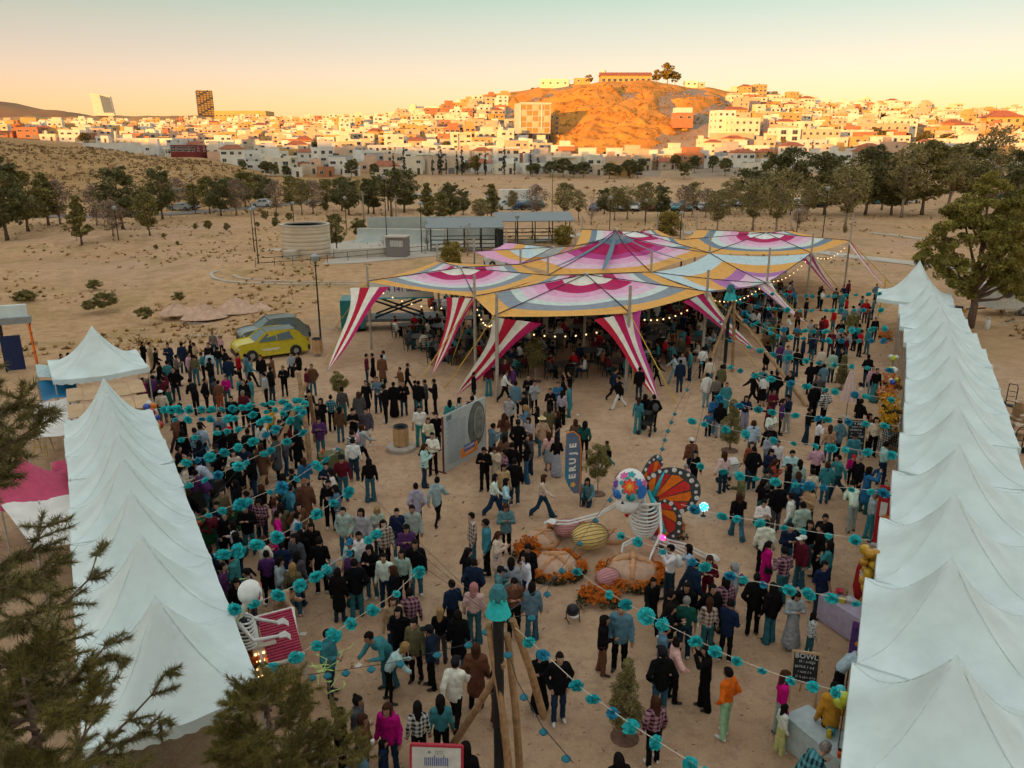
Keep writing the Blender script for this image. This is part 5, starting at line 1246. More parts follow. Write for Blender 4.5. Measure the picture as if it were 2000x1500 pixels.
SPEC = """287 669 r s tan.s tan.s b
280 668 r h black.j black.s b
301 678 r w black.j black.s L
327 671 f h navy.j black.s b
331 687 f s green.t dgrey.s b child
353 670 b s navy.j djean.s b
371 666 r s black.j black.s b
378 670 l p tan.s djean.s n
414 648 f s plbrown.s djean.s b
430 657 f s pink.s black.s L child
406 670 f s black.s black.s b
342 694 br h stripe.s black.s C
338 718 f i black.j djean.s b
366 689 r s pink.s dgrey.s b
378 694 b s olive.s jean.s b
394 689 l h teal.s black.s L
407 686 b s sky.s djean.s b
408 700 br p black.j djean.s b
424 678 b s black.s jean.s L
438 682 l p black.j black.s b
443 698 b s navy.j jean.s b
450 700 r t black.j black.s b
464 690 r s red.s black.s K
478 692 l e denim.j ljean.s b
486 697 r w teal.s black.s b
508 694 f s black.j ljean.s C
530 697 l h brown.c black.s R
527 718 br p black.j djean.s b
516 729 l s grey.s black.s b
552 715 f h black.j black.s L
568 690 f t grey.j black.s L
582 690 fl t black.j black.s b
597 720 r s maroon.s djean.s L
608 712 f p brown.j jean.s C
300 734 l s purple.s black.s b
308 738 l h maroon.s black.s L
320 728 l s maroon.j black.s b
286 738 r s magenta.s black.s L
322 705 b s teal.s djean.s b
312 708 l s black.j black.s L
405 738 r p black.j black.s b
412 741 b s dgrey.c dgrey.s L
425 744 b s brown.s rust.s R
440 734 f c magenta.s jean.f L
468 739 f s teal.j ljean.s L child
475 742 f s black.j black.s K
488 738 l s teal.j ljean.f L
378 748 bl b black.j black.s b
316 763 b s cream.s dgrey.s W
323 756 r s dgreen.s black.s b
474 764 f s maroon.j black.s n
451 775 f p black.j black.s b
350 789 b s white.s black.s b
494 788 b s black.j djean.s b
528 796 l o mustard.s black.s b
558 786 b s floral.s black.s b
578 796 b s teal.c teal.s L
602 762 b s black.t black.s b
626 779 f c black.s black.s L
619 790 f s black.j teal.s L
622 815 f h purple.j jean.s b
509 826 b s white.s black.s R
536 852 l o dgrey.c black.s b
578 842 b s black.c black.s L
428 812 f s denim.j djean.s b
390 830 b s sky.s djean.s b
376 838 bl s floral.s djean.s b
358 842 b s black.s black.s L
426 832 f s black.j djean.s L
448 836 l p black.j black.s K
462 848 b s black.s black.s L
478 840 b s black.j djean.s b
476 870 f h navy.j black.s b
508 868 b s brown.c brown.s R
455 880 f o cream.s black.s L
422 870 f p black.c black.s C
346 872 r s black.s black.s b
370 888 f s black.j black.s b
388 862 b s navy.s djean.s L
358 906 r o cream.s khaki.s H
406 904 l b sky.s djean.s b
403 928 l b purple.h jean.s b
415 958 l s black.j black.s L
460 940 l s black.s black.k L
454 905 b s black.j djean.s b
494 905 f s stripe.s ljean.s b child
593 896 bl o blue.j djean.s R
594 938 b s brown.c brown.s h
554 952 br p teal.j djean.s b
541 960 fl h black.j black.s n
533 971 r s plred.s black.s R
513 975 f h plred.j djean.s L
479 986 f h black.j jean.s b
575 999 r w dots.s black.s b
540 1000 r e magenta.s ljean.f b
602 1027 f s black.j black.s L
590 1035 b s black.c black.s L
455 1021 l o white.s djean.s L
460 1042 l s black.j djean.s L
438 999 f p black.j black.s b
428 1000 l b maroon.s black.s b
548 1061 b s navy.j black.s b
532 1055 b s magenta.j jean.s M child
449 1085 l h teal.h djean.s C
437 1098 r s purple.s dgrey.s b
462 1132 f s black.s black.s L
578 1080 b s dgrey.j djean.s L
570 1103 b s olive.s jean.s Y
542 1143 r b tan.j black.s b
622 1052 b s black.t black.s b
687 1096 b p black.j jean.s b
662 1112 b s black.c djean.s L
649 1096 b s denim.j djean.s G child
684 1055 f s sky.t khaki.s B
700 1040 f s white.s black.s b
638 1232 r o teal.j djean.s b
670 992 f p mint.h jean.s b
705 995 f s grey.j black.s L
736 991 f h mint.j djean.s Y
748 1017 f o plbrown.j black.s L
777 994 f s navy.j jean.s b
802 988 f o grey.j black.s b
812 946 b p grey.h djean.s b
852 931 b w grey.h black.g b
720 897 b s black.s jean.f L
648 918 l h white.s jean.s L
643 940 f s black.s black.s b
654 948 l h denim.j pink.s L
666 890 f s maroon.s jean.s C
637 902 f h navy.j jean.s b
688 858 b s white.s djean.s b
686 842 br s stripe.s black.s b
688 798 f h black.t black.s b
714 798 f s dgrey.j white.o b
704 828 br w grey.j black.s R bp:pink
662 796 b s brown.j jean.s L
667 758 b s dgrey.s jean.s b
645 773 b p plteal.s black.s b
700 767 b s dgrey.c dgrey.s R
714 744 f s black.s black.k L
736 737 f h denim.s djean.s b
751 753 l h black.j black.s C
772 747 b s black.c black.l R
783 745 f h black.j djean.s b
810 744 r s black.j djean.s L
822 744 b s black.j jean.s b
832 744 l h dgrey.j black.s b
842 741 l h black.j black.s b
794 708 r w black.t black.s b
781 718 fl o brown.s khaki.s R
715 692 r s maroon.s djean.s b
727 691 l s black.s black.k L
749 686 l e sky.s djean.s b
745 694 b s brown.c black.s R
819 794 f s white.t teal.s b
852 807 f p black.j djean.s b
836 817 f o cream.s djean.s R
844 846 f c white.s black.s b
827 868 r h sky.j djean.f R
878 783 b s teal.c jean.s L
896 776 r s grey.s black.s L
895 792 b s floral.s black.s b child
922 775 b p navy.s djean.s b
926 764 l o white.t khaki.s b
925 728 r s black.j djean.s L
954 714 b s maroon.s teal.f L
987 701 f s maroon.s djean.s W
985 722 r w white.s black.s b
1003 716 l h purple.j ljean.s b
1007 746 b s denim.j black.s b
1032 733 f h black.s dgrey.s B
1044 745 f h grey.h black.g L bag:black
1026 766 l h black.j ljean.s b
1035 792 l h denim.j black.g Y
1043 796 l e black.s jean.s L
984 810 b h brown.s jean.f R
1012 822 b p black.j black.s C
1000 866 b s black.s djean.s b
1028 864 l h black.s jean.f L
1036 850 l s dgrey.j djean.s R
1059 816 b p tan.j jean.s H
1072 846 b s peach.s grey.k R
1088 854 b h black.s grey.l L
1126 821 b s brown.c brown.s R
1141 824 br p dgreen.s black.g L
1075 759 f h black.s black.s L
1090 747 f h blue.j djean.s C
1098 764 b s grey.s black.w L
1100 738 r h black.j djean.s L
1114 726 l r black.t jean.s b
1112 752 l s teal.c teal.s L
1073 794 b s olive.j brown.s L
1200 718 r w navy.j black.s C
1211 734 l w black.j white.s b
1248 778 b s teal.s teal.f R
1263 772 b s black.j black.s L
1276 772 b p black.j black.g b bp:dgrey
1250 718 b s black.j djean.s B bag:black
1284 697 r w black.s black.g L
1330 704 b s navy.j djean.s b
1320 690 l w sky.s ljean.s b
1188 860 l w black.j teal.s b child
1149 931 f k denim.j djean.s L
1060 925 r w peach.s djean.f R
1352 858 b s brown.j djean.s W
1357 882 f s black.s black.g L
1340 908 f s pink.j pink.s G child
966 874 f h cream.c khaki.s R
947 874 f h black.j black.s b
986 880 l p plred.s djean.s b
984 908 f s tan.j djean.s L
1004 898 b s black.j djean.s b
988 936 r e sky.s jean.s L
964 924 r w white.s djean.w L
1350 683 l s teal.s djean.s H
1374 678 b s white.t black.s b
1332 690 f s grey.s ljean.s L
1388 700 b s cream.s jean.s b
1382 730 b s white.h ljean.s K
1410 714 b s olive.j black.s b
1400 736 b s plteal.s black.s L
1420 748 f p teal.c jean.s R
1396 775 f h blue.s ljean.f C
1406 787 b s black.j ljean.s L
1388 804 f p blue.t black.s b child
1458 774 f c navy.s grey.w L
1474 726 l w black.j black.s b
1494 732 b s white.t black.k M
1509 726 b s black.j djean.s W
1517 727 b p black.j djean.s B
1511 760 f c maroon.s purple.s b
1504 784 l o maroon.c khaki.s R
1542 772 l h navy.s grey.s b
1593 750 b p black.j black.w b
1614 760 b p plbw.j black.s b
1586 708 b h black.j black.s b
1611 712 b h denim.j djean.s L
1628 686 b s mint.j djean.s b
1558 682 b s black.s djean.f L
1606 680 b s cream.s ljean.f R
1648 680 l s black.s black.s b
1540 676 f s denim.j grey.w L
1526 670 b s purple.s djean.s b
1500 668 b c black.c brown.s L
1698 694 b h black.j djean.s C
1706 716 f s pink.s ljean.s L
1714 720 f s black.s teal.l b
1473 823 b s sky.h jean.s R
1506 832 b s black.j djean.s n
1520 860 f s white.s djean.s b
1469 864 f s rust.s djean.s R
1474 874 b p black.j djean.s b
1416 884 b s cream.s djean.s R
1601 818 r c white.s black.g L
1623 832 b s tan.s jean.s R
1642 819 b p denim.h black.s b
1598 870 b c pink.s black.s C
1548 880 f h sky.s djean.s b
1564 900 b s mint.s djean.s L
1506 878 f h navy.j black.s L
1512 898 r h rust.s black.s R
1542 908 l s black.s djean.s L
1618 904 b s teal.h jean.s R
1588 918 b s cream.t khaki.s b
1562 924 b s blue.s djean.s R
1450 928 l o olive.j black.s C
1490 938 r h black.s jean.f L
1522 944 b s black.j dgrey.s b
1586 950 l h tan.j black.s L
1668 890 f s magenta.s black.s K child
1680 892 l o black.j black.s n
1698 914 r r blue.c jean.s L
1712 816 f s cream.s black.s L
1731 864 r o sky.t djean.s b
1446 963 b w black.s jean.f R
1570 983 b s mint.j black.s b
1672 955 b b white.s grey.s b
1708 962 r o grey.s teal.s n
1498 1018 b s white.h black.s b
1501 1059 r s magenta.c maroon.s P bag:black
1543 1022 f h navy.s jean.s b
1570 1048 l s maroon.j jean.f W
1606 1027 l s black.c black.s b
1583 1018 f s black.s jean.s L
1610 1097 f s navy.t djean.s b
1312 1066 l r white.s djean.s b bp:white
1350 1062 l w sky.s djean.s L
1358 1095 r s navy.j black.s b
1387 1086 f h maroon.s maroon.s R
1437 1102 l s grey.j jean.s G bp:purple
1419 1130 b s plred.j black.s L
1392 1142 f p black.j black.s b
1342 1140 f o black.j black.s L
1275 1124 f w black.h black.s P
1312 1156 r h black.j black.s b
1336 1167 b s dgreen.t djean.s n
1387 1171 b s plbrown.s jean.s R tote:cream
1480 1124 b p black.j black.s b
1512 1142 b s black.j jean.f L
1557 1156 f h grey.s grey.l L
1588 1198 r s dots.j jean.s L child
1301 1225 r h denim.t djean.s b
1212 1182 f s denim.j black.s b
1182 1204 r o black.j brown.s L
1316 1246 r e peach.j black.s U
1295 1270 b p black.h jean.s C
1383 1265 l r black.j black.w L
1425 1308 bl p orange.s mint.s b
1282 1365 b s plred.s black.s R
1534 1317 r s magenta.s grey.s R
1532 1374 r s white.s lime.w L child
1632 1338 b o mustard.j black.s b
1648 1266 r b sky.s black.s M
1566 1466 r b plteal.s djean.s n
922 1003 l s plbrown.j jean.s b
950 1016 l s teal.j black.s b
988 985 f h denim.j black.s R
971 1040 r h cream.c ljean.s R
911 1073 r h black.j black.s L
925 1094 b p navy.j djean.s b
883 1136 bl o navy.s black.s b
925 1142 b s peach.s jean.f M
1006 1091 b s grey.j djean.s L
1020 1085 l s white.s djean.s L
1009 1130 f h brown.s black.s b
1034 1140 b s denim.j jean.f L
859 1189 b s black.s dgrey.s Y
894 1196 b s black.c jean.s L
810 1210 f s olive.h black.s b
838 1224 l p navy.j black.s C
754 1227 fl b teal.s jean.s b bp:magenta
757 1266 r b sky.s black.g Y
796 1154 b s plred.s black.s b
771 1165 f s tan.s djean.s R
778 1188 f o black.s black.s L
768 1108 l s black.j djean.s R
750 1082 f s white.s djean.s b
722 1065 f h black.j jean.s L
810 1056 f o black.j jean.s b
785 1075 f s grey.s black.s L
887 1287 b w white.j black.s C
929 1262 b s brown.c black.s R
1055 1273 f c black.s black.l L
1093 1276 f p black.j djean.s b
820 1374 b s plbw.s black.s L
855 1364 b s teal.s black.s L
754 1381 f s magenta.h djean.s R
743 1440 r s navy.j teal.s L child
694 1371 r o dgrey.j black.s U cup
701 1394 r o brown.j djean.s R cup
663 1392 r o black.j black.s L cup
908 1455 b s black.j black.s L
967 1290 r s black.t brown.s b
640 1400 l s dgrey.s black.s b
1210 1478 b s black.j black.s L
118 692 r h black.j black.s L
132 690 l s white.s black.s b
148 684 l p teal.j djean.s b
160 679 l s black.j black.s b
172 676 r s navy.s black.s b"""
def parse(tok):
    c = tok; st = 's'
    if '.' in tok: c, st = tok.split('.')
    return c, st
def where_fair(p):
    x, y = proj(p)
    L = [('near yellow car', -12.5, 43.5, 5), ('by lone left tent', -15.5, 35.5, 4.2), ('by poster panel', -2.6, 26.5, 3.4), ('by feather flag', 3.2, 26.5, 3.2), ('by sugar skull', 4.2, 22.2, 3.0), ('by bread sculptures', 1.5, 19.0, 2.6), ('by left logs', -9.3, 28.5, 3.6), ('near marimba skeleton', -4.4, 16.6, 2.4), ('by near log tripod', -.2, 14.5, 2.6), ('before striped tent', 3, 36, 6), ('by striped legs', -5, 37, 6), ('by chalkboard easel', 5.9, 14.4, 2.3), ('by closed parasol', 14.2, 31, 3.4), ('by wooden bin', -4.6, 30.5, 3.2)]
    best = min(L, key=lambda q: math.hypot(p[0] - q[1], p[1] - q[2]) / q[3])
    if math.hypot(p[0] - best[1], p[1] - best[2]) < best[3] * 1.25: return best[0]
    if p[1] > 46: return 'under far garlands' if p[0] > 8 else 'beyond striped legs'
    if x < 700: return 'along left tents' if p[0] < -.42 * p[1] + 1.6 else 'in left crowd'
    if x > 1400: return 'along right tents' if p[0] > .43 * p[1] - 1.5 else 'in right crowd'
    return 'in mid ground'
def make_person(loc, yaw, ht, pose, top, ts, bot, bs, hair, extra, r):
    me, hd, tilt, sh = body_mesh(pose, ts, bs)
    o = ob('person', me, None, loc, yaw, ht / 1.70)
    sk = [(.42, .235, .155), (.36, .19, .12), (.48, .28, .19), (.30, .15, .09)][r.randint(4)]
    o['skin_c'] = sk; o['bot_c'] = [c * r.uniform(.85, 1.15) for c in CC[bot]]; o['shoe_c'] = (.62, .6, .57) if r.rand() < .4 else (.03, .025, .02)
    if top in PAT:
        o['top_c'] = (.3, .3, .3); o.material_slots[1].link = 'OBJECT'; o.material_slots[1].material = PAT[top][0]
    else: o['top_c'] = [c * r.uniform(.88, 1.12) for c in CC[top]]
    if hair == 'n': hk = 'b'; hc = (.22, .2, .18)
    else: hk = hair; hc = HAIRC[hair]
    if hair in 'CWKBH': 
        q = ob('hair', head_piece('b'), o, hd); q['hair_c'] = HAIRC['b']; q.rotation_euler = (-tilt, 0, 0)
    c = ob(HNAME.get(hair, 'hair'), head_piece(hk), o, hd); c['hair_c'] = hc; c.rotation_euler = (-tilt, 0, 0)
    if hair in 'CWKBH': c.location = hd + Vector((0, 0, .012)); c.scale = (1.06, 1.06, 1.06)
    for e in extra:
        nm, col = (e.split(':') + ['black'])[:2]
        if nm == 'bp': b = ob('backpack', backpack, o, sh + Vector((0, -.19, -.20)))
        elif nm == 'bag': b = ob('handbag', handbag, o, sh + Vector((.26, -.02, -.50))); b.rotation_euler = (0, 0, 1.4)
        elif nm == 'tote': b = ob('tote_bag', tote, o, sh + Vector((-.27, -.03, -.60))); b.rotation_euler = (0, 0, 1.5)
        elif nm == 'cup': b = ob('cup', cup, o, sh + Vector((.16, .27, -.26)))
        else: continue
        b['bag_c'] = CC[col]
    return o
def low_person(out, loc, yaw, ht, pose, ts, bs, colors, hairc):
    me, hd, tilt, sh = body_mesh(pose, ts, bs, .04)
    n = len(me.vertices); co = np.empty(n * 3, np.float32); me.vertices.foreach_get('co', co); co = co.reshape(-1, 3)
    f = np.array([tuple(p.vertices) for p in me.polygons]) if 'F' not in me else None
    mi = np.empty(len(me.polygons), np.int32); me.polygons.foreach_get('material_index', mi)
    hb = MB().ball(hd + Vector((0, -.02, .03)), (.09, .105, .11), 8, 6); hv = np.array([tuple(p) for p in hb.v]); hf = np.array([q for q in hb.f])
    # hair cap keeps off the face
    keepf = [i for i, q in enumerate(hf) if np.mean(hv[q][:, 1]) < hd.y + .05 or np.mean(hv[q][:, 2]) > hd.z + .07]
    hf = hf[keepf]
    V = np.concatenate([co, hv]) * (ht / 1.7); c, s = math.cos(yaw), math.sin(yaw)
    V = np.stack([V[:, 0] * c - V[:, 1] * s + loc[0], V[:, 0] * s + V[:, 1] * c + loc[1], V[:, 2] + loc[2]], -1)
    FF = np.concatenate([f, hf + n]); CL = np.concatenate([np.array(colors)[np.clip(mi, 0, 3)], np.tile(hairc, (len(hf), 1))])
    out.append((V, FF, CL))
pr = np.random.RandomState(77); PEOPLE = []
for ln in SPEC.strip().splitlines():
    tk = ln.split()
    if len(tk) < 7: continue
    x, y = float(tk[0]), float(tk[1]); d = tk[2]; pose = tk[3]; top, ts = parse(tk[4]); bot, bs = parse(tk[5]); hair = tk[6]; extra = tk[7:]
    child = 'child' in extra; ht = 1.18 if child else (1.74 if hair in 'bnCKBHh' else 1.64) + pr.normal() * .035
    hh = ht * (1.0 if pose not in 'tkb' else {'t': .74, 'k': .60, 'b': .90}[pose])
    p = P(x, y, hh)
    PEOPLE.append([p.x, p.y, d, pose, top, ts, bot, {'s': 'straight', 'f': 'flare', 'w': 'wide', 'g': 'slim', 'k': 'skirt', 'l': 'long', 'o': 'short'}[bs], hair, extra, ht])
# more visitors where the crowd is thickest
fr = np.random.RandomState(61)
for (x0, y0, x1, y1, n) in [(330, 790, 590, 960, 26), (400, 950, 620, 1120, 16), (1480, 690, 1710, 900, 20), (1480, 880, 1700, 1080, 10), (600, 1350, 720, 1470, 4), (640, 1000, 840, 1200, 8), (1270, 1080, 1440, 1220, 6), (900, 1010, 1040, 1160, 6), (960, 720, 1110, 860, 6)]:
    k = 0
    while k < n:
        k += 1; x, y = fr.uniform(x0, x1), fr.uniform(y0, y1); ht = fr.normal(1.68, .05); p = P(x, y, ht)
        if p.x < -.5 * p.y + 3.9 and p.x < 0 and y < 700: continue
        if min(math.hypot(p.x - q[0], p.y - q[1]) for q in PEOPLE) < .42: continue
        tp = ['black.j', 'black.s', 'black.h', 'navy.j', 'dgrey.j', 'black.t', 'maroon.s', 'olive.j', 'denim.j', 'white.s', 'grey.h', 'brown.j', 'teal.s', 'purple.s', 'plred.s', 'cream.s'][fr.randint(16)]; bt = ['black.s', 'djean.s', 'jean.s', 'jean.f', 'black.g', 'djean.f', 'dgrey.s', 'black.w'][fr.randint(8)]
        PEOPLE.append([p.x, p.y, ['b', 'f', 'l', 'r', 'bl', 'br', 'fl', 'fr'][fr.randint(8)], 'sphcohpws'[fr.randint(9)], *parse(tp), bt.split('.')[0], {'s': 'straight', 'f': 'flare', 'w': 'wide', 'g': 'slim'}[bt.split('.')[1]], 'bbLLRPC'[fr.randint(7)], [], ht])
# settle overlaps so that nobody stands inside a neighbour
pos = np.array([[q[0], q[1]] for q in PEOPLE])
for it in range(30):
    for i in range(len(pos)):
        dv = pos - pos[i]; dd = np.hypot(dv[:, 0], dv[:, 1]); dd[i] = 9
        for j in np.where(dd < .46)[0]:
            n = dv[j] / (dd[j] + 1e-5) if dd[j] > 1e-4 else np.array([1.0, 0]); m = (.47 - dd[j]) / 2; pos[i] -= n * m; pos[j] += n * m
pitems = []; CROWD = []
order_p = sorted(range(len(PEOPLE)), key=lambda i: pos[i][1]); one = set(order_p[:299])
for i_, (q, (x, y)) in enumerate(zip(PEOPLE, pos)):
    if i_ not in one:
        tc_ = CC.get(q[4], (.15, .12, .1)); low_person(CROWD, (x, y, 0), R(YAW[q[2]]), q[10], q[3], q[5], q[7], [(.38, .2, .13), tc_, CC[q[6]], (.03, .03, .03)], HAIRC['b']); continue
    yaw = R(YAW[q[2]] + pr.uniform(-18, 18))
    o = make_person((x, y, 0), yaw, q[10], q[3], q[4], q[5], q[6], q[7], q[8], q[9], pr)
    o.scale = (o.scale[0] * pr.uniform(.95, 1.14), o.scale[1] * pr.uniform(.97, 1.14), o.scale[2])
    tw = (PAT[q[4]][1] if q[4] in PAT else CN.get(q[4], q[4])) + ' ' + TOPW[q[5]]
    bw = CN.get(q[6], q[6] + (' skirt' if q[7] in ('skirt', 'long') else ' shorts' if q[7] == 'short' else ' trousers'))
    who = 'child' if 'child' in q[9] else 'person'
    ex = [e.split(':')[0] for e in q[9]]; acc = ' and backpack' if 'bp' in ex else ' and tote bag' if 'tote' in ex else ''
    pitems.append((o, '%s, %s, %s, %s' % (who, HAIRW[q[8]], tw, bw), where_fair((x, y, 0)).replace('the ', '')))
unique_labels(pitems, 'person', 'visitors at the fair', 'person')
print('people', len(pitems), 'protos', len(BODY))
# ================================================================ the crowd under the striped tent
M_blackwood = mat('black_chair', (0.02, 0.017, 0.015), .5); M_tabletop = mat('dark_table', (0.035, 0.026, 0.02), .5, var=.3)
def chair_proto():
    o = {}
    o['seat'] = MB().box((0, 0, .45), (.40, .40, .04)).data('seat', [M_blackwood])
    b = MB()
    for s in (-1, 1): b.beam((s * .18, -.19, .45), (s * .17, -.24, .92), .03)
    for z in (.62, .75, .88): b.box((0, -.225, z), (.34, .02, .05))
    o['backrest'] = b.data('backrest', [M_blackwood])
    o['leg'] = MB().beam((0, 0, 0), (0, 0, .43), .032).data('leg', [M_blackwood])
    return o
CH = chair_proto()
def chair(x, y, rz, label):
    o = empty('chair', (x, y, 0), rz); ob('seat', CH['seat'], o); ob('backrest', CH['backrest'], o)
    for sx in (-1, 1):
        for sy in (-1, 1): ob('leg', CH['leg'], o, (sx * .17, sy * .17, 0))
    return o
tbl_top = MB().lathe([(.74, 0), (.75, .02), (.75, .045), (.73, .05)], 20).data('tabletop', [M_tabletop])
tbl_leg = MB().lathe([(.30, 0), (.28, .03), (.05, .06), (.045, .70), (.16, .72)], 10).data('leg', [M_blackwood])
plate = MB().lathe([(.05, 0), (.12, .015), (.13, .025)], 12).data('plate', [mat('paper_plate', (.62, .58, .52), .7)])
rq = np.random.RandomState(12); spots = []
for j in range(9):
    for i in range(-4, 11):
        y = 41.8 + j * 3.1 + rq.uniform(-.5, .5); x = i * 2.9 + (j % 2) * 1.4 + rq.uniform(-.4, .4)
        if x < -8 + max(0, 46.5 - y) * 1.15: continue
        if y < 43.5 and x > 8: continue
        if x > 9.5 + (y - 44) * .82 or x > 24: continue
        if x < -6 and y > 54: continue
        spots.append((x, y))
citems = []; tbitems = []; plitems = []
chair_n = 0
for (x, y) in spots:
    t = empty('table', (x, y, 0), rq.uniform(0, 3)); ob('tabletop', tbl_top, t, (0, 0, .72)); ob('leg', tbl_leg, t)
    tbitems.append((t, 'round dark table crowded with diners', 'under striped tent'))
    for k in range(1 if y < 48 else 0):
        q = ob('plate', plate, None, (x + .45 * math.cos(k * 2.1), y + .45 * math.sin(k * 2.1), .772)); plitems.append((q, 'white paper plate on dark table', 'under striped tent'))
    n = 5
    for k in range(n):
        a = 2 * math.pi * k / n + rq.uniform(-.25, .25); px_, py_ = x + 1.05 * math.cos(a), y + 1.05 * math.sin(a)
        if chair_n < 150: citems.append((chair(px_, py_, a + math.pi / 2, ''), 'black slatted chair at a table', 'under striped tent')); chair_n += 1
        if rq.rand() < .86:
            tc_ = CC[['black', 'black', 'navy', 'dgrey', 'maroon', 'white', 'grey', 'rust', 'olive', 'teal', 'brown', 'cream', 'red', 'denim'][rq.randint(14)]]
            low_person(CROWD, (px_, py_, 0), a + math.pi / 2, rq.uniform(1.6, 1.75), 't', 'sj'[rq.randint(2)], 'straight', [(.38, .2, .13), tc_, CC[['black', 'djean', 'jean'][rq.randint(3)]], (.03, .03, .03)], HAIRC['bLR'[rq.randint(3)]])
unique_labels(plitems, 'plate', 'plates on the tables under the tent', 'plate'); unique_labels(citems, 'chair', 'black chairs at the tables', 'chair'); unique_labels(tbitems, 'table', 'round tables under the tent', 'table')
# people far off under the garlands on the right, and standing in the tent
for k in range(95):
    if k < 62:
        x_ = rq.uniform(1470, 1725); y_ = rq.uniform(548, 665); p = P(x_, y_, 1.68)
        if p.x > .43 * p.y + 3.0: continue
    else: p = Vector((rq.uniform(-4, 20), rq.uniform(46, 66), 0))
    tc_ = CC[['black', 'black', 'navy', 'dgrey', 'maroon', 'white', 'grey', 'red', 'teal', 'brown', 'denim'][rq.randint(11)]]
    low_person(CROWD, (p.x, p.y, 0), rq.uniform(0, 6.28), rq.uniform(1.6, 1.78), 'sphc'[rq.randint(4)], 'sj'[rq.randint(2)], 'straight', [(.38, .2, .13), tc_, CC[['black', 'djean', 'jean'][rq.randint(3)]], (.03, .03, .03)], HAIRC['bLR'[rq.randint(3)]])
nv = 0; VV = []; FF = []; CL = []
for v, f, c in CROWD: VV.append(v); FF.append(f + nv); CL.append(c); nv += len(v)
VV = np.concatenate(VV); FF = np.concatenate(FF); CL = np.concatenate(CL)
m = bpy.data.materials.new('crowd_cloth'); m.use_nodes = True; t = m.node_tree; at = t.nodes.new('ShaderNodeAttribute'); at.attribute_name = 'cloth'
t.links.new(at.outputs['Color'], t.nodes['Principled BSDF'].inputs['Base Color']); t.nodes['Principled BSDF'].inputs['Roughness'].default_value = .95; t.nodes['Principled BSDF'].inputs['Specular IOR Level'].default_value = .05
me = mesh('crowd', VV, FF, m, smooth=True); a = me.attributes.new('cloth', 'FLOAT_COLOR', 'FACE'); a.data.foreach_set('color', np.concatenate([CL, np.ones((len(CL), 1))], 1).astype(np.float32).ravel())
tag(ob('crowd', me), 'seated and standing diners in the shade under the striped tent and beyond', 'crowd', kind='stuff')

# ================================================================ garlands of turquoise paper pompoms
def pompom_mesh(seed, cols_):
    r = np.random.RandomState(seed); V = []; F = []; MI = []; n = 0
    for k in range(150):
        d = r.normal(size=3); d /= np.linalg.norm(d); t = np.cross(d, r.normal(size=3)); t /= np.linalg.norm(t); b = np.cross(d, t)
        L = r.uniform(.75, 1.0); w = r.uniform(.16, .30); tip = d * L * np.array([1, 1, .82]); mid = tip * .55
        V += [mid * .3, mid + t * w * .8 + b * .05, tip + t * w * r.uniform(.5, 1) + b * r.uniform(-.1, .1), tip - t * w * r.uniform(.5, 1), mid - t * w * .8]; F.append([n, n + 1, n + 2, n + 3, n + 4]); MI.append(int(r.rand() < .25)); n += 5
    return mesh('pompom', np.array(V), F, cols_, MI)
M_turq = mat('turquoise_tissue', (0.035, 0.56, 0.56), .8, var=.12, island=.22, trans=.25); M_turq2 = mat('teal_tissue', (0.02, 0.40, 0.46), .8, island=.2, trans=.2); M_btis = mat('blue_tissue', (0.03, 0.28, 0.46), .8, island=.2, trans=.2)
POM = [pompom_mesh(1, [M_turq, M_turq2]), pompom_mesh(2, [M_turq, M_turq2]), pompom_mesh(3, [M_btis, M_turq2]), pompom_mesh(4, [M_turq2, M_turq])]
M_cord = mat('white_cord', (0.62, 0.56, 0.47), .8)
HUBS = {'L': Vector((-7.9, 29.6, 3.35)), 'R': Vector((12.25, 43.2, 4.75)), 'N': Vector((-.25, 12.25, 4.1))}
rg = np.random.RandomState(4); gi = 0
def garland(pts, z0, z1, n, label, hub=None, hub_end=None, size=.225, sag=.25):
    global gi; gi += 1
    pts = np.array(pts, float); seg = np.concatenate([[0], np.cumsum(np.hypot(*np.diff(pts, axis=0).T))]); L = seg[-1]
    W = []
    for t in np.linspace(0, 1, 22):
        x = np.interp(t * L, seg, pts[:, 0]); y = np.interp(t * L, seg, pts[:, 1]); W.append(P(x, y, z0 + (z1 - z0) * t - sag * 4 * t * (1 - t) * .4))
    o = empty('garland', W[0]); full = [p - W[0] for p in W]
    MB().tube(full, .007, 4).build('cord', [M_cord], o)
    for h_, e_ in ((hub, full[0]), (hub_end, full[-1])):
        if h_: MB().tube([HUBS[h_] - W[0], e_], .005, 3).build('tie', [M_wire], o)
    for k in range(n):
        t = (k + .5) / n + rg.uniform(-.36, .36) / n; i = t * 21; a = int(i); p = W[a].lerp(W[min(21, a + 1)], i - a) - W[0]
        s = size * rg.uniform(.62, 1.2)
        q = ob('pompom', POM[rg.choice(4, p=[.38, .32, .15, .15])], o, p - Vector((0, 0, .05))); q.scale = (s * rg.uniform(.85, 1.15), s * rg.uniform(.85, 1.15), s * rg.uniform(.72, 1.0)); q.rotation_euler = (rg.uniform(-.5, .5), rg.uniform(-.5, .5), rg.uniform(0, 6))
    return tag(o, label, 'garland', 'turquoise pompom garlands')
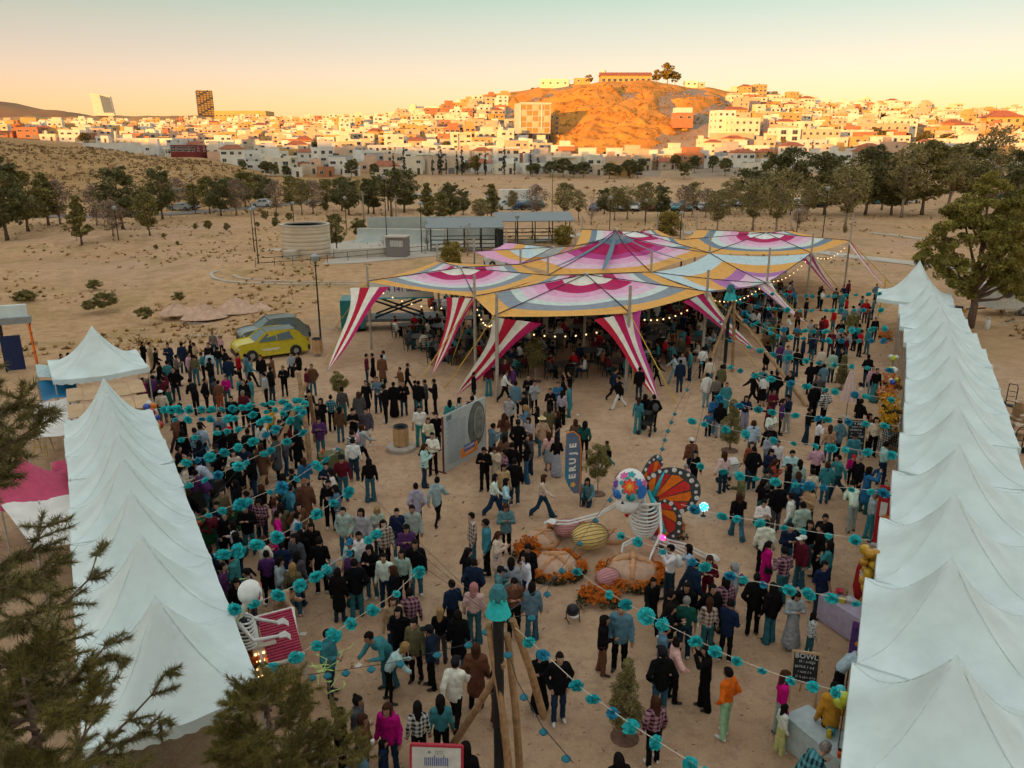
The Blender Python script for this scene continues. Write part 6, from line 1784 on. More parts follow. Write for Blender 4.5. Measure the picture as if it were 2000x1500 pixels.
GL = [([(305, 798), (450, 797), (530, 785), (600, 778)], 2.6, 3.3, 15, 'upper left pompom garland nearest the yellow car', 'L', 0),
 ([(325, 818), (460, 815), (600, 785)], 2.6, 3.3, 11, 'second pompom garland from the far end on the left', 'L', 0),
 ([(345, 858), (470, 835), (598, 790)], 2.6, 3.3, 9, 'third pompom garland from the far end on the left', 'L', 0),
 ([(350, 905), (420, 888), (500, 858), (598, 800)], 2.6, 3.3, 10, 'pompom garland over the straw-hat vendor on the left', 'L', 0),
 ([(362, 948), (440, 920), (520, 882), (600, 838)], 2.6, 3.2, 9, 'pompom garland crossing the leaning log on the left', 'L', 0),
 ([(384, 1012), (470, 982), (560, 945), (660, 880)], 2.6, 3.2, 9, 'pompom garland over the green stall table', 'L', 0),
 ([(417, 1085), (486, 1066), (560, 1038), (636, 991), (700, 944)], 2.6, 3.0, 8, 'pompom garland ending by the grey hoodies', None, 'N'),
 ([(452, 1187), (516, 1171), (605, 1131), (680, 1078), (756, 1026)], 2.6, 3.0, 9, 'pompom garland over the mint hoodie visitor', None, 'N'),
 ([(505, 1315), (578, 1280), (629, 1251), (687, 1213), (768, 1162), (826, 1106)], 2.6, 3.2, 8, 'near pompom garland beside the marimba skeleton', None, 'N'),
 ([(1420, 582), (1500, 572), (1600, 578), (1722, 572)], 4.2, 2.7, 15, 'farthest pompom garland on the right', 'R', 0),
 ([(1440, 588), (1490, 600), (1560, 605), (1728, 604)], 4.4, 2.7, 13, 'second farthest pompom garland on the right', 'R', 0),
 ([(1440, 600), (1500, 640), (1600, 646), (1735, 640)], 4.0, 2.7, 14, 'third farthest pompom garland on the right', 'R', 0),
 ([(1440, 618), (1520, 655), (1620, 664), (1742, 664)], 3.9, 2.7, 12, 'pompom garland above the far right crowd', 'R', 0),
 ([(1415, 660), (1500, 688), (1590, 706), (1745, 722)], 3.4, 2.7, 11, 'pompom garland over the denim jackets on the right', 'R', 0),
 ([(1405, 706), (1460, 728), (1540, 746), (1650, 766), (1750, 780)], 3.2, 2.7, 11, 'pompom garland passing behind the closed parasol', 'R', 0),
 ([(1395, 772), (1450, 792), (1520, 805), (1640, 820), (1755, 832)], 3.0, 2.7, 10, 'pompom garland passing in front of the closed parasol', 'R', 0),
 ([(1330, 815), (1425, 838), (1520, 860), (1620, 872), (1755, 888)], 3.0, 2.7, 11, 'pompom garland over the pink shirt on the right', 'R', 0),
 ([(1350, 903), (1450, 928), (1560, 945), (1680, 955), (1745, 962)], 3.0, 2.7, 11, 'pompom garland reaching the red banner', 'R', 0),
 ([(1330, 985), (1403, 1004), (1494, 1020), (1589, 1039), (1700, 1055)], 3.0, 2.7, 8, 'pompom garland reaching the yellow balloons', 'R', 0),
 ([(1200, 1038), (1278, 1068), (1344, 1090), (1402, 1114), (1485, 1138), (1640, 1168), (1692, 1180)], 3.0, 2.7, 12, 'pompom garland below the sugar skull running right', 'N', 0),
 ([(1118, 1105), (1160, 1140), (1246, 1191), (1328, 1233), (1421, 1280), (1528, 1321), (1648, 1352)], 3.0, 2.7, 12, 'pompom garland over the orange sweatshirt visitor', 'N', 0),
 ([(1005, 1225), (1051, 1266), (1085, 1296), (1137, 1345), (1230, 1413), (1320, 1470), (1420, 1530)], 3.9, 2.8, 9, 'nearest pompom garland slanting to the bottom edge', 'N', 0)]
for pts_, z0, z1, n, lab, hb, he in GL: garland(pts_, z0, z1, n, lab, hb, he or None, size=.17 if pts_[-1][1] > 1000 or pts_[0][1] > 1150 else .19)
# hanging solar lanterns on a dark wire between the near pole and the skull
def lantern_wire(pts, n, label):
    o = empty('lantern_wire', pts[0]); full = [p - pts[0] for p in pts]; MB().tube(full, .008, 4).build('wire', [M_wire], o)
    lan = MB().lathe([(0, .0), (.035, -.02), (.10, -.09), (.12, -.12), (.05, -.13), (.045, -.20), (0, -.21)], 10)
    d = lan.data('lantern', [mat('lantern_teal', (.012, .16, .22), .5)], True); ld = MB().ball((0, 0, -.15), .028, 6, 4).data('glow', [mat('cyan_led', (.25, .95, 1.0), .4, emit=2.0)])
    for k in range(n):
        t = (k + .7) / n * (len(full) - 1); i = int(t); p = full[i].lerp(full[min(len(full) - 1, i + 1)], t - i); c = ob('lantern', d, o, p, sc=.72); ob('glow', ld, c)
    return tag(o, label, 'lantern string', 'wires of small blue lanterns')
lantern_wire([P(1285, 905, 3.2), P(1300, 850, 3.3), P(1320, 800, 3.4), P(1400, 650, 4.2), HUBS['R']], 12, 'dark wire of blue lanterns running from the skull to the far pole')
lantern_wire([HUBS['N'], P(905, 1260, 3.4), P(760, 1295, 3.0), P(660, 1310, 2.7), P(600, 1318, 2.6)], 8, 'dark wire of blue lanterns from the near pole to the left tent')
lantern_wire([HUBS['N'], P(1040, 1200, 3.6), P(1090, 1120, 3.3), P(1150, 1030, 3.2), P(1200, 960, 3.4)], 7, 'dark wire of blue lanterns from the near pole to the skull')
lantern_wire([HUBS['N'], P(1010, 1330, 3.2), P(1060, 1420, 2.8), P(1120, 1490, 2.6)], 4, 'short dark wire of blue lanterns falling right of the near pole')

# ---- poles and leaning logs carrying the garlands
M_log = mat('pine_log', (0.34, 0.195, 0.095), .85, var=.3, scale=7, bump=.5); M_logend = mat('log_end', (0.52, 0.36, 0.2), .8); M_pole = mat('black_pole', (0.015, 0.015, 0.018), .5)
def log(o, a, b, r):
    MB().tube([a, Vector(a).lerp(Vector(b), .5) + Vector((.03, .02, 0)), b], [r * 1.1, r, r * .85], 9, 0).build('log', [M_log], o)
def lantern_head(o, c, s):
    part = MB().lathe([(.0, .62), (.22, .55), (.34, .30), (.36, .1), (.30, 0), (.30, -.02)], 10).build('lantern_top', [mat('blue_green_cloth', (0.03, 0.15, 0.17), .8, var=.3)], o, c, sc=s)
    MB().lathe([(.31, 0), (.40, -.30), (.50, -.62), (.42, -.66), (.05, -.4)], 14).build('skirt', [M_turq], part)
    for sx in (-1, 1): MB().ball((sx * .13, -.30, .06), (.075, .05, .13), 8, 6).build('window', [M_turq], part)
o = empty('near_log_pole', (HUBS['N'].x, HUBS['N'].y, 0)); MB().tube([(0, 0, 0), (0, 0, 4.3)], .10, 8).build('pole', [M_pole], o)
for a_, b_ in (((-1.15, 1.15, 0), (.10, -.05, 3.2)), ((.28, -.2, 0), (-.18, .04, 3.95)), ((.42, .5, 0), (.16, .05, 3.75)), ((.9, .9, 1.2), (.26, .05, 4.05))): log(o, a_, b_, .075)
lantern_head(o, (0, 0, 4.5), .48); tag(o, 'near black pole braced by leaning logs with a turquoise cloth lantern on top', 'pole')
o = empty('right_log_pole', (12.25, 43.2, 0)); o.name = 'log_pole'; MB().tube([(0, 0, 0), (0, 0, 4.4)], .10, 8).build('pole', [M_pole], o)
for a_, b_ in (((-1.9, -2.6, 0), (.2, .1, 3.9)), ((.3, -.6, 0), (.25, 0, 4.0)), ((2.3, -6.8, 0), (.3, 0, 3.4))): log(o, a_, b_, .09)
lantern_head(o, (0, 0, 4.5), .72); tag(o, 'tall black pole with leaning logs and turquoise lantern beside the striped tent', 'pole')
o = empty('log_tripod', (-7.9, 29.6, 0))
for a_, b_ in ((P(503, 955), PD(598, 748, 29.4)), (P(606, 905), PD(583, 728, 30.6)), (P(617, 862), PD(604, 770, 29.8))): log(o, a_ - o.location, b_ - o.location, .10)
tag(o, 'tripod of leaning logs on the left under the garlands', 'tripod')
# ================================================================ sugar-skull skeleton with butterfly wings
M_bone = mat('white_paint', (0.74, 0.72, 0.68), .6, var=.08, scale=8); M_bone2 = mat('off_white_bone', (0.66, 0.63, 0.58), .7)
PNT = {n: mat('paint_' + n, c, .5) for n, c in dict(red=(.66, .035, .03), blue=(.03, .16, .50), teal=(.02, .28, .30), pink=(.62, .10, .30), orange=(.85, .18, .015), yellow=(.70, .42, .04), green=(.05, .22, .08), black=(.012, .012, .014), white=(.72, .70, .66), purple=(.16, .05, .28), cyan=(.03, .45, .55)).items()}
def disc_on(o, c, r, dirv, mt, name, petals=0, sc=1.0, ell_=1.0):
    "a small painted shape lying proud of a surface, facing dirv"
    dirv = Vector(dirv).normalized(); q = dirv.to_track_quat('Z', 'Y').to_matrix(); pts = [Vector((0, 0, .012))]; n = 40 if petals else 14
    for k in range(n):
        a = 2 * math.pi * k / n; rr = r * (.55 + .45 * abs(math.cos(a * petals / 2)) if petals else 1)
        pts.append(Vector((rr * math.cos(a), rr * math.sin(a) * ell_, 0)))
    b = MB(); b.add([q @ p for p in pts], [(0, 1 + k, 1 + (k + 1) % n) for k in range(n)]); return b.build(name, [mt], o, c)
SK = Vector((4.0, 22.0, 0)); sk = empty('skull_skeleton', SK, R(-28), 1.08)
tag(sk, 'giant painted sugar-skull skeleton with monarch butterfly wings', 'sculpture')
hc = Vector((-.25, -.3, 2.15)); hr = Vector((.46, .52, .54))
cr = MB().ball((0, 0, 0), hr, 28, 20); cr.ball((0, -.16, -.42), (.33, .36, .30), 18, 12); head = cr.build('skull', [M_bone], sk, hc, smooth=True)
def on_skull(az, el, out=1.035):
    d = Vector((math.cos(el) * math.sin(az), -math.cos(el) * math.cos(az), math.sin(el))); p = Vector((d.x * hr.x, d.y * hr.y, d.z * hr.z)) * out; n = Vector((d.x / hr.x, d.y / hr.y, d.z / hr.z)); return p, n
rs = np.random.RandomState(3)
p, n = on_skull(.35, .42); disc_on(head, p, .24, n, PNT['red'], 'flower', 8); disc_on(head, p * 1.02, .15, n, PNT['orange'], 'flower', 8); disc_on(head, p * 1.035, .06, n, PNT['yellow'], 'flower_centre')
for az, el, r_, c_, pe in [(-.75, .35, .15, 'purple', 6), (-.9, -.1, .13, 'blue', 6), (1.0, .55, .14, 'blue', 7), (1.15, .05, .20, 'blue', 0), (-.35, .95, .13, 'pink', 6), (1.5, .4, .14, 'pink', 8), (.5, 1.1, .12, 'teal', 5), (2.2, .4, .16, 'orange', 7), (-1.6, .5, .15, 'red', 7), (2.9, .3, .18, 'blue', 8), (-.25, .55, .07, 'teal', 0), (.75, .15, .07, 'green', 0), (.0, .15, .07, 'teal', 0), (.85, .75, .06, 'green', 0), (.1, .85, .06, 'teal', 0)]:
    p, n = on_skull(az, el); disc_on(head, p, r_, n, PNT[c_], 'painted_petal', pe)
for az in (-.42, .42):
    p, n = on_skull(az, -.12, 1.0); MB().ball((0, 0, 0), (.15, .07, .14), 12, 8).build('eye_socket', [PNT['blue'] if az < 0 else PNT['teal']], head, p, smooth=True)
    p, n = on_skull(az, -.12, 1.1); disc_on(head, p, .07, n, PNT['black'], 'pupil')
MB().add([(0, -.60, -.16), (-.06, -.57, -.28), (.06, -.57, -.28)], [(0, 1, 2)]).build('nose', [PNT['black']], head)
for k in range(9): MB().box((-.20 + k * .05, -.50 + .02 * abs(k - 4), -.50), (.042, .03, .10)).build('tooth', [M_bone], head)
b = MB(); b.tube([(0, 0, 2.0), (.05, .12, 1.5), (.1, .2, .95), (.12, .22, .45)], [.09, .085, .09, .1], 8); b.build('spine', [M_bone2], sk, smooth=True)
for k in range(9):
    z = 1.52 - k * .105; w = .30 + .14 * math.sin(k / 8 * math.pi); pts = []
    for j in range(17):
        a = -math.pi * .86 + j / 16 * math.pi * 1.72; pts.append((.08 + w * math.sin(a), .16 - .34 * math.cos(a) * (w / .42), z - .10 * math.cos(a)))
    MB().tube(pts, .034, 6).build('rib', [M_bone], sk, smooth=True)
MB().tube([(-.45, .1, 1.60), (0, -.12, 1.58), (.5, .15, 1.60)], .045, 7).build('collarbone', [M_bone], sk, smooth=True)
for nm, pts in (('arm', [(-.45, .1, 1.6), (-.95, -.25, 1.25), (-1.05, -.5, 1.2), (-1.9, -.75, .85), (-2.35, -.7, .72)]), ('arm', [(.5, .15, 1.6), (.75, -.35, 1.0), (.62, -.85, .45), (.7, -1.25, .2)]), ('leg', [(0, .2, .45), (-.3, -.55, .42), (-.25, -.75, .15)]), ('leg', [(.25, .2, .45), (1.0, .15, .35), (1.45, .3, .12)]), ('leg', [(.25, .3, .42), (1.2, .5, .3), (1.85, .55, .08)])):
    for off in (-.035, .035): MB().tube([Vector(p) + Vector((0, off, off)) for p in pts], .027, 6).build(nm, [M_bone], sk, smooth=True)
for base, dr in (((-2.35, -.7, .72), (-1, 0, -.15)), ((.7, -1.25, .2), (.2, -1, -.25)), ((1.85, .55, .08), (1, .1, 0))):
    for k in range(5):
        d = Vector(dr).normalized(); sd = d.cross(Vector((0, 0, 1))).normalized(); p0 = Vector(base) + sd * (k - 2) * .06
        MB().tube([p0, p0 + d * .22 + Vector((0, 0, .05)), p0 + d * (.40 - .03 * abs(k - 2)) - Vector((0, 0, .03))], [.024, .022, .014], 5).build('finger', [M_bone], sk)
MB().tube([(-.1, -.18, 1.75), (-.15, -.28, 1.5), (-.3, -.42, 1.28)], [.06, .09, .05], 7).build('scarf', [PNT['red']], sk, smooth=True)
# butterfly wings on the back
def wing(pts, root, nrm, name, rot):
    w = empty(name, root); w.parent = sk; w.rotation_euler = rot
    def shape(sc, z, mt, nm, shift=(0, 0)):
        c = Vector((sum(p[0] for p in pts) / len(pts), sum(p[1] for p in pts) / len(pts), 0)); q = [Vector((p[0], p[1], 0)) * 1 for p in pts]
        q = [c + (v - c) * sc + Vector((shift[0], shift[1], 0)) for v in q]; n = len(q); b = MB()
        b.add([Vector((v.x, z, v.y)) for v in q] + [Vector((v.x, z + .03, v.y)) for v in q], [tuple(range(n)), tuple(range(2 * n - 1, n - 1, -1))] + [(k, k + n, (k + 1) % n + n, (k + 1) % n) for k in range(n)]); b.build(nm, [mt], w)
    shape(1.0, 0, PNT['black'], 'wing_rim')
    return w
def wing_full(root, rot, L, H, name, cells, dots):
    w = empty(name, root); w.parent = sk; w.rotation_euler = rot
    out = []
    for k in range(28):
        a = -.35 + k / 27 * 2.35; rr = L * (.62 + .38 * math.cos((a - .62) * 1.5)); out.append((rr * math.cos(a), rr * math.sin(a) * H))
    out = [(0, -.05)] + out
    def slab(q, y0, y1, mt, nm):
        n = len(q); b = MB(); b.add([(p[0], y0, p[1]) for p in q] + [(p[0], y1, p[1]) for p in q], [tuple(range(n - 1, -1, -1)), tuple(range(n, 2 * n))] + [(k, (k + 1) % n, (k + 1) % n + n, k + n) for k in range(n)]); b.build(nm, [mt], w)
    slab(out, -.02, .02, mat('wing_grey', (.06, .06, .065), .6), 'wing_rim')
    for k in range(cells):
        a0 = -.25 + k / cells * 2.1; a1 = a0 + 2.1 / cells * .86; q = []
        for rr_ in (.16, .82):
            for aa in ((a0, (a0 + a1) / 2, a1) if rr_ == .16 else (a1, (a0 + a1) / 2, a0)):
                R_ = L * (.62 + .38 * math.cos((aa - .62) * 1.5)) * (rr_ if aa not in (a0, a1) else rr_ * (.97 if rr_ > .5 else 1.1)); q.append((R_ * math.cos(aa), R_ * math.sin(aa) * H))
        for y0, y1 in ((-.036, -.021), (.021, .036)): slab(q, y0, y1, PNT['orange' if k % 2 else 'red'] if cells > 4 else PNT['orange'], 'wing_cell')
    for k in range(dots):
        aa = -.28 + k / (dots - 1) * 2.2; R_ = L * (.62 + .38 * math.cos((aa - .62) * 1.5)) * (.90 + .04 * (k % 2)); c = (R_ * math.cos(aa), R_ * math.sin(aa) * H); s = L * .035 * (1.4 if k % 3 == 0 else 1)
        q = [(c[0] + s * math.cos(t), c[1] + s * math.sin(t)) for t in np.linspace(0, 2 * math.pi, 9)[:-1]]
        for y0, y1 in ((-.034, -.021), (.021, .034)): slab(q, y0, y1, PNT['white'], 'wing_spot')
wing_full((.18, .38, 1.55), (0, R(4), R(24)), 1.5, .9, 'upper_wing', 6, 15)
wing_full((.18, .38, 1.35), (0, R(80), R(10)), 1.25, .85, 'lower_wing', 5, 11)
wing_full((.05, .55, 1.85), (0, R(-62), R(60)), 1.1, .6, 'back_wing', 5, 11)
MB().tube([(.1, .3, 1.9), (.35, .3, 1.4), (.7, .2, .7)], [.05, .1, .05], 8).build('wing_body', [PNT['cyan']], sk, smooth=True)
MB().tube([(.25, .35, 1.75), (.5, .45, 2.5)], [.09, .02], 6).build('antenna', [PNT['cyan']], sk, smooth=True)
# ---- bread of the dead and shells around it
M_bread = mat('baked_crust', (0.52, 0.27, 0.13), .8, var=.16, scale=5, bump=.4); M_bread2 = mat('sugar_crust', (0.50, 0.32, 0.22), .9, var=.12, scale=6, bump=.4)
def bread(p, r, rz, lab, tilt=0.0):
    o = empty('bread', p, rz); b = MB().lathe([(r, 0), (r * 1.05, .10 * r), (r * .98, .34 * r), (r * .78, .52 * r), (r * .42, .64 * r), (0, .68 * r)], 28); b.build('loaf', [M_bread2], o, smooth=True)
    for k in range(4):
        a = k * math.pi / 2 + .4; pts = []
        for t in np.linspace(.15, .98, 7): pts.append((r * t * math.cos(a), r * t * math.sin(a), r * (.70 - .5 * t ** 2.4)))
        MB().tube(pts, [r * .10 * (1 + .5 * abs(math.sin(i * 1.6))) for i in range(7)], 8).build('crossbone', [M_bread], o, smooth=True)
    MB().ball((0, 0, r * .72), r * .17, 12, 8).build('knob', [M_bread], o, smooth=True)
    MB().lathe([(r * 1.06, -.02), (r * 1.1, .02), (r * 1.06, .3 * r)], 28).build('base', [M_bread], o, smooth=True)
    o.rotation_euler = (tilt, 0, rz); return tag(o, lab, 'bread sculpture', 'giant bread sculptures')
def shell(p, r, rz, mt, lab, tilt=.6):
    o = empty('shell_bread', p, rz); n = 9
    MB().ball((0, 0, 0), (r * 1.15, r * .8, r * .62), 20, 14).build('bun', [mt], o, smooth=True)
    for k in range(n):
        a = -1.2 + 2.4 * k / (n - 1); pts = []
        for t in np.linspace(.06, 3.05, 15): 
            d = Vector((math.cos(t * 1.0 - .0) * 1.15, math.sin(t) * math.sin(a) * .8, math.sin(t) * math.cos(a) * .62)); pts.append(d * r * 1.01)
        MB().tube(pts, r * .022, 5).build('groove', [mat('shell_line', (.22, .13, .07), .8)], o)
    o.rotation_euler = (tilt, 0, rz); return tag(o, lab, 'bread sculpture', 'giant shell-bread sculptures')
M_ysh = mat('yellow_icing', (.66, .47, .16), .7, var=.1); M_psh = mat('pink_icing', (.58, .25, .27), .7, var=.1)
bread(P(1085, 1112), .66, .4, 'front left giant round bread ringed with marigolds', 0); bread(P(1235, 1120), .74, 1.0, 'front right giant round bread ringed with marigolds'); bread(P(1060, 1058), .52, .2, 'giant round bread behind the front left one'); bread(P(1195, 1052), .42, .6, 'small giant bread half hidden at the skeleton ribs')
q = P(1150, 1075); shell((q.x, q.y, .50), .56, R(20), M_ysh, 'giant yellow shell bread between the round breads'); q = P(1108, 1055); shell((q.x, q.y, .45), .40, R(10), M_psh, 'giant pink shell bread left of the yellow one')
q = P(1185, 1148); shell((q.x, q.y, .34), .36, R(30), M_psh, 'giant pink shell bread in the front marigolds')
# marigolds: heads of crumpled petals joined into beds
M_mari = mat('marigold', (0.62, 0.17, 0.015), .8, island=.35); M_stem = mat('marigold_leaf', (0.06, 0.055, 0.02), .9, island=.4)
def flower_bed(name, c, rx, ry, n, h, lab, mt=None, ring=0.0, hang=None):
    r = np.random.RandomState(int(abs(c[0] * 100)) % 999); o = empty(name, c); V = []; F = []; k = 0
    for i in range(n):
        a = r.uniform(0, 2 * math.pi); q = math.sqrt(r.uniform(ring ** 2, 1)); x, y, z = q * rx * math.cos(a), q * ry * math.sin(a), h * r.uniform(.45, 1)
        if hang: x, y, z = r.uniform(-rx, rx), r.uniform(-ry, ry), r.uniform(0, h)
        s = r.uniform(.045, .075)
        for j in range(9):
            d = r.normal(size=3); d /= np.linalg.norm(d); t = np.cross(d, r.normal(size=3)); t /= np.linalg.norm(t); p = np.array([x, y, z]) + d * s * .5
            V += [p - t * s * .6, p + d * s * .6, p + t * s * .6, p - d * s * .3]; F.append([k, k + 1, k + 2, k + 3]); k += 4
    fo = ob('flower_heads', mesh('flower_heads', np.array(V), np.array(F), mt or M_mari), o); fo['kind'] = 'stuff'
    cen = np.stack([np.array([r.uniform(-1, 1) * rx, r.uniform(-1, 1) * ry, h * .3]) for _ in range(max(12, n // 5))])
    if ring: cen = np.array([[rx * math.cos(t) * .9, ry * math.sin(t) * .9, h * .3] for t in r.uniform(0, 6.28, max(12, n // 4))])
    v, f = leaves(r, cen, np.full(len(cen), .13), 14, .05); lo = ob('leaves', mesh('leaves', v, f, M_stem), o); lo['kind'] = 'stuff'
    return tag(o, lab, 'flowers', 'marigold beds')
q = P(1085, 1116); flower_bed('marigold_bed', q, .95, .85, 260, .36, 'marigolds ringing the front left giant bread', ring=.72)
q = P(1232, 1130); flower_bed('marigold_bed', q, 1.05, .92, 300, .36, 'marigolds ringing the front right giant bread', ring=.72)
q = P(1172, 1175); flower_bed('marigold_bed', q, .60, .42, 170, .38, 'marigold patch at the front of the sculpture')
q = P(1030, 1085); flower_bed('marigold_bed', q, .42, .55, 150, .45, 'marigold patch at the left end of the sculpture')
q = P(1310, 1040); flower_bed('marigold_bed', q, .42, .75, 170, .5, 'marigold patch behind the butterfly wing')
q = P(1120, 1040); flower_bed('marigold_bed', q, .9, .30, 140, .36, 'marigold strip behind the breads')
for nm, q, c_, e in (('disco_lamp', P(1375, 990, .35), (.05, .5, 1.0), 1.0), ('disco_lamp', P(1293, 1048, .45), (1.0, .05, .35), 1.1)):
    o = MB().ball((0, 0, 0), .16, 14, 10).build(nm, [mat('lamp_%.2f' % c_[0], c_, .3, emit=e)], None, q); b = MB()
    for k in range(26):
        d = Vector((math.cos(k * 2.4) * math.sin(k * .12 + .05), math.sin(k * 2.4) * math.sin(k * .12 + .05), math.cos(k * .12 + .05))); b.ball(d * .16, .014, 5, 3)
    b.build('led', [mat('led_white', (1, 1, 1), .4, emit=1.6)], o); MB().lathe([(.10, -.36), (.10, -.33), (.02, -.32), (.02, -.14)], 8).build('stand', [M_pole], o)
    tag(o, 'glowing %s lamp ball beside the skull sculpture' % ('blue' if c_[2] > .9 else 'pink'), 'lamp')

# ================================================================ marimba-playing skeleton by the left tents
ms = P(545, 1243, 1.08); mk_ = empty('marimba', (ms.x, ms.y, 0), R(28)); tag(mk_, 'large white-framed marimba with crimson bars played by the skeleton', 'marimba')
MB().beam((-.55, -.85, .95), (-.40, .95, 1.15), .06).beam((.30, -.85, .95), (.55, .95, 1.15), .06).beam((-.55, -.85, .95), (.30, -.85, .95), .06).beam((-.40, .95, 1.15), (.55, .95, 1.15), .06).build('frame', [M_bone2], mk_)
for k in range(17):
    t = (k + .5) / 17; y = -.8 + 1.68 * t; MB().box((-.02 + .1 * t, y, 1.0 + .19 * t), (.78 + .06 * t, .075, .035)).build('bar', [mat('crimson_bar', (.33, .015, .05), .5, var=.2)], mk_)
for sx in (-1, 1):
    for sy in (-1, 1): MB().beam((sx * .4, sy * .8, 0), (sx * .38, sy * .8, 1.0), .06).build('leg', [M_bone2], mk_)
s2 = empty('marimba_skeleton', (P(487, 1143, 2.85).x - .32, P(487, 1143, 2.85).y - .05, 0), R(-70), 1.12); tag(s2, 'white skeleton figure with painted face leaning over the marimba', 'sculpture')
hd2 = MB().ball((0, 0, 0), (.21, .24, .27), 18, 14); hd2.ball((0, .10, -.20), (.13, .14, .12), 12, 8); hh = hd2.build('skull', [M_bone], s2, (0, .28, 2.35), smooth=True)
for x_, z_, c_ in ((-.09, .0, 'black'), (.09, .0, 'black'), (0, .14, 'orange'), (-.15, -.08, 'yellow'), (.15, -.08, 'red'), (0, -.22, 'red')): disc_on(hh, (x_, .225 - abs(x_) * .35 + (.02 if z_ < -.2 else 0), z_), .065, (x_ * 2, 1, z_), PNT[c_], 'painted_mark', 0 if c_ == 'black' else 5)
for k in range(9): MB().box((-.08 + k * .02, .245, -.26), (.016, .02, .05)).build('tooth', [M_bone], hh)
MB().tube([(0, .2, 2.15), (0, .05, 1.85), (0, -.02, 1.4), (0, 0, .95)], [.07, .06, .07, .09], 8).build('spine', [M_bone2], s2, smooth=True)
for k in range(8):
    z = 1.80 - k * .085; w = .20 + .06 * math.sin(k / 7 * math.pi); pts = [(w * math.sin(a), .04 + .20 * math.cos(a) + .05, z - .06 * (1 + math.cos(a)) * .5) for a in np.linspace(-2.6, 2.6, 15)]
    MB().tube(pts, .022, 6).build('rib', [M_bone], s2, smooth=True)
MB().ball((0, .06, 1.5), (.17, .14, .36), 10, 8).build('ribcage_core', [PNT['black']], s2, smooth=True)
for s in (-1, 1):
    MB().tube([(s * .27, 0, 1.86), (s * .42, .25, 1.5), (s * .25, .75, 1.38)], [.05, .04, .035], 7).build('arm', [M_bone], s2, smooth=True)
    for k in range(5): MB().tube([(s * .25 + (k - 2) * .035, .75, 1.38), (s * .25 + (k - 2) * .045, .88, 1.40), (s * .25 + (k - 2) * .04, .97, 1.30)], [.017, .016, .011], 5).build('finger', [M_bone], s2)
    MB().tube([(s * .12, 0, .95), (s * .14, .12, .5), (s * .14, .02, .05)], [.06, .05, .04], 7).build('leg', [M_bone2], s2, smooth=True)
MB().tube([(-.15, .1, 2.6), (-.05, .3, 2.65), (.1, .25, 2.2), (.25, .0, 1.9), (.2, -.1, 1.4)], .007, 5).build('neon_wire', [mat('green_neon', (.36, .50, .16), .6, emit=.12)], s2)
MB().ball((0, -.1, 1.75), (.34, .12, .16), 14, 8).build('fur_collar', [mat('pale_fur', (.50, .47, .42), .95, bump=.6)], s2, smooth=True)
q = P(520, 1335); flower_bed('marigold_bed', (q.x - .2, q.y, .6), .35, .3, 120, .3, 'orange flowers below the marimba skeleton')
# warm lit altar panel at the tent mouth
o = empty('lit_altar', P(530, 1330) + Vector((-.1, 0, 0)), R(28)); MB().box((0, 0, .55), (.55, .40, 1.1)).build('body', [mat('altar_cloth', (.45, .38, .30), .8)], o)
for k in range(22): MB().ball((-.22 + (k % 6) * .09, -.22, .35 + (k // 6) * .2), .022, 6, 4).build('fairy_light', [mat('fairy', (1, .55, .2), .4, emit=6)], o)
tag(o, 'small altar wrapped in warm fairy lights at the near left tent', 'altar')
# ================================================================ text helper (flat print on real boards)
def text_mesh(txt, size, mt, name='lettering', align='CENTER', depth=.003, bold=0.0):
    cu = bpy.data.curves.new(name, 'FONT'); cu.body = txt; cu.size = size; cu.align_x = align; cu.align_y = 'CENTER'; cu.extrude = depth; cu.offset = bold; cu.resolution_u = 2
    o = bpy.data.objects.new(name, cu); me = bpy.data.meshes.new_from_object(o); bpy.data.objects.remove(o); me.materials.clear(); me.materials.append(mt); return me
def put_text(txt, size, mt, parent, loc, rot, bold=0.0, name='lettering'): return ob(name, text_mesh(txt, size, mt, name, bold=bold), parent, loc, rot=rot)
UP = (R(90), 0, 0)
def scribble(o, x, y, z, w, h, mt, seed, name='lettering'):
    "handwriting or print too small to read: a row of little strokes"
    rr = np.random.RandomState(seed); b = MB(); q = -w / 2
    while q < w / 2 - h * .3:
        ww = h * rr.uniform(.18, .5); hh = h * rr.uniform(.5, 1.0); b.box((x + q + ww / 2, y, z + rr.uniform(-.12, .12) * h), (ww * .5, .003, hh)); b.box((x + q + ww / 2, y, z - hh * .35), (ww, .003, hh * .18)); q += ww + h * (.12 if rr.rand() < .8 else .5)
    return b.build(name, [mt], o)
INK = {'white': mat('ink_white', (.72, .70, .66), .7), 'black': mat('ink_black', (.02, .02, .02), .7), 'blue': mat('ink_blue', (.05, .09, .30), .7), 'purple': mat('ink_purple', (.14, .06, .25), .7), 'red': mat('ink_red', (.42, .03, .05), .7), 'orange': mat('ink_orange', (.70, .22, .03), .7), 'chalk': mat('ink_chalk', (.55, .55, .53), .9), 'grey': mat('ink_grey', (.22, .24, .25), .8)}
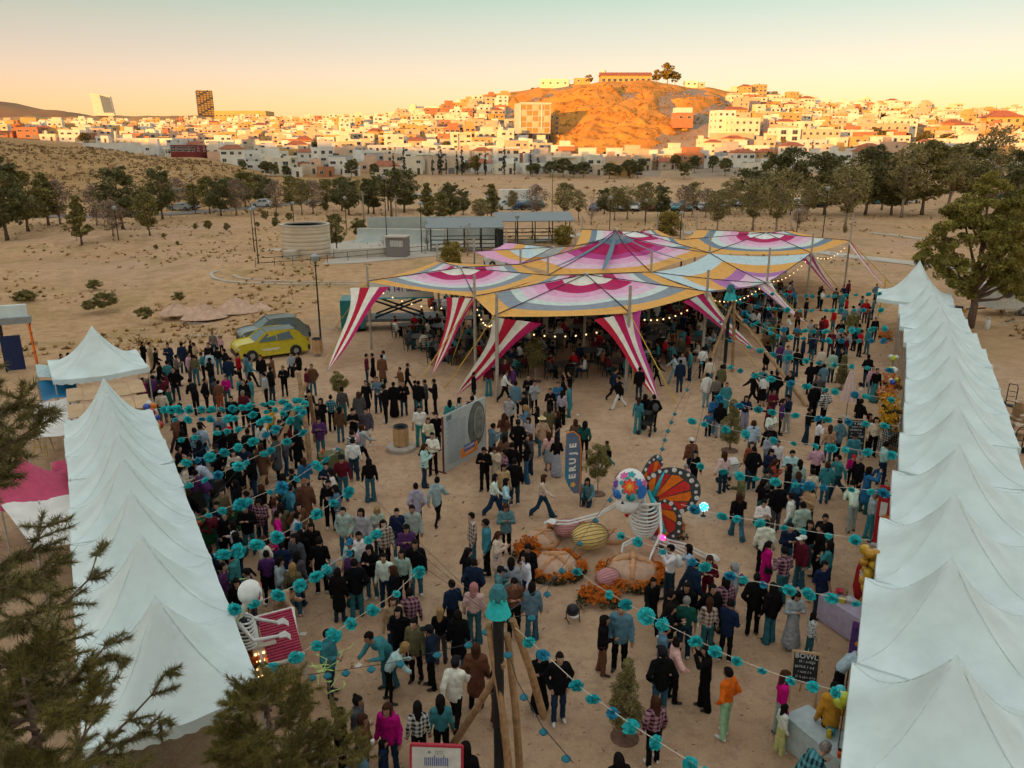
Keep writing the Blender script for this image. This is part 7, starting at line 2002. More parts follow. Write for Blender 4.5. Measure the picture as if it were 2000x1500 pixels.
# ---- big poster panel
a, c = P(868, 925), P(948, 880); top = PD(858, 832, a.y).z
o = empty('poster_panel', (a + c) / 2, math.atan2(c.y - a.y, c.x - a.x)); w = (c - a).length; h = 2.35
MB().box((0, 0, h / 2 + .05), (w, .05, h)).build('board', [mat('poster_board', (.42, .44, .42), .6, var=.12, scale=1.2)], o)
MB().box((-w / 2, .02, h / 2), (.05, .08, h)).box((w / 2, .02, h / 2), (.05, .08, h)).box((-w / 2, .4, .03), (.05, 1.0, .05)).box((w / 2, .4, .03), (.05, 1.0, .05)).build('stand', [mat('rust_frame', (.16, .05, .035), .6)], o)
for k in range(26): MB().box((-w * .30 + (.02 * (k % 3)), -.029, 2.05 - k * .070), (w * .26 + .1 * math.sin(k * 2.2), .004, .028)).build('text_line', [INK['grey']], o)
for k in range(22): MB().box((-w * .06 - (k * .006), -.029, 1.95 - k * .072), (w * .14 + .08 * math.sin(k * 1.7), .004, .024)).build('text_line', [INK['grey']], o)
MB().box((-w * .38, -.029, 2.22), (.34, .004, .2)).build('emblem', [mat('emblem_grey', (.14, .18, .19), .7)], o)
def disc_flat(o, c, rx, rz_, mt, nm, y=-.029, n=36):
    b = MB(); b.add([(c[0] + rx * math.cos(t), y, c[1] + rz_ * math.sin(t)) for t in np.linspace(0, 2 * math.pi, n + 1)[:-1]], [tuple(range(n))]); b.build(nm, [mt], o)
disc_flat(o, (w * .27, 1.42), w * .215, .95, mat('photo_dark', (.11, .11, .10), .7, var=.5, scale=3), 'photograph'); disc_flat(o, (w * .33, 1.45), w * .13, .70, mat('photo_ring', (.24, .23, .19), .7, var=.3, scale=5), 'photograph', -.032); disc_flat(o, (w * .33, 1.45), w * .10, .55, mat('photo_mid', (.17, .16, .14), .7, var=.4, scale=6), 'photograph', -.035)
MB().box((w * .08, -.031, .46), (w * .42, .004, .42)).build('orange_patch', [INK['orange']], o); MB().box((w * .08, -.036, .62), (w * .26, .004, .26)).build('logo_plate', [INK['blue']], o)
scribble(o, w * .08, -.040, .64, w * .23, .16, INK['white'], 1); scribble(o, w * .08, -.036, .40, w * .2, .07, INK['white'], 2)
tag(o, 'large grey poster panel with text columns and an orange logo', 'sign')
# ---- feather flag
q = P(1133, 990); o = empty('feather_flag', q, R(14)); MB().tube([(0, 0, 0), (0, 0, 2.2), (-.08, 0, 2.75), (-.35, 0, 2.98), (-.62, 0, 2.92)], [.022, .02, .016, .012, .01], 6).build('pole', [M_pole], o)
prof = [(-.02, .55), (-.02, 2.2), (-.09, 2.72), (-.33, 2.93), (-.58, 2.88), (-.60, 2.2), (-.60, 1.2), (-.45, .85), (-.25, .55)]
b = MB(); n = len(prof); b.add([(p[0], -.012, p[1]) for p in prof], [tuple(range(n))]); b.build('flag', [mat('flag_blue', (.11, .15, .22), .8, var=.15)], o)
b = MB(); b.add([(p[0] * .82 - .10, -.016, p[1] * .93 + .09) for p in prof[5:]] + [(-.60, -.016, .95)], [(0, 1, 2, 3)]); b.build('blue_fade', [mat('flag_teal', (.03, .20, .30), .8)], o)
MB().tube([(-.03, -.02, .55), (-.03, -.02, 2.2), (-.10, -.02, 2.70), (-.33, -.02, 2.90), (-.58, -.02, 2.86)], .022, 5).build('flag_edge', [INK['orange']], o)
for k in range(5): put_text('EJURE'[k], .33, INK['white'], o, (-.32, -.022, 2.38 - k * .29), (R(90), R(-90), 0), .014)
disc_on(o, (-.30, -.025, .90), .11, (0, -1, 0), mat('star_gold', (.66, .42, .10), .7), 'star', 5)
tag(o, 'dark blue feather flag with white letters and orange edge', 'flag')
# ---- wooden bins
M_binw = mat('bin_wood', (.48, .28, .13), .75, var=.2, scale=5)
def bin_(p, lab, base=True, s=1.0):
    o = empty('bin', p, .3, s)
    for k in range(8):
        a = k * math.pi / 4; MB().box((0, -.30, .62), (.235, .03, .78)).build('slat', [M_binw], o, (0, 0, 0), a)
    MB().lathe([(.29, .3), (.31, 1.02), (.34, 1.06), (.30, 1.08), (.24, 1.0), (.24, .7)], 8).build('liner', [mat('black_bag', (.02, .02, .022), .3)], o, rz=math.pi / 8)
    if base: MB().lathe([(.62, 0), (.62, .16), (.58, .2), (0, .2)], 24).build('concrete_base', [mat('concrete', (.42, .36, .30), .9)], o)
    return tag(o, lab, 'bin', 'wooden litter bins')
bin_(P(784, 878), 'octagonal wooden bin on a concrete disc near the poster panel'); bin_(P(621, 694), 'octagonal wooden bin beside the lamp post and yellow car', False)
# ---- cars
M_tyre = mat('tyre', (.018, .018, .018), .8); M_rim = mat('rim', (.35, .35, .35), .35, metal=.7); M_lampw = mat('headlight', (.7, .7, .66), .2); M_lampr = mat('taillight', (.30, .01, .01), .3); M_cglass = mat('car_glass', (.02, .05, .055), .06, spec=.8)
WHEEL = (MB().lathe([(.20, -.10), (.33, -.10), (.34, -.06), (.34, .06), (.33, .10), (.20, .10)], 18).data('tyre', [M_tyre], True), MB().lathe([(0, -.105), (.06, -.11), (.21, -.095), (.21, .095), (.06, .11), (0, .105)], 12).data('rim', [M_rim]))
def car_parts(mt, mroof, suv=True):
    L, Wd = 4.3, 1.8; hgt = 1.62 if suv else 1.45
    prof = [(-2.10, .28), (-2.16, .55), (-2.12, .80), (-1.98, .96), (-1.6, 1.03), (-1.05, 1.085), (-.38, hgt - .02), (0, hgt + .02), (.95, hgt), (1.45, hgt - .12), (1.86, 1.12), (2.06, 1.02), (2.16, .75), (2.12, .28)]
    def sect(x0, sc_top): return sc_top
    b = MB(); n = len(prof)
    for s in (-1, 1): pass
    vs = []
    for (x, z) in prof:
        k = 1.0 if z < 1.09 else .80
        k *= 1 - .13 * (abs(x) / 2.15) ** 5
        vs += [(x, -Wd / 2 * k, z), (x, Wd / 2 * k, z)]
    fs = [(2 * i, 2 * i + 1, 2 * i + 3, 2 * i + 2) for i in range(n - 1)] + [tuple(2 * i for i in range(n - 1, -1, -1)), tuple(2 * i + 1 for i in range(n)), (2 * n - 2, 2 * n - 1, 1, 0)]
    b.add(vs, fs); body = b.data('body', [mt])
    g = MB()
    for s in (-1, 1):
        y0, y1 = s * (Wd / 2 * .985 + .012), s * (Wd / 2 * .80 + .022)
        for x0, x1, xt0, xt1 in ((-.90, .18, -.33, .16), (.26, 1.22, .24, 1.0)): g.add([(x0, y0, 1.10), (x1, y0, 1.10), (xt1, y1, hgt - .07), (xt0, y1, hgt - .07)], [(0, 1, 2, 3)])
    sides = []
    for k in range(4): g1 = MB(); g1.add(g.v[4 * k:4 * k + 4], [(0, 1, 2, 3)]); sides.append(g1.data('side_glass', [M_cglass]))
    f = MB(); f.add([(-1.02, -.74, 1.115), (-1.02, .74, 1.115), (-.37, .66, hgt - .03), (-.37, -.66, hgt - .03)], [(0, 1, 2, 3)]); f.add([(1.84, -.66, 1.15), (1.84, .66, 1.15), (1.47, .64, hgt - .13), (1.47, -.64, hgt - .13)], [(3, 2, 1, 0)]); ws = ob  # screens
    screen = MB(); screen.v, screen.f, screen.m, screen.n = [(x - .015 if x < 0 else x + .02, y, z + .015) for x, y, z in f.v], f.f, f.m, f.n
    return dict(body=body, sides=sides, windscreen=screen.data('windscreen', [M_cglass]), roof_panel=MB().box((.52, 0, hgt + .03), (1.75, 1.38, .035)).data('roof_panel', [mroof]),
                bumper=MB().box((-2.14, 0, .45), (.12, 1.74, .28)).box((2.14, 0, .45), (.12, 1.74, .28)).data('bumper', [mat('trim_black', (.025, .025, .025), .6)]),
                headlight=MB().box((0, 0, 0), (.10, .38, .12)).data('headlight', [M_lampw]), taillight=MB().box((0, 0, 0), (.08, .34, .14)).data('taillight', [M_lampr]))
def car(loc, rz, cp, label=None, sc=1.0, name='car'):
    o = empty(name, loc, rz, sc)
    for k in ('body', 'windscreen', 'roof_panel', 'bumper'): ob(k, cp[k], o)
    for d_ in cp['sides']: ob('side_glass', d_, o)
    for s in (-1, 1):
        ob('headlight', cp['headlight'], o, (-2.06, s * .62, .80)); ob('taillight', cp['taillight'], o, (2.10, s * .66, .92))
        for x in (-1.32, 1.30):
            t = ob('wheel', WHEEL[0], o, (x, s * .84, .34), rot=(R(90), 0, 0)); ob('rim', WHEEL[1], t)
    if label: tag(o, label, 'car')
    return o
M_yel = mat('yellow_paint', (.56, .44, .02), .3, spec=.6); M_gry = mat('grey_paint', (.16, .19, .18), .3, spec=.6); M_dk = mat('dark_roof', (.03, .05, .05), .3)
q = P(530, 694); yc = car((q.x, q.y, 0), R(31), car_parts(M_yel, M_dk), 'bright yellow SUV parked at the edge of the fair'); MB().box((-.2, -.915, .66), (1.1, .006, .05)).box((-.2, -.915, .58), (.9, .006, .04)).build('lettering', [INK['white']], yc)
q = P(536, 668); car((q.x, q.y, 0), R(31), car_parts(M_gry, M_dk), 'grey SUV parked behind the yellow one')
for c_ in ('car', 'car.001'):
    bo = [q for q in bpy.data.objects[c_].children if q.name.startswith('body')][0]; md = bo.modifiers.new('round', 'BEVEL'); md.width = .07; md.segments = 3; md.limit_method = 'ANGLE'; md.angle_limit = R(18); bo.data.polygons.foreach_set('use_smooth', np.ones(len(bo.data.polygons), dtype=bool))
CARC = {'white': (.62, .62, .60), 'silver': (.35, .36, .36), 'black': (.02, .02, .022), 'teal': (.03, .20, .22), 'red': (.30, .02, .02), 'blue': (.03, .07, .18)}
CPS = {k: car_parts(mat('car_' + k, c, .25, spec=.6), mat('car_' + k, c), suv=i % 2 == 0) for i, (k, c) in enumerate(CARC.items())}
caritems = []; rc = np.random.RandomState(9); cks = ['white', 'white', 'silver', 'silver', 'black', 'teal', 'teal', 'red', 'blue']
def put_car(x, y, near, far, rz, wh):
    k = cks[rc.randint(len(cks))]; p = on_land(x, y, near, far); caritems.append((car(p, rz, CPS[k], name='parked_car'), '%s parked car' % k, wh))
for i in range(14): put_car(985 + i * 4.5 + rc.uniform(-2, 2), 402 + (i % 3) * 4, 100, 400, rc.uniform(-.2, .2), 'in the lot behind the stands')
for i in range(20): put_car(1165 + i * 13 + rc.uniform(-3, 3), 412 - (i % 2) * 5, 100, 400, R(80) + rc.uniform(-.2, .2), 'in the lot behind the tent')
for i in range(12): put_car(1430 + i * 16, 404, 100, 400, R(70), 'among the trunks behind the tent')
for x, y in ((1575, 402), (1600, 402), (1625, 400), (1700, 398), (1712, 398), (1730, 396), (1755, 400), (1775, 397), (1935, 388), (1955, 392), (1975, 396)): put_car(x, y, 100, 400, R(20), 'among the pines on the right')
for x, y in ((205, 420), (252, 420), (268, 418), (290, 416), (352, 411), (368, 410), (512, 404)): put_car(x, y, 100, 400, R(4), 'on the park road at left')
unique_labels(caritems, 'car', 'cars parked beyond the park', 'car')
# box truck in the lot
q = on_land(1008, 405, 100, 400); o = empty('box_truck', q, R(12)); MB().box((0, 0, 2.1), (7, 2.6, 3.2)).build('cargo_box', [WM['white']], o); MB().box((4.4, 0, 1.3), (1.8, 2.4, 2.2)).build('cab', [WM['pale grey']], o); MB().box((5.32, 0, 1.8), (.05, 2.0, .8)).build('windscreen', [M_cglass], o)
for x in (-2.4, 4.2):
    for s in (-1, 1): ob('wheel', WHEEL[0], o, (x, s * 1.2, .5), rot=(R(90), 0, 0), sc=1.4)
tag(o, 'white box truck in the car park behind the stands', 'truck')
# ---- billboard scissor truck behind the left sail
q = P(760, 640); o = empty('billboard_truck', q, R(6)); MB().box((-2.4, 0, 1.2), (1.6, 2.1, 2.0)).build('cab', [mat('teal_truck', (.02, .16, .16), .4)], o); MB().box((-3.2, 0, 1.6), (.05, 1.8, .8)).build('windscreen', [M_cglass], o)
MB().box((.9, 0, .75), (5.0, 2.1, .2)).build('bed', [mat('truck_bed', (.10, .11, .11), .6)], o)
for s in (-1, 1): MB().beam((-.9, s * .7, .9), (2.4, s * .7, 2.1), .12).beam((-.9, s * .7, 2.1), (2.4, s * .7, .9), .12).build('scissor_arm', [M_pole], o)
MB().box((.9, 0, 2.75), (4.6, .3, 1.3)).build('screen_box', [WM['white']], o); put_text('614 141 0668', .52, INK['purple'], o, (.9, -.16, 2.75), UP, .01)
MB().box((.9, -.157, 2.13), (4.5, .004, .10)).build('blue_stripe', [PNT['cyan']], o)
for x in (-2.3, 2.4):
    for s in (-1, 1): ob('wheel', WHEEL[0], o, (x, s * .95, .42), rot=(R(90), 0, 0), sc=1.25)
tag(o, 'teal truck carrying a lifted billboard with a phone number', 'truck')
# ---- trailer, drum, gas bottles at right
q = P(1985, 612); o = empty('trailer', q, R(8)); MB().box((0, 0, 1.45), (5.5, 2.1, 1.7)).build('body', [mat('trailer_white', (.60, .60, .57), .5)], o)
disc_flat(o, (-1.9, 1.7), .42, .26, M_cglass, 'window', -1.056); MB().box((-1.9, -1.053, 1.7), (1.0, .004, .68)).build('window_frame', [M_frame], o)
for x in (-.4, .5): t = ob('wheel', WHEEL[0], o, (x, -1.02, .36), rot=(R(90), 0, 0)); ob('rim', WHEEL[1], t)
MB().beam((-2.7, 0, .5), (-4.3, 0, .45), .10).build('tow_bar', [M_pole], o); tag(o, 'white food trailer half hidden behind the large pine', 'trailer')
for i, (x, y, lab) in enumerate([(1927, 643, 'white gas bottle standing on the bare soil behind the right tents'), (1895, 612, 'pale green gas bottle against the large pine trunk')]):
    o = MB().lathe([(.15, 0), (.17, .05), (.17, .55), (.12, .68), (.06, .70)], 14).build('gas_bottle', [mat('bottle_paint_%d' % i, [(.66, .64, .60), (.40, .50, .45)][i], .5)], None, P(x, y), smooth=True)
    MB().lathe([(.10, .70), (.11, .86), (.09, .86)], 10).build('collar', [M_steel], o); MB().tube([(0, 0, .68), (0, 0, .78)], .03, 6).build('valve', [M_steel], o); tag(o, lab, 'gas bottle')
q = P(1868, 622); o = empty('waste_drum', q); MB().lathe([(.32, 0), (.34, .9), (.36, .92), (.30, .92)], 14).build('drum', [M_tyre], o); MB().box((0, 0, .62), (1.0, .5, .28)).build('yellow_crate', [mat('crate_yellow', (.60, .30, .02), .6)], o); tag(o, 'black drum with a yellow crate behind the right tents', 'drum')
# hand trucks, cartons
def hand_truck(p, rz, lab):
    o = empty('hand_truck', p, rz); b = MB()
    for s in (-1, 1): b.tube([(s * .2, 0, .1), (s * .2, -.02, 1.0), (s * .17, -.14, 1.2)], .022, 6)
    b.tube([(-.17, -.14, 1.2), (.17, -.14, 1.2)], .022, 6)
    for z in (.3, .55, .8): b.tube([(-.2, 0, z), (.2, 0, z)], .016, 5)
    b.build('frame', [M_pole], o); MB().box((0, .16, .06), (.46, .3, .02)).build('toe_plate', [M_pole], o)
    for s in (-1, 1): ob('wheel', WHEEL[0], o, (s * .26, -.06, .13), rot=(0, R(90), 0), sc=.38)
    return tag(o, lab, 'hand truck', 'black hand trucks')
hand_truck(P(1972, 795), R(-40), 'black hand truck standing before the stacked cartons'); hand_truck(P(1985, 885), R(10), 'black hand truck nearer the right tent row')
M_card = mat('cardboard', (.36, .21, .11), .85, var=.15); 
for i, (x, y, z) in enumerate([(1985, 830, 0), (1990, 812, .38), (1998, 850, 0), (1968, 838, 0), (1996, 800, .76), (1988, 858, .38)]):
    p = P(x, y, z); o = MB().box((0, 0, .18), (.48, .38, .36)).build('carton', [M_card], None, (p.x, p.y, .0 + z), i * .4)
    MB().box((-.12, -.30, .37), (.22, .22, .012)).box((.14, .26, .37), (.4, .16, .012)).build('flap', [mat('card_pale', (.52, .42, .32), .85)], o); MB().box((0, -.193, .10), (.40, .004, .08)).build('print_band', [INK['white']], o)
    tag(o, ['carton at the foot of the stack behind the right tents', 'carton resting on the lowest one of the stack', 'carton at the right edge of the picture', 'carton left of the stack', 'topmost carton of the stack', 'carton on the nearest one at the right edge'][i], 'carton', 'cartons behind the right tents')
# ---- side shelters on the left
def sheet(name, corners, mt, lab, sag=.18, posts=True, cat='tarpaulin'):
    c = [Vector(p) for p in corners]; o = empty(name, ((c[0] + c[2]) / 2).to_2d().to_3d()); g = []
    for i in range(13):
        s = i / 12; g.append([c[0].lerp(c[1], t).lerp(c[3].lerp(c[2], t), s) - Vector((0, 0, sag * 16 * s * (1 - s) * t * (1 - t))) + Vector((0, 0, .03 * math.sin(9 * t + 5 * s))) - o.location for t in np.linspace(0, 1, 13)])
    MB().grid(g).build('sheet', [mt], o, smooth=True)
    if posts:
        for p in c: MB().tube([(p.x - o.location.x, p.y - o.location.y, 0), (p.x - o.location.x, p.y - o.location.y, p.z)], .03, 6).build('pole', [M_steel], o)
    return tag(o, lab, cat)
sheet('awning', [P(70, 712, 2.3), P(140, 718, 2.3), P(148, 745, 2.2), P(72, 735, 2.2)], mat('pale_tarp', (.44, .55, .55), .7), 'pale grey-green awning beside the far left tent')
sheet('awning', [P(72, 745, 2.0), P(146, 738, 2.0), P(150, 770, 1.9), P(85, 783, 1.9)], mat('blue_tarp', (.01, .15, .30), .6), 'bright blue tarpaulin roof on the left')
sheet('awning', [P(72, 790, 1.9), P(150, 772, 1.9), P(150, 845, 1.8), P(52, 860, 1.8)], M_canvas2, 'dirty white tarpaulin roof below the blue one')
sheet('awning', [P(0, 985, 1.9), P(152, 965, 1.9), P(162, 1055, 1.8), P(70, 1075, 1.8)], M_canvas2, 'worn white tarpaulin roof behind the close pine')
o = empty('pink_tent', P(48, 960, 0)); pc = o.location
me, z, s = canopy_data(2.6, 2.6, 1.9, 3.0, 170); me.materials.clear(); M_pinkc = mat('pink_canvas', (.52, .07, .14), .75, var=.1, trans=.05); me.materials.append(M_pinkc); c_ = P(45, 925, 2.4); o.location = (c_.x, c_.y, 0); ob('canopy', me, o, rz=LANG)
for sx in (-1, 1):
    for sy in (-1, 1): MB().tube([(sx * 1.0, sy * 1.0, 0), (sx * 1.0, sy * 1.0, 1.95)], .03, 6).build('pole', [M_steel], o)
tag(o, 'deep pink peaked tent seen through the left pine', 'tent')
sheet('awning', [P(100, 905, 2.0), P(150, 890, 2.1), P(152, 930, 1.9), P(105, 945, 1.8)], M_pinkc, 'small pink awning beside the pink tent')
# yellow ladder frame with a black bucket
q = P(88, 890); o = empty('trestle', q); b = MB()
for sx in (-1, 1):
    for sy in (-1, 1): b.tube([(sx * .28, sy * .28, 0), (sx * .22, sy * .1, .9)], .02, 5)
b.tube([(-.25, -.2, .45), (.25, -.2, .45)], .015, 5); b.build('frame', [mat('yellow_steel', (.50, .36, .05), .5)], o); MB().lathe([(.22, .9), (.26, 1.3), (.23, 1.3), (.2, .95)], 12).build('bucket', [M_tyre], o); tag(o, 'yellow trestle carrying a black bucket behind the left tents', 'trestle')
# colourful ladder-like arch tower, far left
q = P(45, 722); o = empty('lighting_tower', q, R(25)); hh = 2.9
for sx, mt in ((-.75, PNT['black']), (.75, PNT['orange'])):
    for sy in (-.25, .25): MB().beam((sx, sy, 0), (sx * .92, sy, hh), .07).build('upright', [mt], o)
    for k in range(5): MB().beam((sx, -.25, .4 + k * .55), (sx, .25, .4 + k * .55), .05).build('rung', [PNT['black']], o)
MB().box((0, 0, hh), (1.7, .6, .35)).build('truss_top', [mat('truss_grey', (.25, .27, .27), .5)], o); MB().box((0, .1, hh + .5), (1.4, .3, .7)).build('white_sheet', [M_canvas], o); MB().box((-.3, -.3, 1.1), (1.0, .05, 2.0)).build('dark_drape', [mat('navy_drape', (.015, .025, .08), .8)], o)
tag(o, 'tall colourful frame tower at the far left edge', 'tower')
# ---- lamp posts
M_post = mat('lamp_post', (.035, .028, .025), .6)
def lamp(p, h, lab=None):
    o = empty('lamp_post', p); MB().tube([(0, 0, 0), (0, 0, .3), (0, 0, h)], [.10, .065, .04], 7).build('post', [M_post], o); MB().lathe([(.05, h), (.22, h + .12), (.30, h + .38), (.22, h + .42), (0, h + .55)], 10).build('lamp_head', [mat('lamp_glass', (.30, .33, .33), .4)], o); return o
lit = []
for x, yb, yt in [(628, 683, 512), (505, 515, 412), (497, 490, 415), (232, 470, 410), (382, 418, 348), (575, 445, 400), (677, 450, 390), (824, 495, 402), (756, 478, 350), (1010, 507, 428), (1078, 420, 340), (952, 438, 388), (1190, 462, 390), (1606, 468, 372), (1260, 440, 395), (1328, 470, 420), (1975, 430, 375), (1556, 455, 422)]:
    p = on_land(x, yb, 30, 300); h = (PD(x, yt, p.y).z - p.z); lit.append((lamp(p, max(3, h)), 'slim dark lamp post', where_park(p)))
unique_labels(lit, 'lamp post', 'lamp posts of the park', 'lamp post')
# utility poles with wires
for i, (x, yt) in enumerate([(713, 372), (776, 440)]):
    p = on_land(x, 470, 60, 300); o = empty('utility_pole', p); h = PD(x, yt, p.y).z; MB().tube([(0, 0, 0), (0, 0, max(6, h))], [.13, .09], 7).build('pole', [M_paleb], o); MB().box((0, 0, max(6, h) - .4), (1.4, .1, .1)).build('crossarm', [M_paleb], o); tag(o, ['pale utility pole behind the skate park', 'second utility pole at the skate park edge'][i], 'pole')

# ================================================================ skate park
M_conc = mat('pale_concrete', (.50, .44, .36), .85, var=.10, scale=.6); M_conc2 = mat('bowl_concrete', (.40, .42, .38), .8, var=.12, scale=.5); M_block = mat('tan_block', (.56, .45, .33), .85, var=.10, scale=.8); M_rail = mat('rail_dark', (.05, .045, .04), .6)
def slab_poly(name, px, z0, th, mt, kind='structure'):
    pts = [P(x, y, 0) for x, y in px]; n = len(pts); b = MB(); b.add([(p.x, p.y, z0) for p in pts] + [(p.x, p.y, z0 + th) for p in pts], [tuple(range(n - 1, -1, -1)), tuple(range(n, 2 * n))] + [(k, (k + 1) % n, (k + 1) % n + n, k + n) for k in range(n)]); o = b.build(name, [mt]); return tag(o, kind=kind)
slab_poly('pavement', [(430, 498), (545, 487), (700, 470), (880, 458), (980, 455), (990, 478), (860, 500), (700, 515), (500, 524)], -.3, .42, M_conc)
# cylindrical block wall
c0 = P(588, 506, .12); o = empty('skate_cylinder', (c0.x, c0.y + 2.8, .12)); r0 = 2.75; course = 12; cnt = 30
for k in range(8):
    hb = 3.5 / 8; MB().lathe([(2.72 + .02 * (k % 2), k * hb), (2.75, k * hb + .02), (2.75, (k + 1) * hb - .02), (2.72, (k + 1) * hb), (2.45, (k + 1) * hb), (2.45, k * hb)], 48).build('course', [M_block], o, smooth=True)
MB().lathe([(2.70, 3.5), (2.82, 3.52), (2.82, 3.66), (2.40, 3.66), (2.42, 3.5)], 48).build('coping', [M_conc], o)
MB().lathe([(2.55, 0), (2.55, 3.3), (2.45, 3.3), (1.8, 1.0), (0, .6)], 40).build('inner_bowl', [M_conc2], o, smooth=True)
tag(o, 'round block-built skate bowl tower', 'skate bowl')
# low bowls and quarter pipes
def ramp_(px, r, rz, w, lab):
    o = empty('quarter_pipe', P(*px) + Vector((0, 0, .12)), rz); g = []
    for t in np.linspace(0, math.pi / 2, 9): g.append([(-w / 2, r - r * math.cos(math.pi / 2 - t) - r, r - r * math.sin(math.pi / 2 - t)), (w / 2, -r * math.cos(math.pi / 2 - t), r - r * math.sin(math.pi / 2 - t))])
    MB().grid([[(x, -r * math.sin(t), r - r * math.cos(t)) for x in (-w / 2, w / 2)] for t in np.linspace(0, math.pi / 2, 9)]).build('curved_face', [M_conc2], o, smooth=True); MB().box((0, -r - .6, r / 2), (w, 1.2, r)).build('deck', [M_conc], o)
    return tag(o, lab, 'ramp', 'skate park ramps')
ramp_((775, 478), 1.7, R(170), 12, 'long curved concrete ramp left of the stands'); ramp_((700, 500), 1.0, R(20), 6, 'low concrete ramp beside the booth'); ramp_((545, 508), 1.1, R(90), 4, 'small ramp at the foot of the round tower')
o = empty('skate_wall', P(850, 470), R(4)); MB().box((0, 0, 1.5), (18, .4, 3.4)).build('wall', [M_conc2], o); tag(o, 'long grey concrete skate wall behind the first stand', 'wall')
# booth
q = P(778, 502); o = empty('booth', q, R(-8)); MB().box((0, 0, 1.15), (2.3, 2.0, 2.3)).build('wall', [mat('booth_grey', (.20, .18, .17), .7)], o); MB().box((0, 0, 2.4), (2.6, 2.3, .14)).build('roof', [M_conc], o); MB().box((.1, -1.005, 1.65), (1.5, .02, .7)).build('window', [WM['pale grey']], o)
for k in range(8): MB().box((-.58 + k * .19, -1.03, 1.65), (.03, .03, .7)).build('bar', [M_rail], o)
tag(o, 'small grey booth with barred window at the skate park', 'booth')
# railings
def rail(pts, lab, h=1.0):
    pts = [on_land(x, y, 40, 300) for x, y in pts]; o = empty('railing', pts[0]); 
    for z in (h, h * .5): MB().tube([p - pts[0] + Vector((0, 0, z)) for p in pts], .03, 5).build('rail', [M_rail], o)
    for a_, b_ in zip(pts, pts[1:]):
        n = max(2, int((b_ - a_).length / 2.0))
        for k in range(n): p = a_.lerp(b_, k / n) - pts[0]; MB().tube([p, p + Vector((0, 0, h))], .028, 5).build('baluster', [M_rail], o)
    return tag(o, lab, 'railing', 'skate park railings')
rail([(500, 524), (640, 514), (755, 503)], 'dark railing along the skate park front'); rail([(800, 500), (860, 495)], 'short railing beside the booth')
# covered stands
M_tin = mat('tin_roof', (.20, .22, .22), .5, var=.12)
def stand(p, w, rz, lab):
    o = empty('covered_stand', p, rz); b = MB()
    for k in range(4): MB().box((0, .3 + k * .75, .45 + k * .40), (w, .5, .06)).build('bench', [M_rail], o)
    for i in range(5):
        x = -w / 2 + i * w / 4; MB().beam((x, 0, 0), (x, 0, 3.0), .12).build('front_post', [M_rail], o); MB().beam((x, 3.4, 0), (x, 3.4, 3.5), .12).build('back_post', [M_rail], o); MB().beam((x, .1, .3), (x, 3.3, 1.9), .10).build('stringer', [M_rail], o)
    MB().add([(-w / 2 - .6, -1.0, 2.9), (w / 2 + .6, -1.0, 2.9), (w / 2 + .6, 4.4, 3.62), (-w / 2 - .6, 4.4, 3.62), (-w / 2 - .6, -1.0, 3.0), (w / 2 + .6, -1.0, 3.0), (w / 2 + .6, 4.4, 3.72), (-w / 2 - .6, 4.4, 3.72)], [(3, 2, 1, 0), (4, 5, 6, 7), (0, 1, 5, 4), (1, 2, 6, 5), (2, 3, 7, 6), (3, 0, 4, 7)]).build('roof', [M_tin], o)
    for z in (1.0, 1.5): MB().tube([(-w / 2, -.1, z), (w / 2, -.1, z)], .03, 5).build('rail', [M_rail], o)
    return tag(o, lab, 'grandstand', 'covered stands of the skate park')
stand(P(908, 492), 8.2, R(5), 'nearer covered stand with grey tin roof'); stand(P(1045, 475), 9.2, R(5), 'farther covered stand with grey tin roof')
q = P(975, 481); o = empty('portable_toilet', q); MB().box((0, 0, 1.1), (1.1, 1.1, 2.2)).build('cabin', [M_rail], o); MB().box((0, 0, 2.26), (1.2, 1.2, .12)).build('roof', [M_tin], o); MB().box((0, -.56, 1.0), (.7, .02, 1.8)).build('door', [mat('dark_door', (.03, .05, .05), .6)], o); tag(o, 'dark portable cabin between the two stands', 'cabin')
# white pickup with pipes behind the tent
q = P(985, 520); o = car(q, R(4), CPS['white'], 'white pickup loaded behind the striped tent', name='pickup')
# small park shelter
o = empty('park_shelter', on_land(800, 410, 60, 300)); MB().box((0, 0, 3.0), (9, 5, .25)).build('roof', [M_tin], o)
for sx in (-1, 1):
    for sy in (-1, 1): MB().beam((sx * 4, sy * 2, 0), (sx * 4, sy * 2, 2.9), .2).build('post', [M_rail], o)
tag(o, 'open flat-roofed park shelter among the trees', 'shelter')
# ---- road, paths, track line
def strip(name, px, w, mt, dz=.012, near=60):
    pts = [on_land(x, y, near, 400) for x, y in px]; b = MB(); L = []; 
    fine = []
    for a_, c_ in zip(pts, pts[1:]):
        n = max(2, int((c_ - a_).length / 4))
        for k in range(n): fine.append(a_.lerp(c_, k / n))
    fine.append(pts[-1]); g = []
    for i, p in enumerate(fine):
        d = (fine[min(i + 1, len(fine) - 1)] - fine[max(0, i - 1)]); d.z = 0; d.normalize(); sd = Vector((d.y, -d.x, 0)); row = []
        for s in (-1, -.33, .33, 1):
            q = p + sd * s * w / 2; row.append((q.x, q.y, gz(q.x, q.y) + dz))
        g.append(row)
    return tag(MB().grid(g).build(name, [mt]), kind='structure')
M_asph = mat('grey_asphalt', (.20, .165, .14), .9, var=.12, scale=.3)
strip('road', [(-40, 428), (100, 423), (200, 424), (330, 419), (430, 411), (520, 403), (590, 396), (640, 392)], 6.0, M_asph, .10)
strip('path', [(1340, 452), (1420, 470), (1480, 478), (1560, 488), (1680, 503), (1760, 512), (1850, 522), (1960, 540)], 3.0, M_conc, .05)
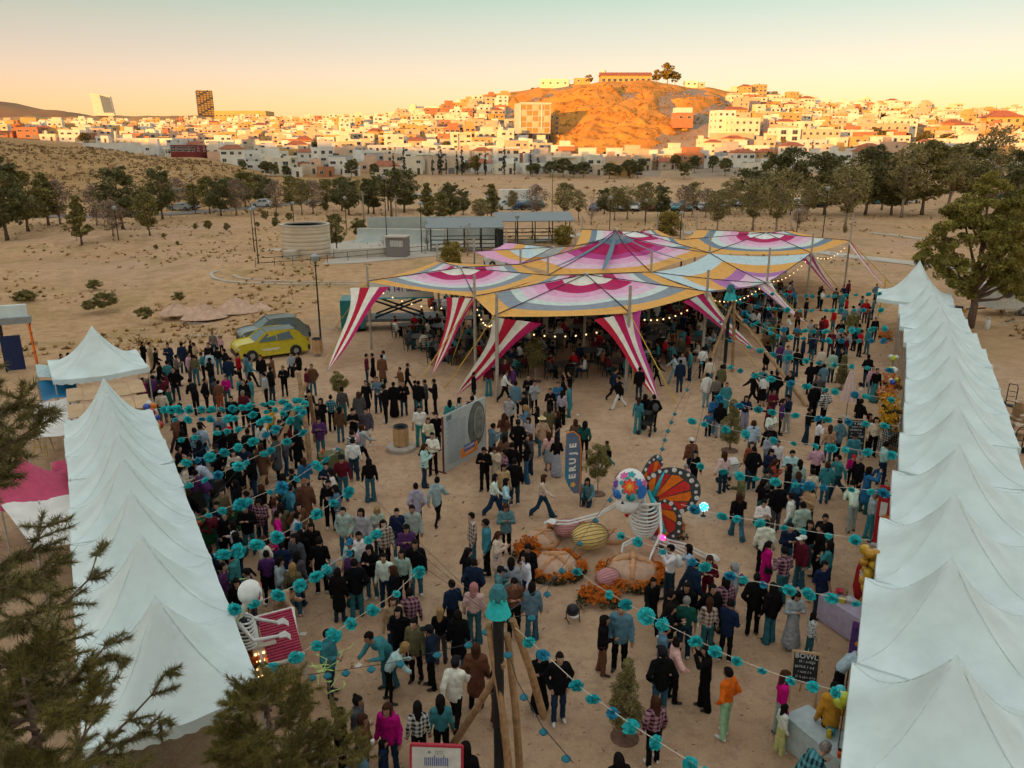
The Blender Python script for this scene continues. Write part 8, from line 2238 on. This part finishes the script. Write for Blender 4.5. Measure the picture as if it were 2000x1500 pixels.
strip('path', [(1700, 455), (1750, 460), (1820, 470)], 1.5, M_conc, .05); strip('path', [(1000, 478), (1120, 460), (1180, 452)], 2.5, M_conc, .06)
strip('path', [(700, 556), (600, 556), (500, 554), (440, 550), (415, 542), (412, 534), (430, 529)], .35, M_conc, .05); strip('path', [(700, 552), (600, 551), (520, 549), (470, 544), (455, 538)], .30, M_conc, .05)
strip('path', [(1130, 300), (1200, 325), (1245, 342)], 6, M_asph, .4, 300)
# gravel heaps and brush on the field
for i, (x, y, w, h) in enumerate([(345, 610, 2.8, .75), (395, 618, 3.4, 1.0), (460, 606, 3.6, 1.05), (505, 602, 2.4, .5)]):
    p = P(x, y); r_ = np.random.RandomState(i); b = MB(); g = []
    for k in range(9):
        t = k / 8; rr = w / 2 * (1 - t) ** .75; g.append([(rr * math.cos(a) * (1 + .12 * math.sin(3 * a + i)), rr * .8 * math.sin(a), h * (t ** 1.15) * (1 + .08 * math.sin(5 * a)) - .05) for a in np.linspace(0, 2 * math.pi, 25)])
    o = MB().grid(g).build('gravel_heap', [mat('gravel', (.56, .36, .25), .95, var=.2, scale=2.5, bump=.5)], None, p, smooth=True); tag(o, ['leftmost low gravel heap on the field', 'tallest gravel heap on the field', 'broad gravel heap right of the tallest', 'flat gravel heap at the right end'][i], 'gravel heap', 'gravel heaps on the field')
brush_items = []
for i, (x, y, h) in enumerate([(52, 592, 1.0), (185, 565, .8), (175, 605, .7), (205, 600, 1.1), (283, 622, .8), (350, 585, .6)]):
    titems2 = tree('bush', P(x, y), h, i, name='dry_bush', wid=1.7); titems2.children[1].data = TREES['greyA'][1] if False else titems2.children[1].data; brush_items.append((titems2, 'low dry bush on the open field', 'beyond the left tents'))
unique_labels(brush_items, 'bush', 'dry bushes on the field', 'bush')
# ---- crowd barriers
bar_m = MB()
for z in (.2, 1.05): bar_m.tube([(-1.1, 0, z), (1.1, 0, z)], .02, 5)
for k in range(12): bar_m.tube([(-1.1 + k * .2, 0, .2), (-1.1 + k * .2, 0, 1.05)], .009, 4)
for s in (-1, 1): bar_m.tube([(s * .9, -.3, 0), (s * .9, 0, .2), (s * .9, .3, 0)], .018, 4)
bar_d = bar_m.data('frame', [M_steel]); bits = []
def barriers(a_, b_, wh):
    a_, b_ = P(*a_), P(*b_); n = int((b_ - a_).length / 2.3); rz = math.atan2(b_.y - a_.y, b_.x - a_.x)
    for k in range(n):
        p = a_.lerp(b_, (k + .5) / n); o = ob('barrier', bar_d, None, p, rz); bits.append((o, 'steel crowd barrier', wh))
barriers((1590, 512), (1730, 538), 'beyond the striped tent'); barriers((585, 660), (680, 640), 'behind the yellow car'); barriers((1845, 578), (1885, 600), 'behind the right tents'); barriers((340, 660), (460, 662), 'behind the far left crowd'); barriers((1940, 640), (2010, 628), 'before the trailer')
unique_labels(bits, 'barrier', 'steel crowd barriers', 'barrier')
# ---- young trees in the fairground
yt = []
for x, y, h, k in [(663, 790, 1.7, 'sapling'), (1167, 965, 2.0, 'sapling'), (1425, 880, 2.3, 'youngcone'), (1642, 760, 1.9, 'youngcone'), (1220, 1440, 2.0, 'youngcone'), (1500, 695, 2.0, 'sapling'), (1660, 670, 2.0, 'sapling'), (1045, 745, 2.4, 'sapling')]:
    p = P(x, y); o = tree(k, p, h, x, name='young_tree', wid=.85); yt.append((o, TW[k], where_fair(p)))
    MB().lathe([(.42, -.02), (.36, .025), (.2, .04), (0, .045)], 14).build('soil_mound', [mat('dark_soil', (.16, .085, .055), .95, var=.3)], o)
unique_labels(yt, 'tree', 'young trees planted in the fairground', 'tree')
# ---- closed parasol
q = P(1652, 815); o = empty('parasol', q); MB().tube([(0, 0, 0), (0, 0, 2.35)], .02, 6).build('pole', [M_bark], o); g = []
for k in range(9):
    t = k / 8; g.append([((.05 + .27 * t ** .8) * (1 + .22 * math.sin(8 * a)) * math.cos(a), (.05 + .27 * t ** .8) * (1 + .22 * math.sin(8 * a)) * math.sin(a), 2.35 - 1.5 * t) for a in np.linspace(0, 2 * math.pi, 49)])
MB().grid(g).build('canopy', [mat('parasol_cloth', (.62, .45, .40), .8)], o, smooth=True); MB().lathe([(.22, 0), (.22, .06), (.05, .08)], 12).build('base', [M_conc], o); tag(o, 'closed cream parasol standing in the right crowd', 'parasol')
# ---- strollers
def stroller(p, rz, lab, mt):
    o = empty('stroller', p, rz); b = MB()
    for s in (-1, 1): b.tube([(s * .24, -.35, 1.0), (s * .24, -.05, .6), (s * .22, .38, .12)], .016, 5); b.tube([(s * .24, .2, .65), (s * .24, -.3, .12)], .016, 5)
    b.tube([(-.24, -.35, 1.0), (.24, -.35, 1.0)], .018, 5); b.build('frame', [M_rail], o)
    MB().box((0, .05, .52), (.42, .5, .12)).box((0, -.18, .75), (.42, .1, .42)).build('seat', [mt], o); MB().grid([[(x, .05 - .28 * math.cos(t), .85 + .24 * math.sin(t)) for x in (-.22, .22)] for t in np.linspace(0, 2.6, 8)]).build('hood', [mt], o)
    for s in (-1, 1):
        for y in (-.32, .38): ob('wheel', WHEEL[0], o, (s * .26, y, .11), rot=(0, R(90), 0), sc=.32)
    return tag(o, lab, 'stroller', 'strollers')
stroller(P(1264, 846), R(150), 'black stroller beside the teal-dressed visitor', mat('stroller_black', (.02, .02, .022), .8)); stroller(P(1424, 948), R(20), 'white stroller pushed by the brown-haired visitor', mat('stroller_white', (.6, .58, .54), .8))
# ---- chalkboards
M_slate = mat('slate', (.022, .022, .024), .8, var=.3); M_ply = MATS['plywood']
def chalkboard(p, rz, w, h, lines, lab, z0=.35):
    o = empty('chalkboard', p, rz); MB().box((0, 0, z0 + h / 2), (w - .08, .03, h - .08)).build('slate', [M_slate], o)
    for s in (-1, 1): MB().box((s * (w / 2 - .02), 0, (z0 + h) / 2), (.05, .05, z0 + h)).build('frame_post', [M_ply], o)
    MB().box((0, 0, z0 + h - .02), (w - .1, .05, .05)).box((0, 0, z0 + .02), (w - .1, .05, .05)).build('frame_bar', [M_ply], o)
    MB().beam((0, .5, 0), (0, .03, z0 + h * .8), .04).build('back_leg', [M_ply], o)
    for k, (t_, s_) in enumerate(lines):
        zz = z0 + h * (.86 - k * .80 / max(1, len(lines)))
        if t_: put_text(t_, s_, INK['chalk'], o, (0, -.02, zz), UP, .003)
        else: scribble(o, .03 * math.sin(k * 2.1), -.02, zz, w * (.6 + .2 * math.sin(k * 3.3)), s_, INK['chalk'], k + int(h * 100))
    o.rotation_euler = (R(-9), 0, rz); return tag(o, lab, 'sign')
chalkboard(P(1566, 1375), R(-14), .62, .78, [('BOWL', .17), ('', .07), ('', .07), ('', .06), ('', .06)], 'small chalkboard reading BOWL beside the near right tents', .5)
chalkboard(P(1668, 895), R(-10), .75, 1.35, [('', .13), ('', .08), ('', .08), ('', .08), ('', .08), ('', .08), ('', .08), ('', .09)], 'tall chalkboard menu on the right near the plaid table', .3)
chalkboard(P(355, 860), R(60), .70, 1.3, [('', .12), ('', .08), ('', .08), ('', .08)], 'dark menu board at the left stalls under the garlands', .3)
# ---- bottom sign
q = P(848, 1500, 1.55); o = empty('event_sign', (q.x, q.y - .05, 0), R(-3)); MB().box((0, 0, 1.15), (.95, .05, 1.3)).build('board', [mat('sign_white', (.60, .57, .52), .6)], o)
for s in (-1, 1): MB().box((s * .475, 0, .9), (.045, .07, 1.8)).build('frame_post', [INK['red']], o)
MB().box((0, 0, 1.80), (.95, .07, .045)).build('frame_bar', [INK['red']], o); disc_on(o, (-.13, -.03, 1.68), .035, (0, -1, 0), INK['grey'], 'crest', 5); scribble(o, .06, -.03, 1.70, .16, .025, INK['grey'], 3); scribble(o, .06, -.03, 1.66, .16, .025, INK['grey'], 4)
for k in range(13): MB().box((-.21 + k * .035, -.03, 1.50 + (.02 if k in (5, 10) else 0)), (.018, .004, .16 + (.04 if k in (5, 10) else 0))).build('letter_stroke', [INK['blue']], o)
o.rotation_euler = (R(-12), 0, R(-3)); tag(o, 'white notice board with red frame at the bottom edge', 'sign')
# ---- stalls along the tents: tables, goods, banners, balloons
def stall_table(p, rz, w, d, mt, lab, goods, seed):
    o = empty('stall_table', p, rz); MB().box((0, 0, .76), (w, d, .04)).build('top', [mt], o); g = []
    for yy in (-1, 1): MB().grid([[(x, yy * (d / 2 + .01) + .015 * math.sin(x * 14), z) for x in np.linspace(-w / 2, w / 2, 17)] for z in (.765, .4, .04)]).build('cloth_drop', [mt], o, smooth=True)
    tag(o, lab, 'table', 'stall tables'); r = np.random.RandomState(seed)
    for k in range(goods):
        c = [(.6, .1, .02), (.55, .4, .03), (.5, .5, .48), (.4, .02, .05), (.05, .25, .3), (.35, .2, .1), (.62, .3, .4)][r.randint(7)]; x, y = r.uniform(-w / 2 + .1, w / 2 - .1), r.uniform(-d / 2 + .08, d / 2 - .08); L = Matrix.Rotation(rz, 3, 'Z') @ Vector((x, y, 0)); nm = ['jar', 'box', 'bowl'][r.randint(3)]; mt2 = mat('goods_%02d' % (int(c[0] * 99)), c, .6)
        b = MB()
        if nm == 'jar': b.lathe([(.05, 0), (.055, .02), (.055, .13), (.035, .16), (.04, .19), (0, .19)], 10)
        elif nm == 'box': b.box((0, 0, .05), (.16, .12, .10)); b.box((0, 0, .105), (.165, .125, .012))
        else: b.lathe([(.05, 0), (.11, .06), (.12, .09), (.10, .085), (0, .04)], 12)
        q = b.build(nm, [mt2], None, (p[0] + L.x, p[1] + L.y, .785), r.uniform(0, 3)); STALL.append((q, 'small %s glazed %s' % ({.6: 'orange', .55: 'yellow', .5: 'white', .4: 'red', .05: 'teal', .35: 'brown', .62: 'pink'}[c[0]], nm), 'on ' + lab.split(' table')[0] + ' table'))
    return o
STALL = []
stall_table(P(425, 1050) + Vector((-.1, 0, 0)), R(58), 1.7, .75, mat('green_cloth', (.015, .11, .035), .8), 'dark green table by the left tents', 10, 1)
stall_table(P(385, 925), R(58), 1.5, .7, mat('white_cloth', (.55, .53, .50), .8), 'white-clothed table by the straw-hat vendor', 10, 2); stall_table(P(395, 985), R(58), 1.5, .7, mat('black_cloth', (.02, .02, .02), .8), 'black table by the left tents', 8, 3)
stall_table(P(1715, 870), R(-65), 1.6, .75, PAT['plbw'][0], 'plaid table by the right tents', 6, 4); stall_table(P(1668, 1240), R(-64), 1.9, .7, mat('lilac_cloth', (.42, .36, .46), .8), 'lilac table by the right tents', 6, 5); stall_table(P(1600, 1490), R(-64), 1.5, .7, mat('pale_cloth', (.42, .50, .50), .8), 'pale table at the bottom edge', 4, 6)
stall_table(P(650, 920), R(20), 1.0, .6, mat('olive_cloth', (.12, .12, .05), .8), 'small olive table in the left crowd', 6, 7); stall_table(P(300, 770), R(60), 1.4, .7, mat('black_cloth', (.02, .02, .02), .8), 'black table by the plywood roof', 5, 8)
unique_labels(STALL, 'goods', 'goods on the stall tables', 'goods')
# red banners
def banner(p, rz, w, h, mt, lab, txt=None, z0=.15):
    o = empty('roll_banner', p, rz); MB().box((0, 0, z0 + h / 2), (w, .02, h)).build('cloth', [mt], o); MB().box((0, 0, .05), (w + .05, .2, .1)).build('foot', [M_steel], o)
    disc_on(o, (.05, -.014, z0 + h * .90), .09, (0, -1, 0), INK['white'], 'badge'); disc_on(o, (0, -.014, z0 + h * .45), .2, (0, -1, 0), INK['orange'], 'picture', 7)
    for k in range(3): scribble(o, -.04, -.014, z0 + h * (.34 - .045 * k), w * .5, .05, INK['white'], k)
    MB().box((-.12, -.014, z0 + h * .60), (.2, .003, .5)).build('white_panel', [INK['white']], o)
    return tag(o, lab, 'banner', 'roll-up banners')
M_redb = mat('red_banner', (.42, .015, .02), .6, var=.1); banner(P(1722, 1072), R(-35), .62, 2.0, M_redb, 'red roll-up banner leaning by the right tents')
q = P(1672, 1205); o = empty('teardrop_flag', q, R(-30)); b = MB(); pr_ = [(0, .2), (.22, .7), (.24, 1.2), (.1, 1.75), (0, 1.95), (-.16, 1.5), (-.2, .9)]; b.add([(x, 0, z) for x, z in pr_] + [(x, .02, z) for x, z in pr_], [tuple(range(7)), tuple(range(13, 6, -1))]); b.build('cloth', [M_redb], o); disc_on(o, (.02, -.005, 1.35), .13, (0, -1, 0), INK['white'], 'badge', 3); MB().tube([(0, .03, 0), (0, .03, 1.95)], .015, 5).build('pole', [M_pole], o); tag(o, 'red teardrop flag beside the yellow balloons', 'flag')
q = P(1690, 1250, 1.5); o = empty('night_poster', (q.x, q.y, 0), R(-28)); MB().box((0, 0, 1.45), (.62, .03, .9)).build('board', [mat('night_print', (.03, .02, .12), .6, col2=(.16, .05, .22), scale=4)], o)
for x in (-.25, .25): MB().beam((x, .1, 0), (x, .02, 1.9), .03).build('stand_leg', [M_pole], o)
for x in (-.14, .12): disc_on(o, (x, -.018, 1.35), .08, (0, -1, 0), INK['orange'], 'picture', 6)
tag(o, 'dark purple poster board beside the lilac table', 'sign')
# balloons
balloon_d = MB().lathe([(0, -.16), (.05, -.145), (.11, -.06), (.135, .04), (.11, .12), (.05, .16), (0, .165)], 14)
def balloons(pts, cols_, lab, s=1.0):
    bd = {}; o = empty('balloon_column', pts[0]); r = np.random.RandomState(5)
    MB().tube([Vector((0, 0, -pts[0].z))] + [p - pts[0] for p in pts], .012, 4).build('string', [M_wire], o)
    for i, p in enumerate(pts):
        for k in range(3):
            c = cols_[r.randint(len(cols_))]; m_ = mat('balloon_' + c, dict(yellow=(.60, .36, .02), gold=(.50, .24, .01), orange=(.66, .16, .01), pink=(.62, .12, .22), blue=(.03, .07, .36), white=(.6, .6, .56), lime=(.42, .46, .03), red=(.45, .02, .02), cyan=(.03, .35, .42))[c], .25, spec=.6)
            if c not in bd: bd[c] = balloon_d.data('balloon', [m_], True)
            a = k * 2.1 + i; ob('balloon', bd[c], o, p - pts[0] + Vector((math.cos(a) * .13 * s, math.sin(a) * .13 * s, r.uniform(-.05, .05))), sc=s * r.uniform(.75, 1.05), rot=(r.uniform(-.6, .6), r.uniform(-.6, .6), 0))
    return tag(o, lab, 'balloons', 'balloon decorations')
balloons([P(1698, 1080 + k * 19, 2.3 - k * .30) for k in range(7)], ['yellow', 'gold'], 'column of yellow balloons by the right tents')
balloons([P(1652, 1360 + k * 12, 2.1 - k * .1) for k in range(2)], ['pink', 'lime', 'cyan'], 'pink and green balloons at the near right tents', .9); balloons([P(1745, 700 + k * 22, 2.2 - k * .12) for k in range(3)], ['blue', 'lime', 'white'], 'blue and lime balloons on the right tent edge')
balloons([P(292 + k * 5, 792 + k * 13, 2.3 - k * .05) for k in range(4)], ['red', 'blue', 'yellow', 'orange', 'white'], 'multicoloured balloons on the left tent edge'); balloons([P(1700 + k * 3, 1172 + k * 4, 1.3) for k in range(2)], ['pink', 'red'], 'pink balloons beside the purple poster', .8)
# hanging flowers along the right tents
for i, (x, y, zz, mt_) in enumerate([(1732, 770, 1.2, None), (1738, 805, 1.0, None), (1742, 745, 1.3, None), (1728, 655, 1.2, None), (1738, 790, 1.7, 'y'), (1735, 820, 1.3, 'y')]):
    p = P(x, y, zz + .4); flower_bed('flower_swag', (p.x, p.y, zz), .28, .5, 110, .75, ['orange flower swag over the lowest garland at the right tents', 'orange flower swag just below it', 'orange flower swag highest on the tent edge', 'small orange flower swag at the far right stalls', 'yellow flower swag among the orange ones', 'yellow flower swag nearest the plaid table'][i], mat('yellow_flower', (.64, .34, .02), .8, island=.3) if mt_ else None, hang=True)
# yellow strip pole at the far right stall
q = P(1714, 620); o = empty('yellow_post', q); MB().tube([(0, 0, 0), (.25, 0, 2.9)], .06, 7).build('post', [mat('yellow_post_paint', (.62, .42, .04), .6)], o); MB().lathe([(.16, 0), (.16, .05), (.06, .06)], 10).build('base', [M_steel], o); tag(o, 'slanted yellow post at the far right stalls', 'post')
# neon branch at the left front
q = P(650, 1400); o = empty('neon_branch', q); b = MB(); b.tube([(0, 0, 0), (-.05, .05, 1.1), (.02, .1, 1.5)], [.03, .02, .012], 6); b.build('stem', [M_bark], o); r_ = np.random.RandomState(8)
for k in range(9):
    p0 = Vector((0, .05, r_.uniform(.6, 1.45))); pts = [p0]
    for j in range(5): pts.append(pts[-1] + Vector((r_.normal() * .12, r_.normal() * .12, r_.uniform(-.02, .18))))
    MB().tube(pts, .008, 5).build('neon_wire', [MATS['green_neon']] if 'green_neon' in MATS else [M_bark], o)
tag(o, 'bare branch wound with green neon wire near the marimba', 'decoration')
# small litter on the ground
for i, (x, y) in enumerate([(592, 1238), (700, 1300), (1128, 810), (1895, 700), (1937, 712), (250, 640)]):
    o = MB().box((0, 0, .006), (.16, .12, .012)).box((.04, .02, .016), (.08, .07, .008), .5).build('paper_scrap', [M_canvas2], None, P(x, y), i); tag(o, ['paper scrap on the soil right of the marimba', 'paper scrap below the near left garland', 'paper scrap before the striped tent', 'paper scrap behind the right tents', 'second paper scrap behind the right tents', 'paper scrap beyond the far left tent'][i], 'litter', 'paper scraps')
# floodlight on its little stand
q = P(1118, 1212); o = empty('floodlight', q, R(20)); MB().ball((0, 0, .34), (.17, .17, .16), 16, 10).lathe([(.15, .22), (.17, .30), (.15, .36)], 16).build('housing', [M_pole], o, smooth=True)
MB().lathe([(0, 0), (.12, .01), (.13, .03)], 14).build('lens', [M_lampw], o, (0, -.10, .20))
for sx in (-1, 1): MB().tube([(sx * .19, 0, .34), (sx * .19, -.02, .12), (sx * .15, -.16, .015)], .015, 5).build('yoke', [M_pole], o); MB().tube([(sx * .19, 0, .12), (sx * .15, .16, .015)], .015, 5).build('foot', [M_pole], o)
tag(o, 'small black floodlight on a low stand below the breads', 'floodlight')
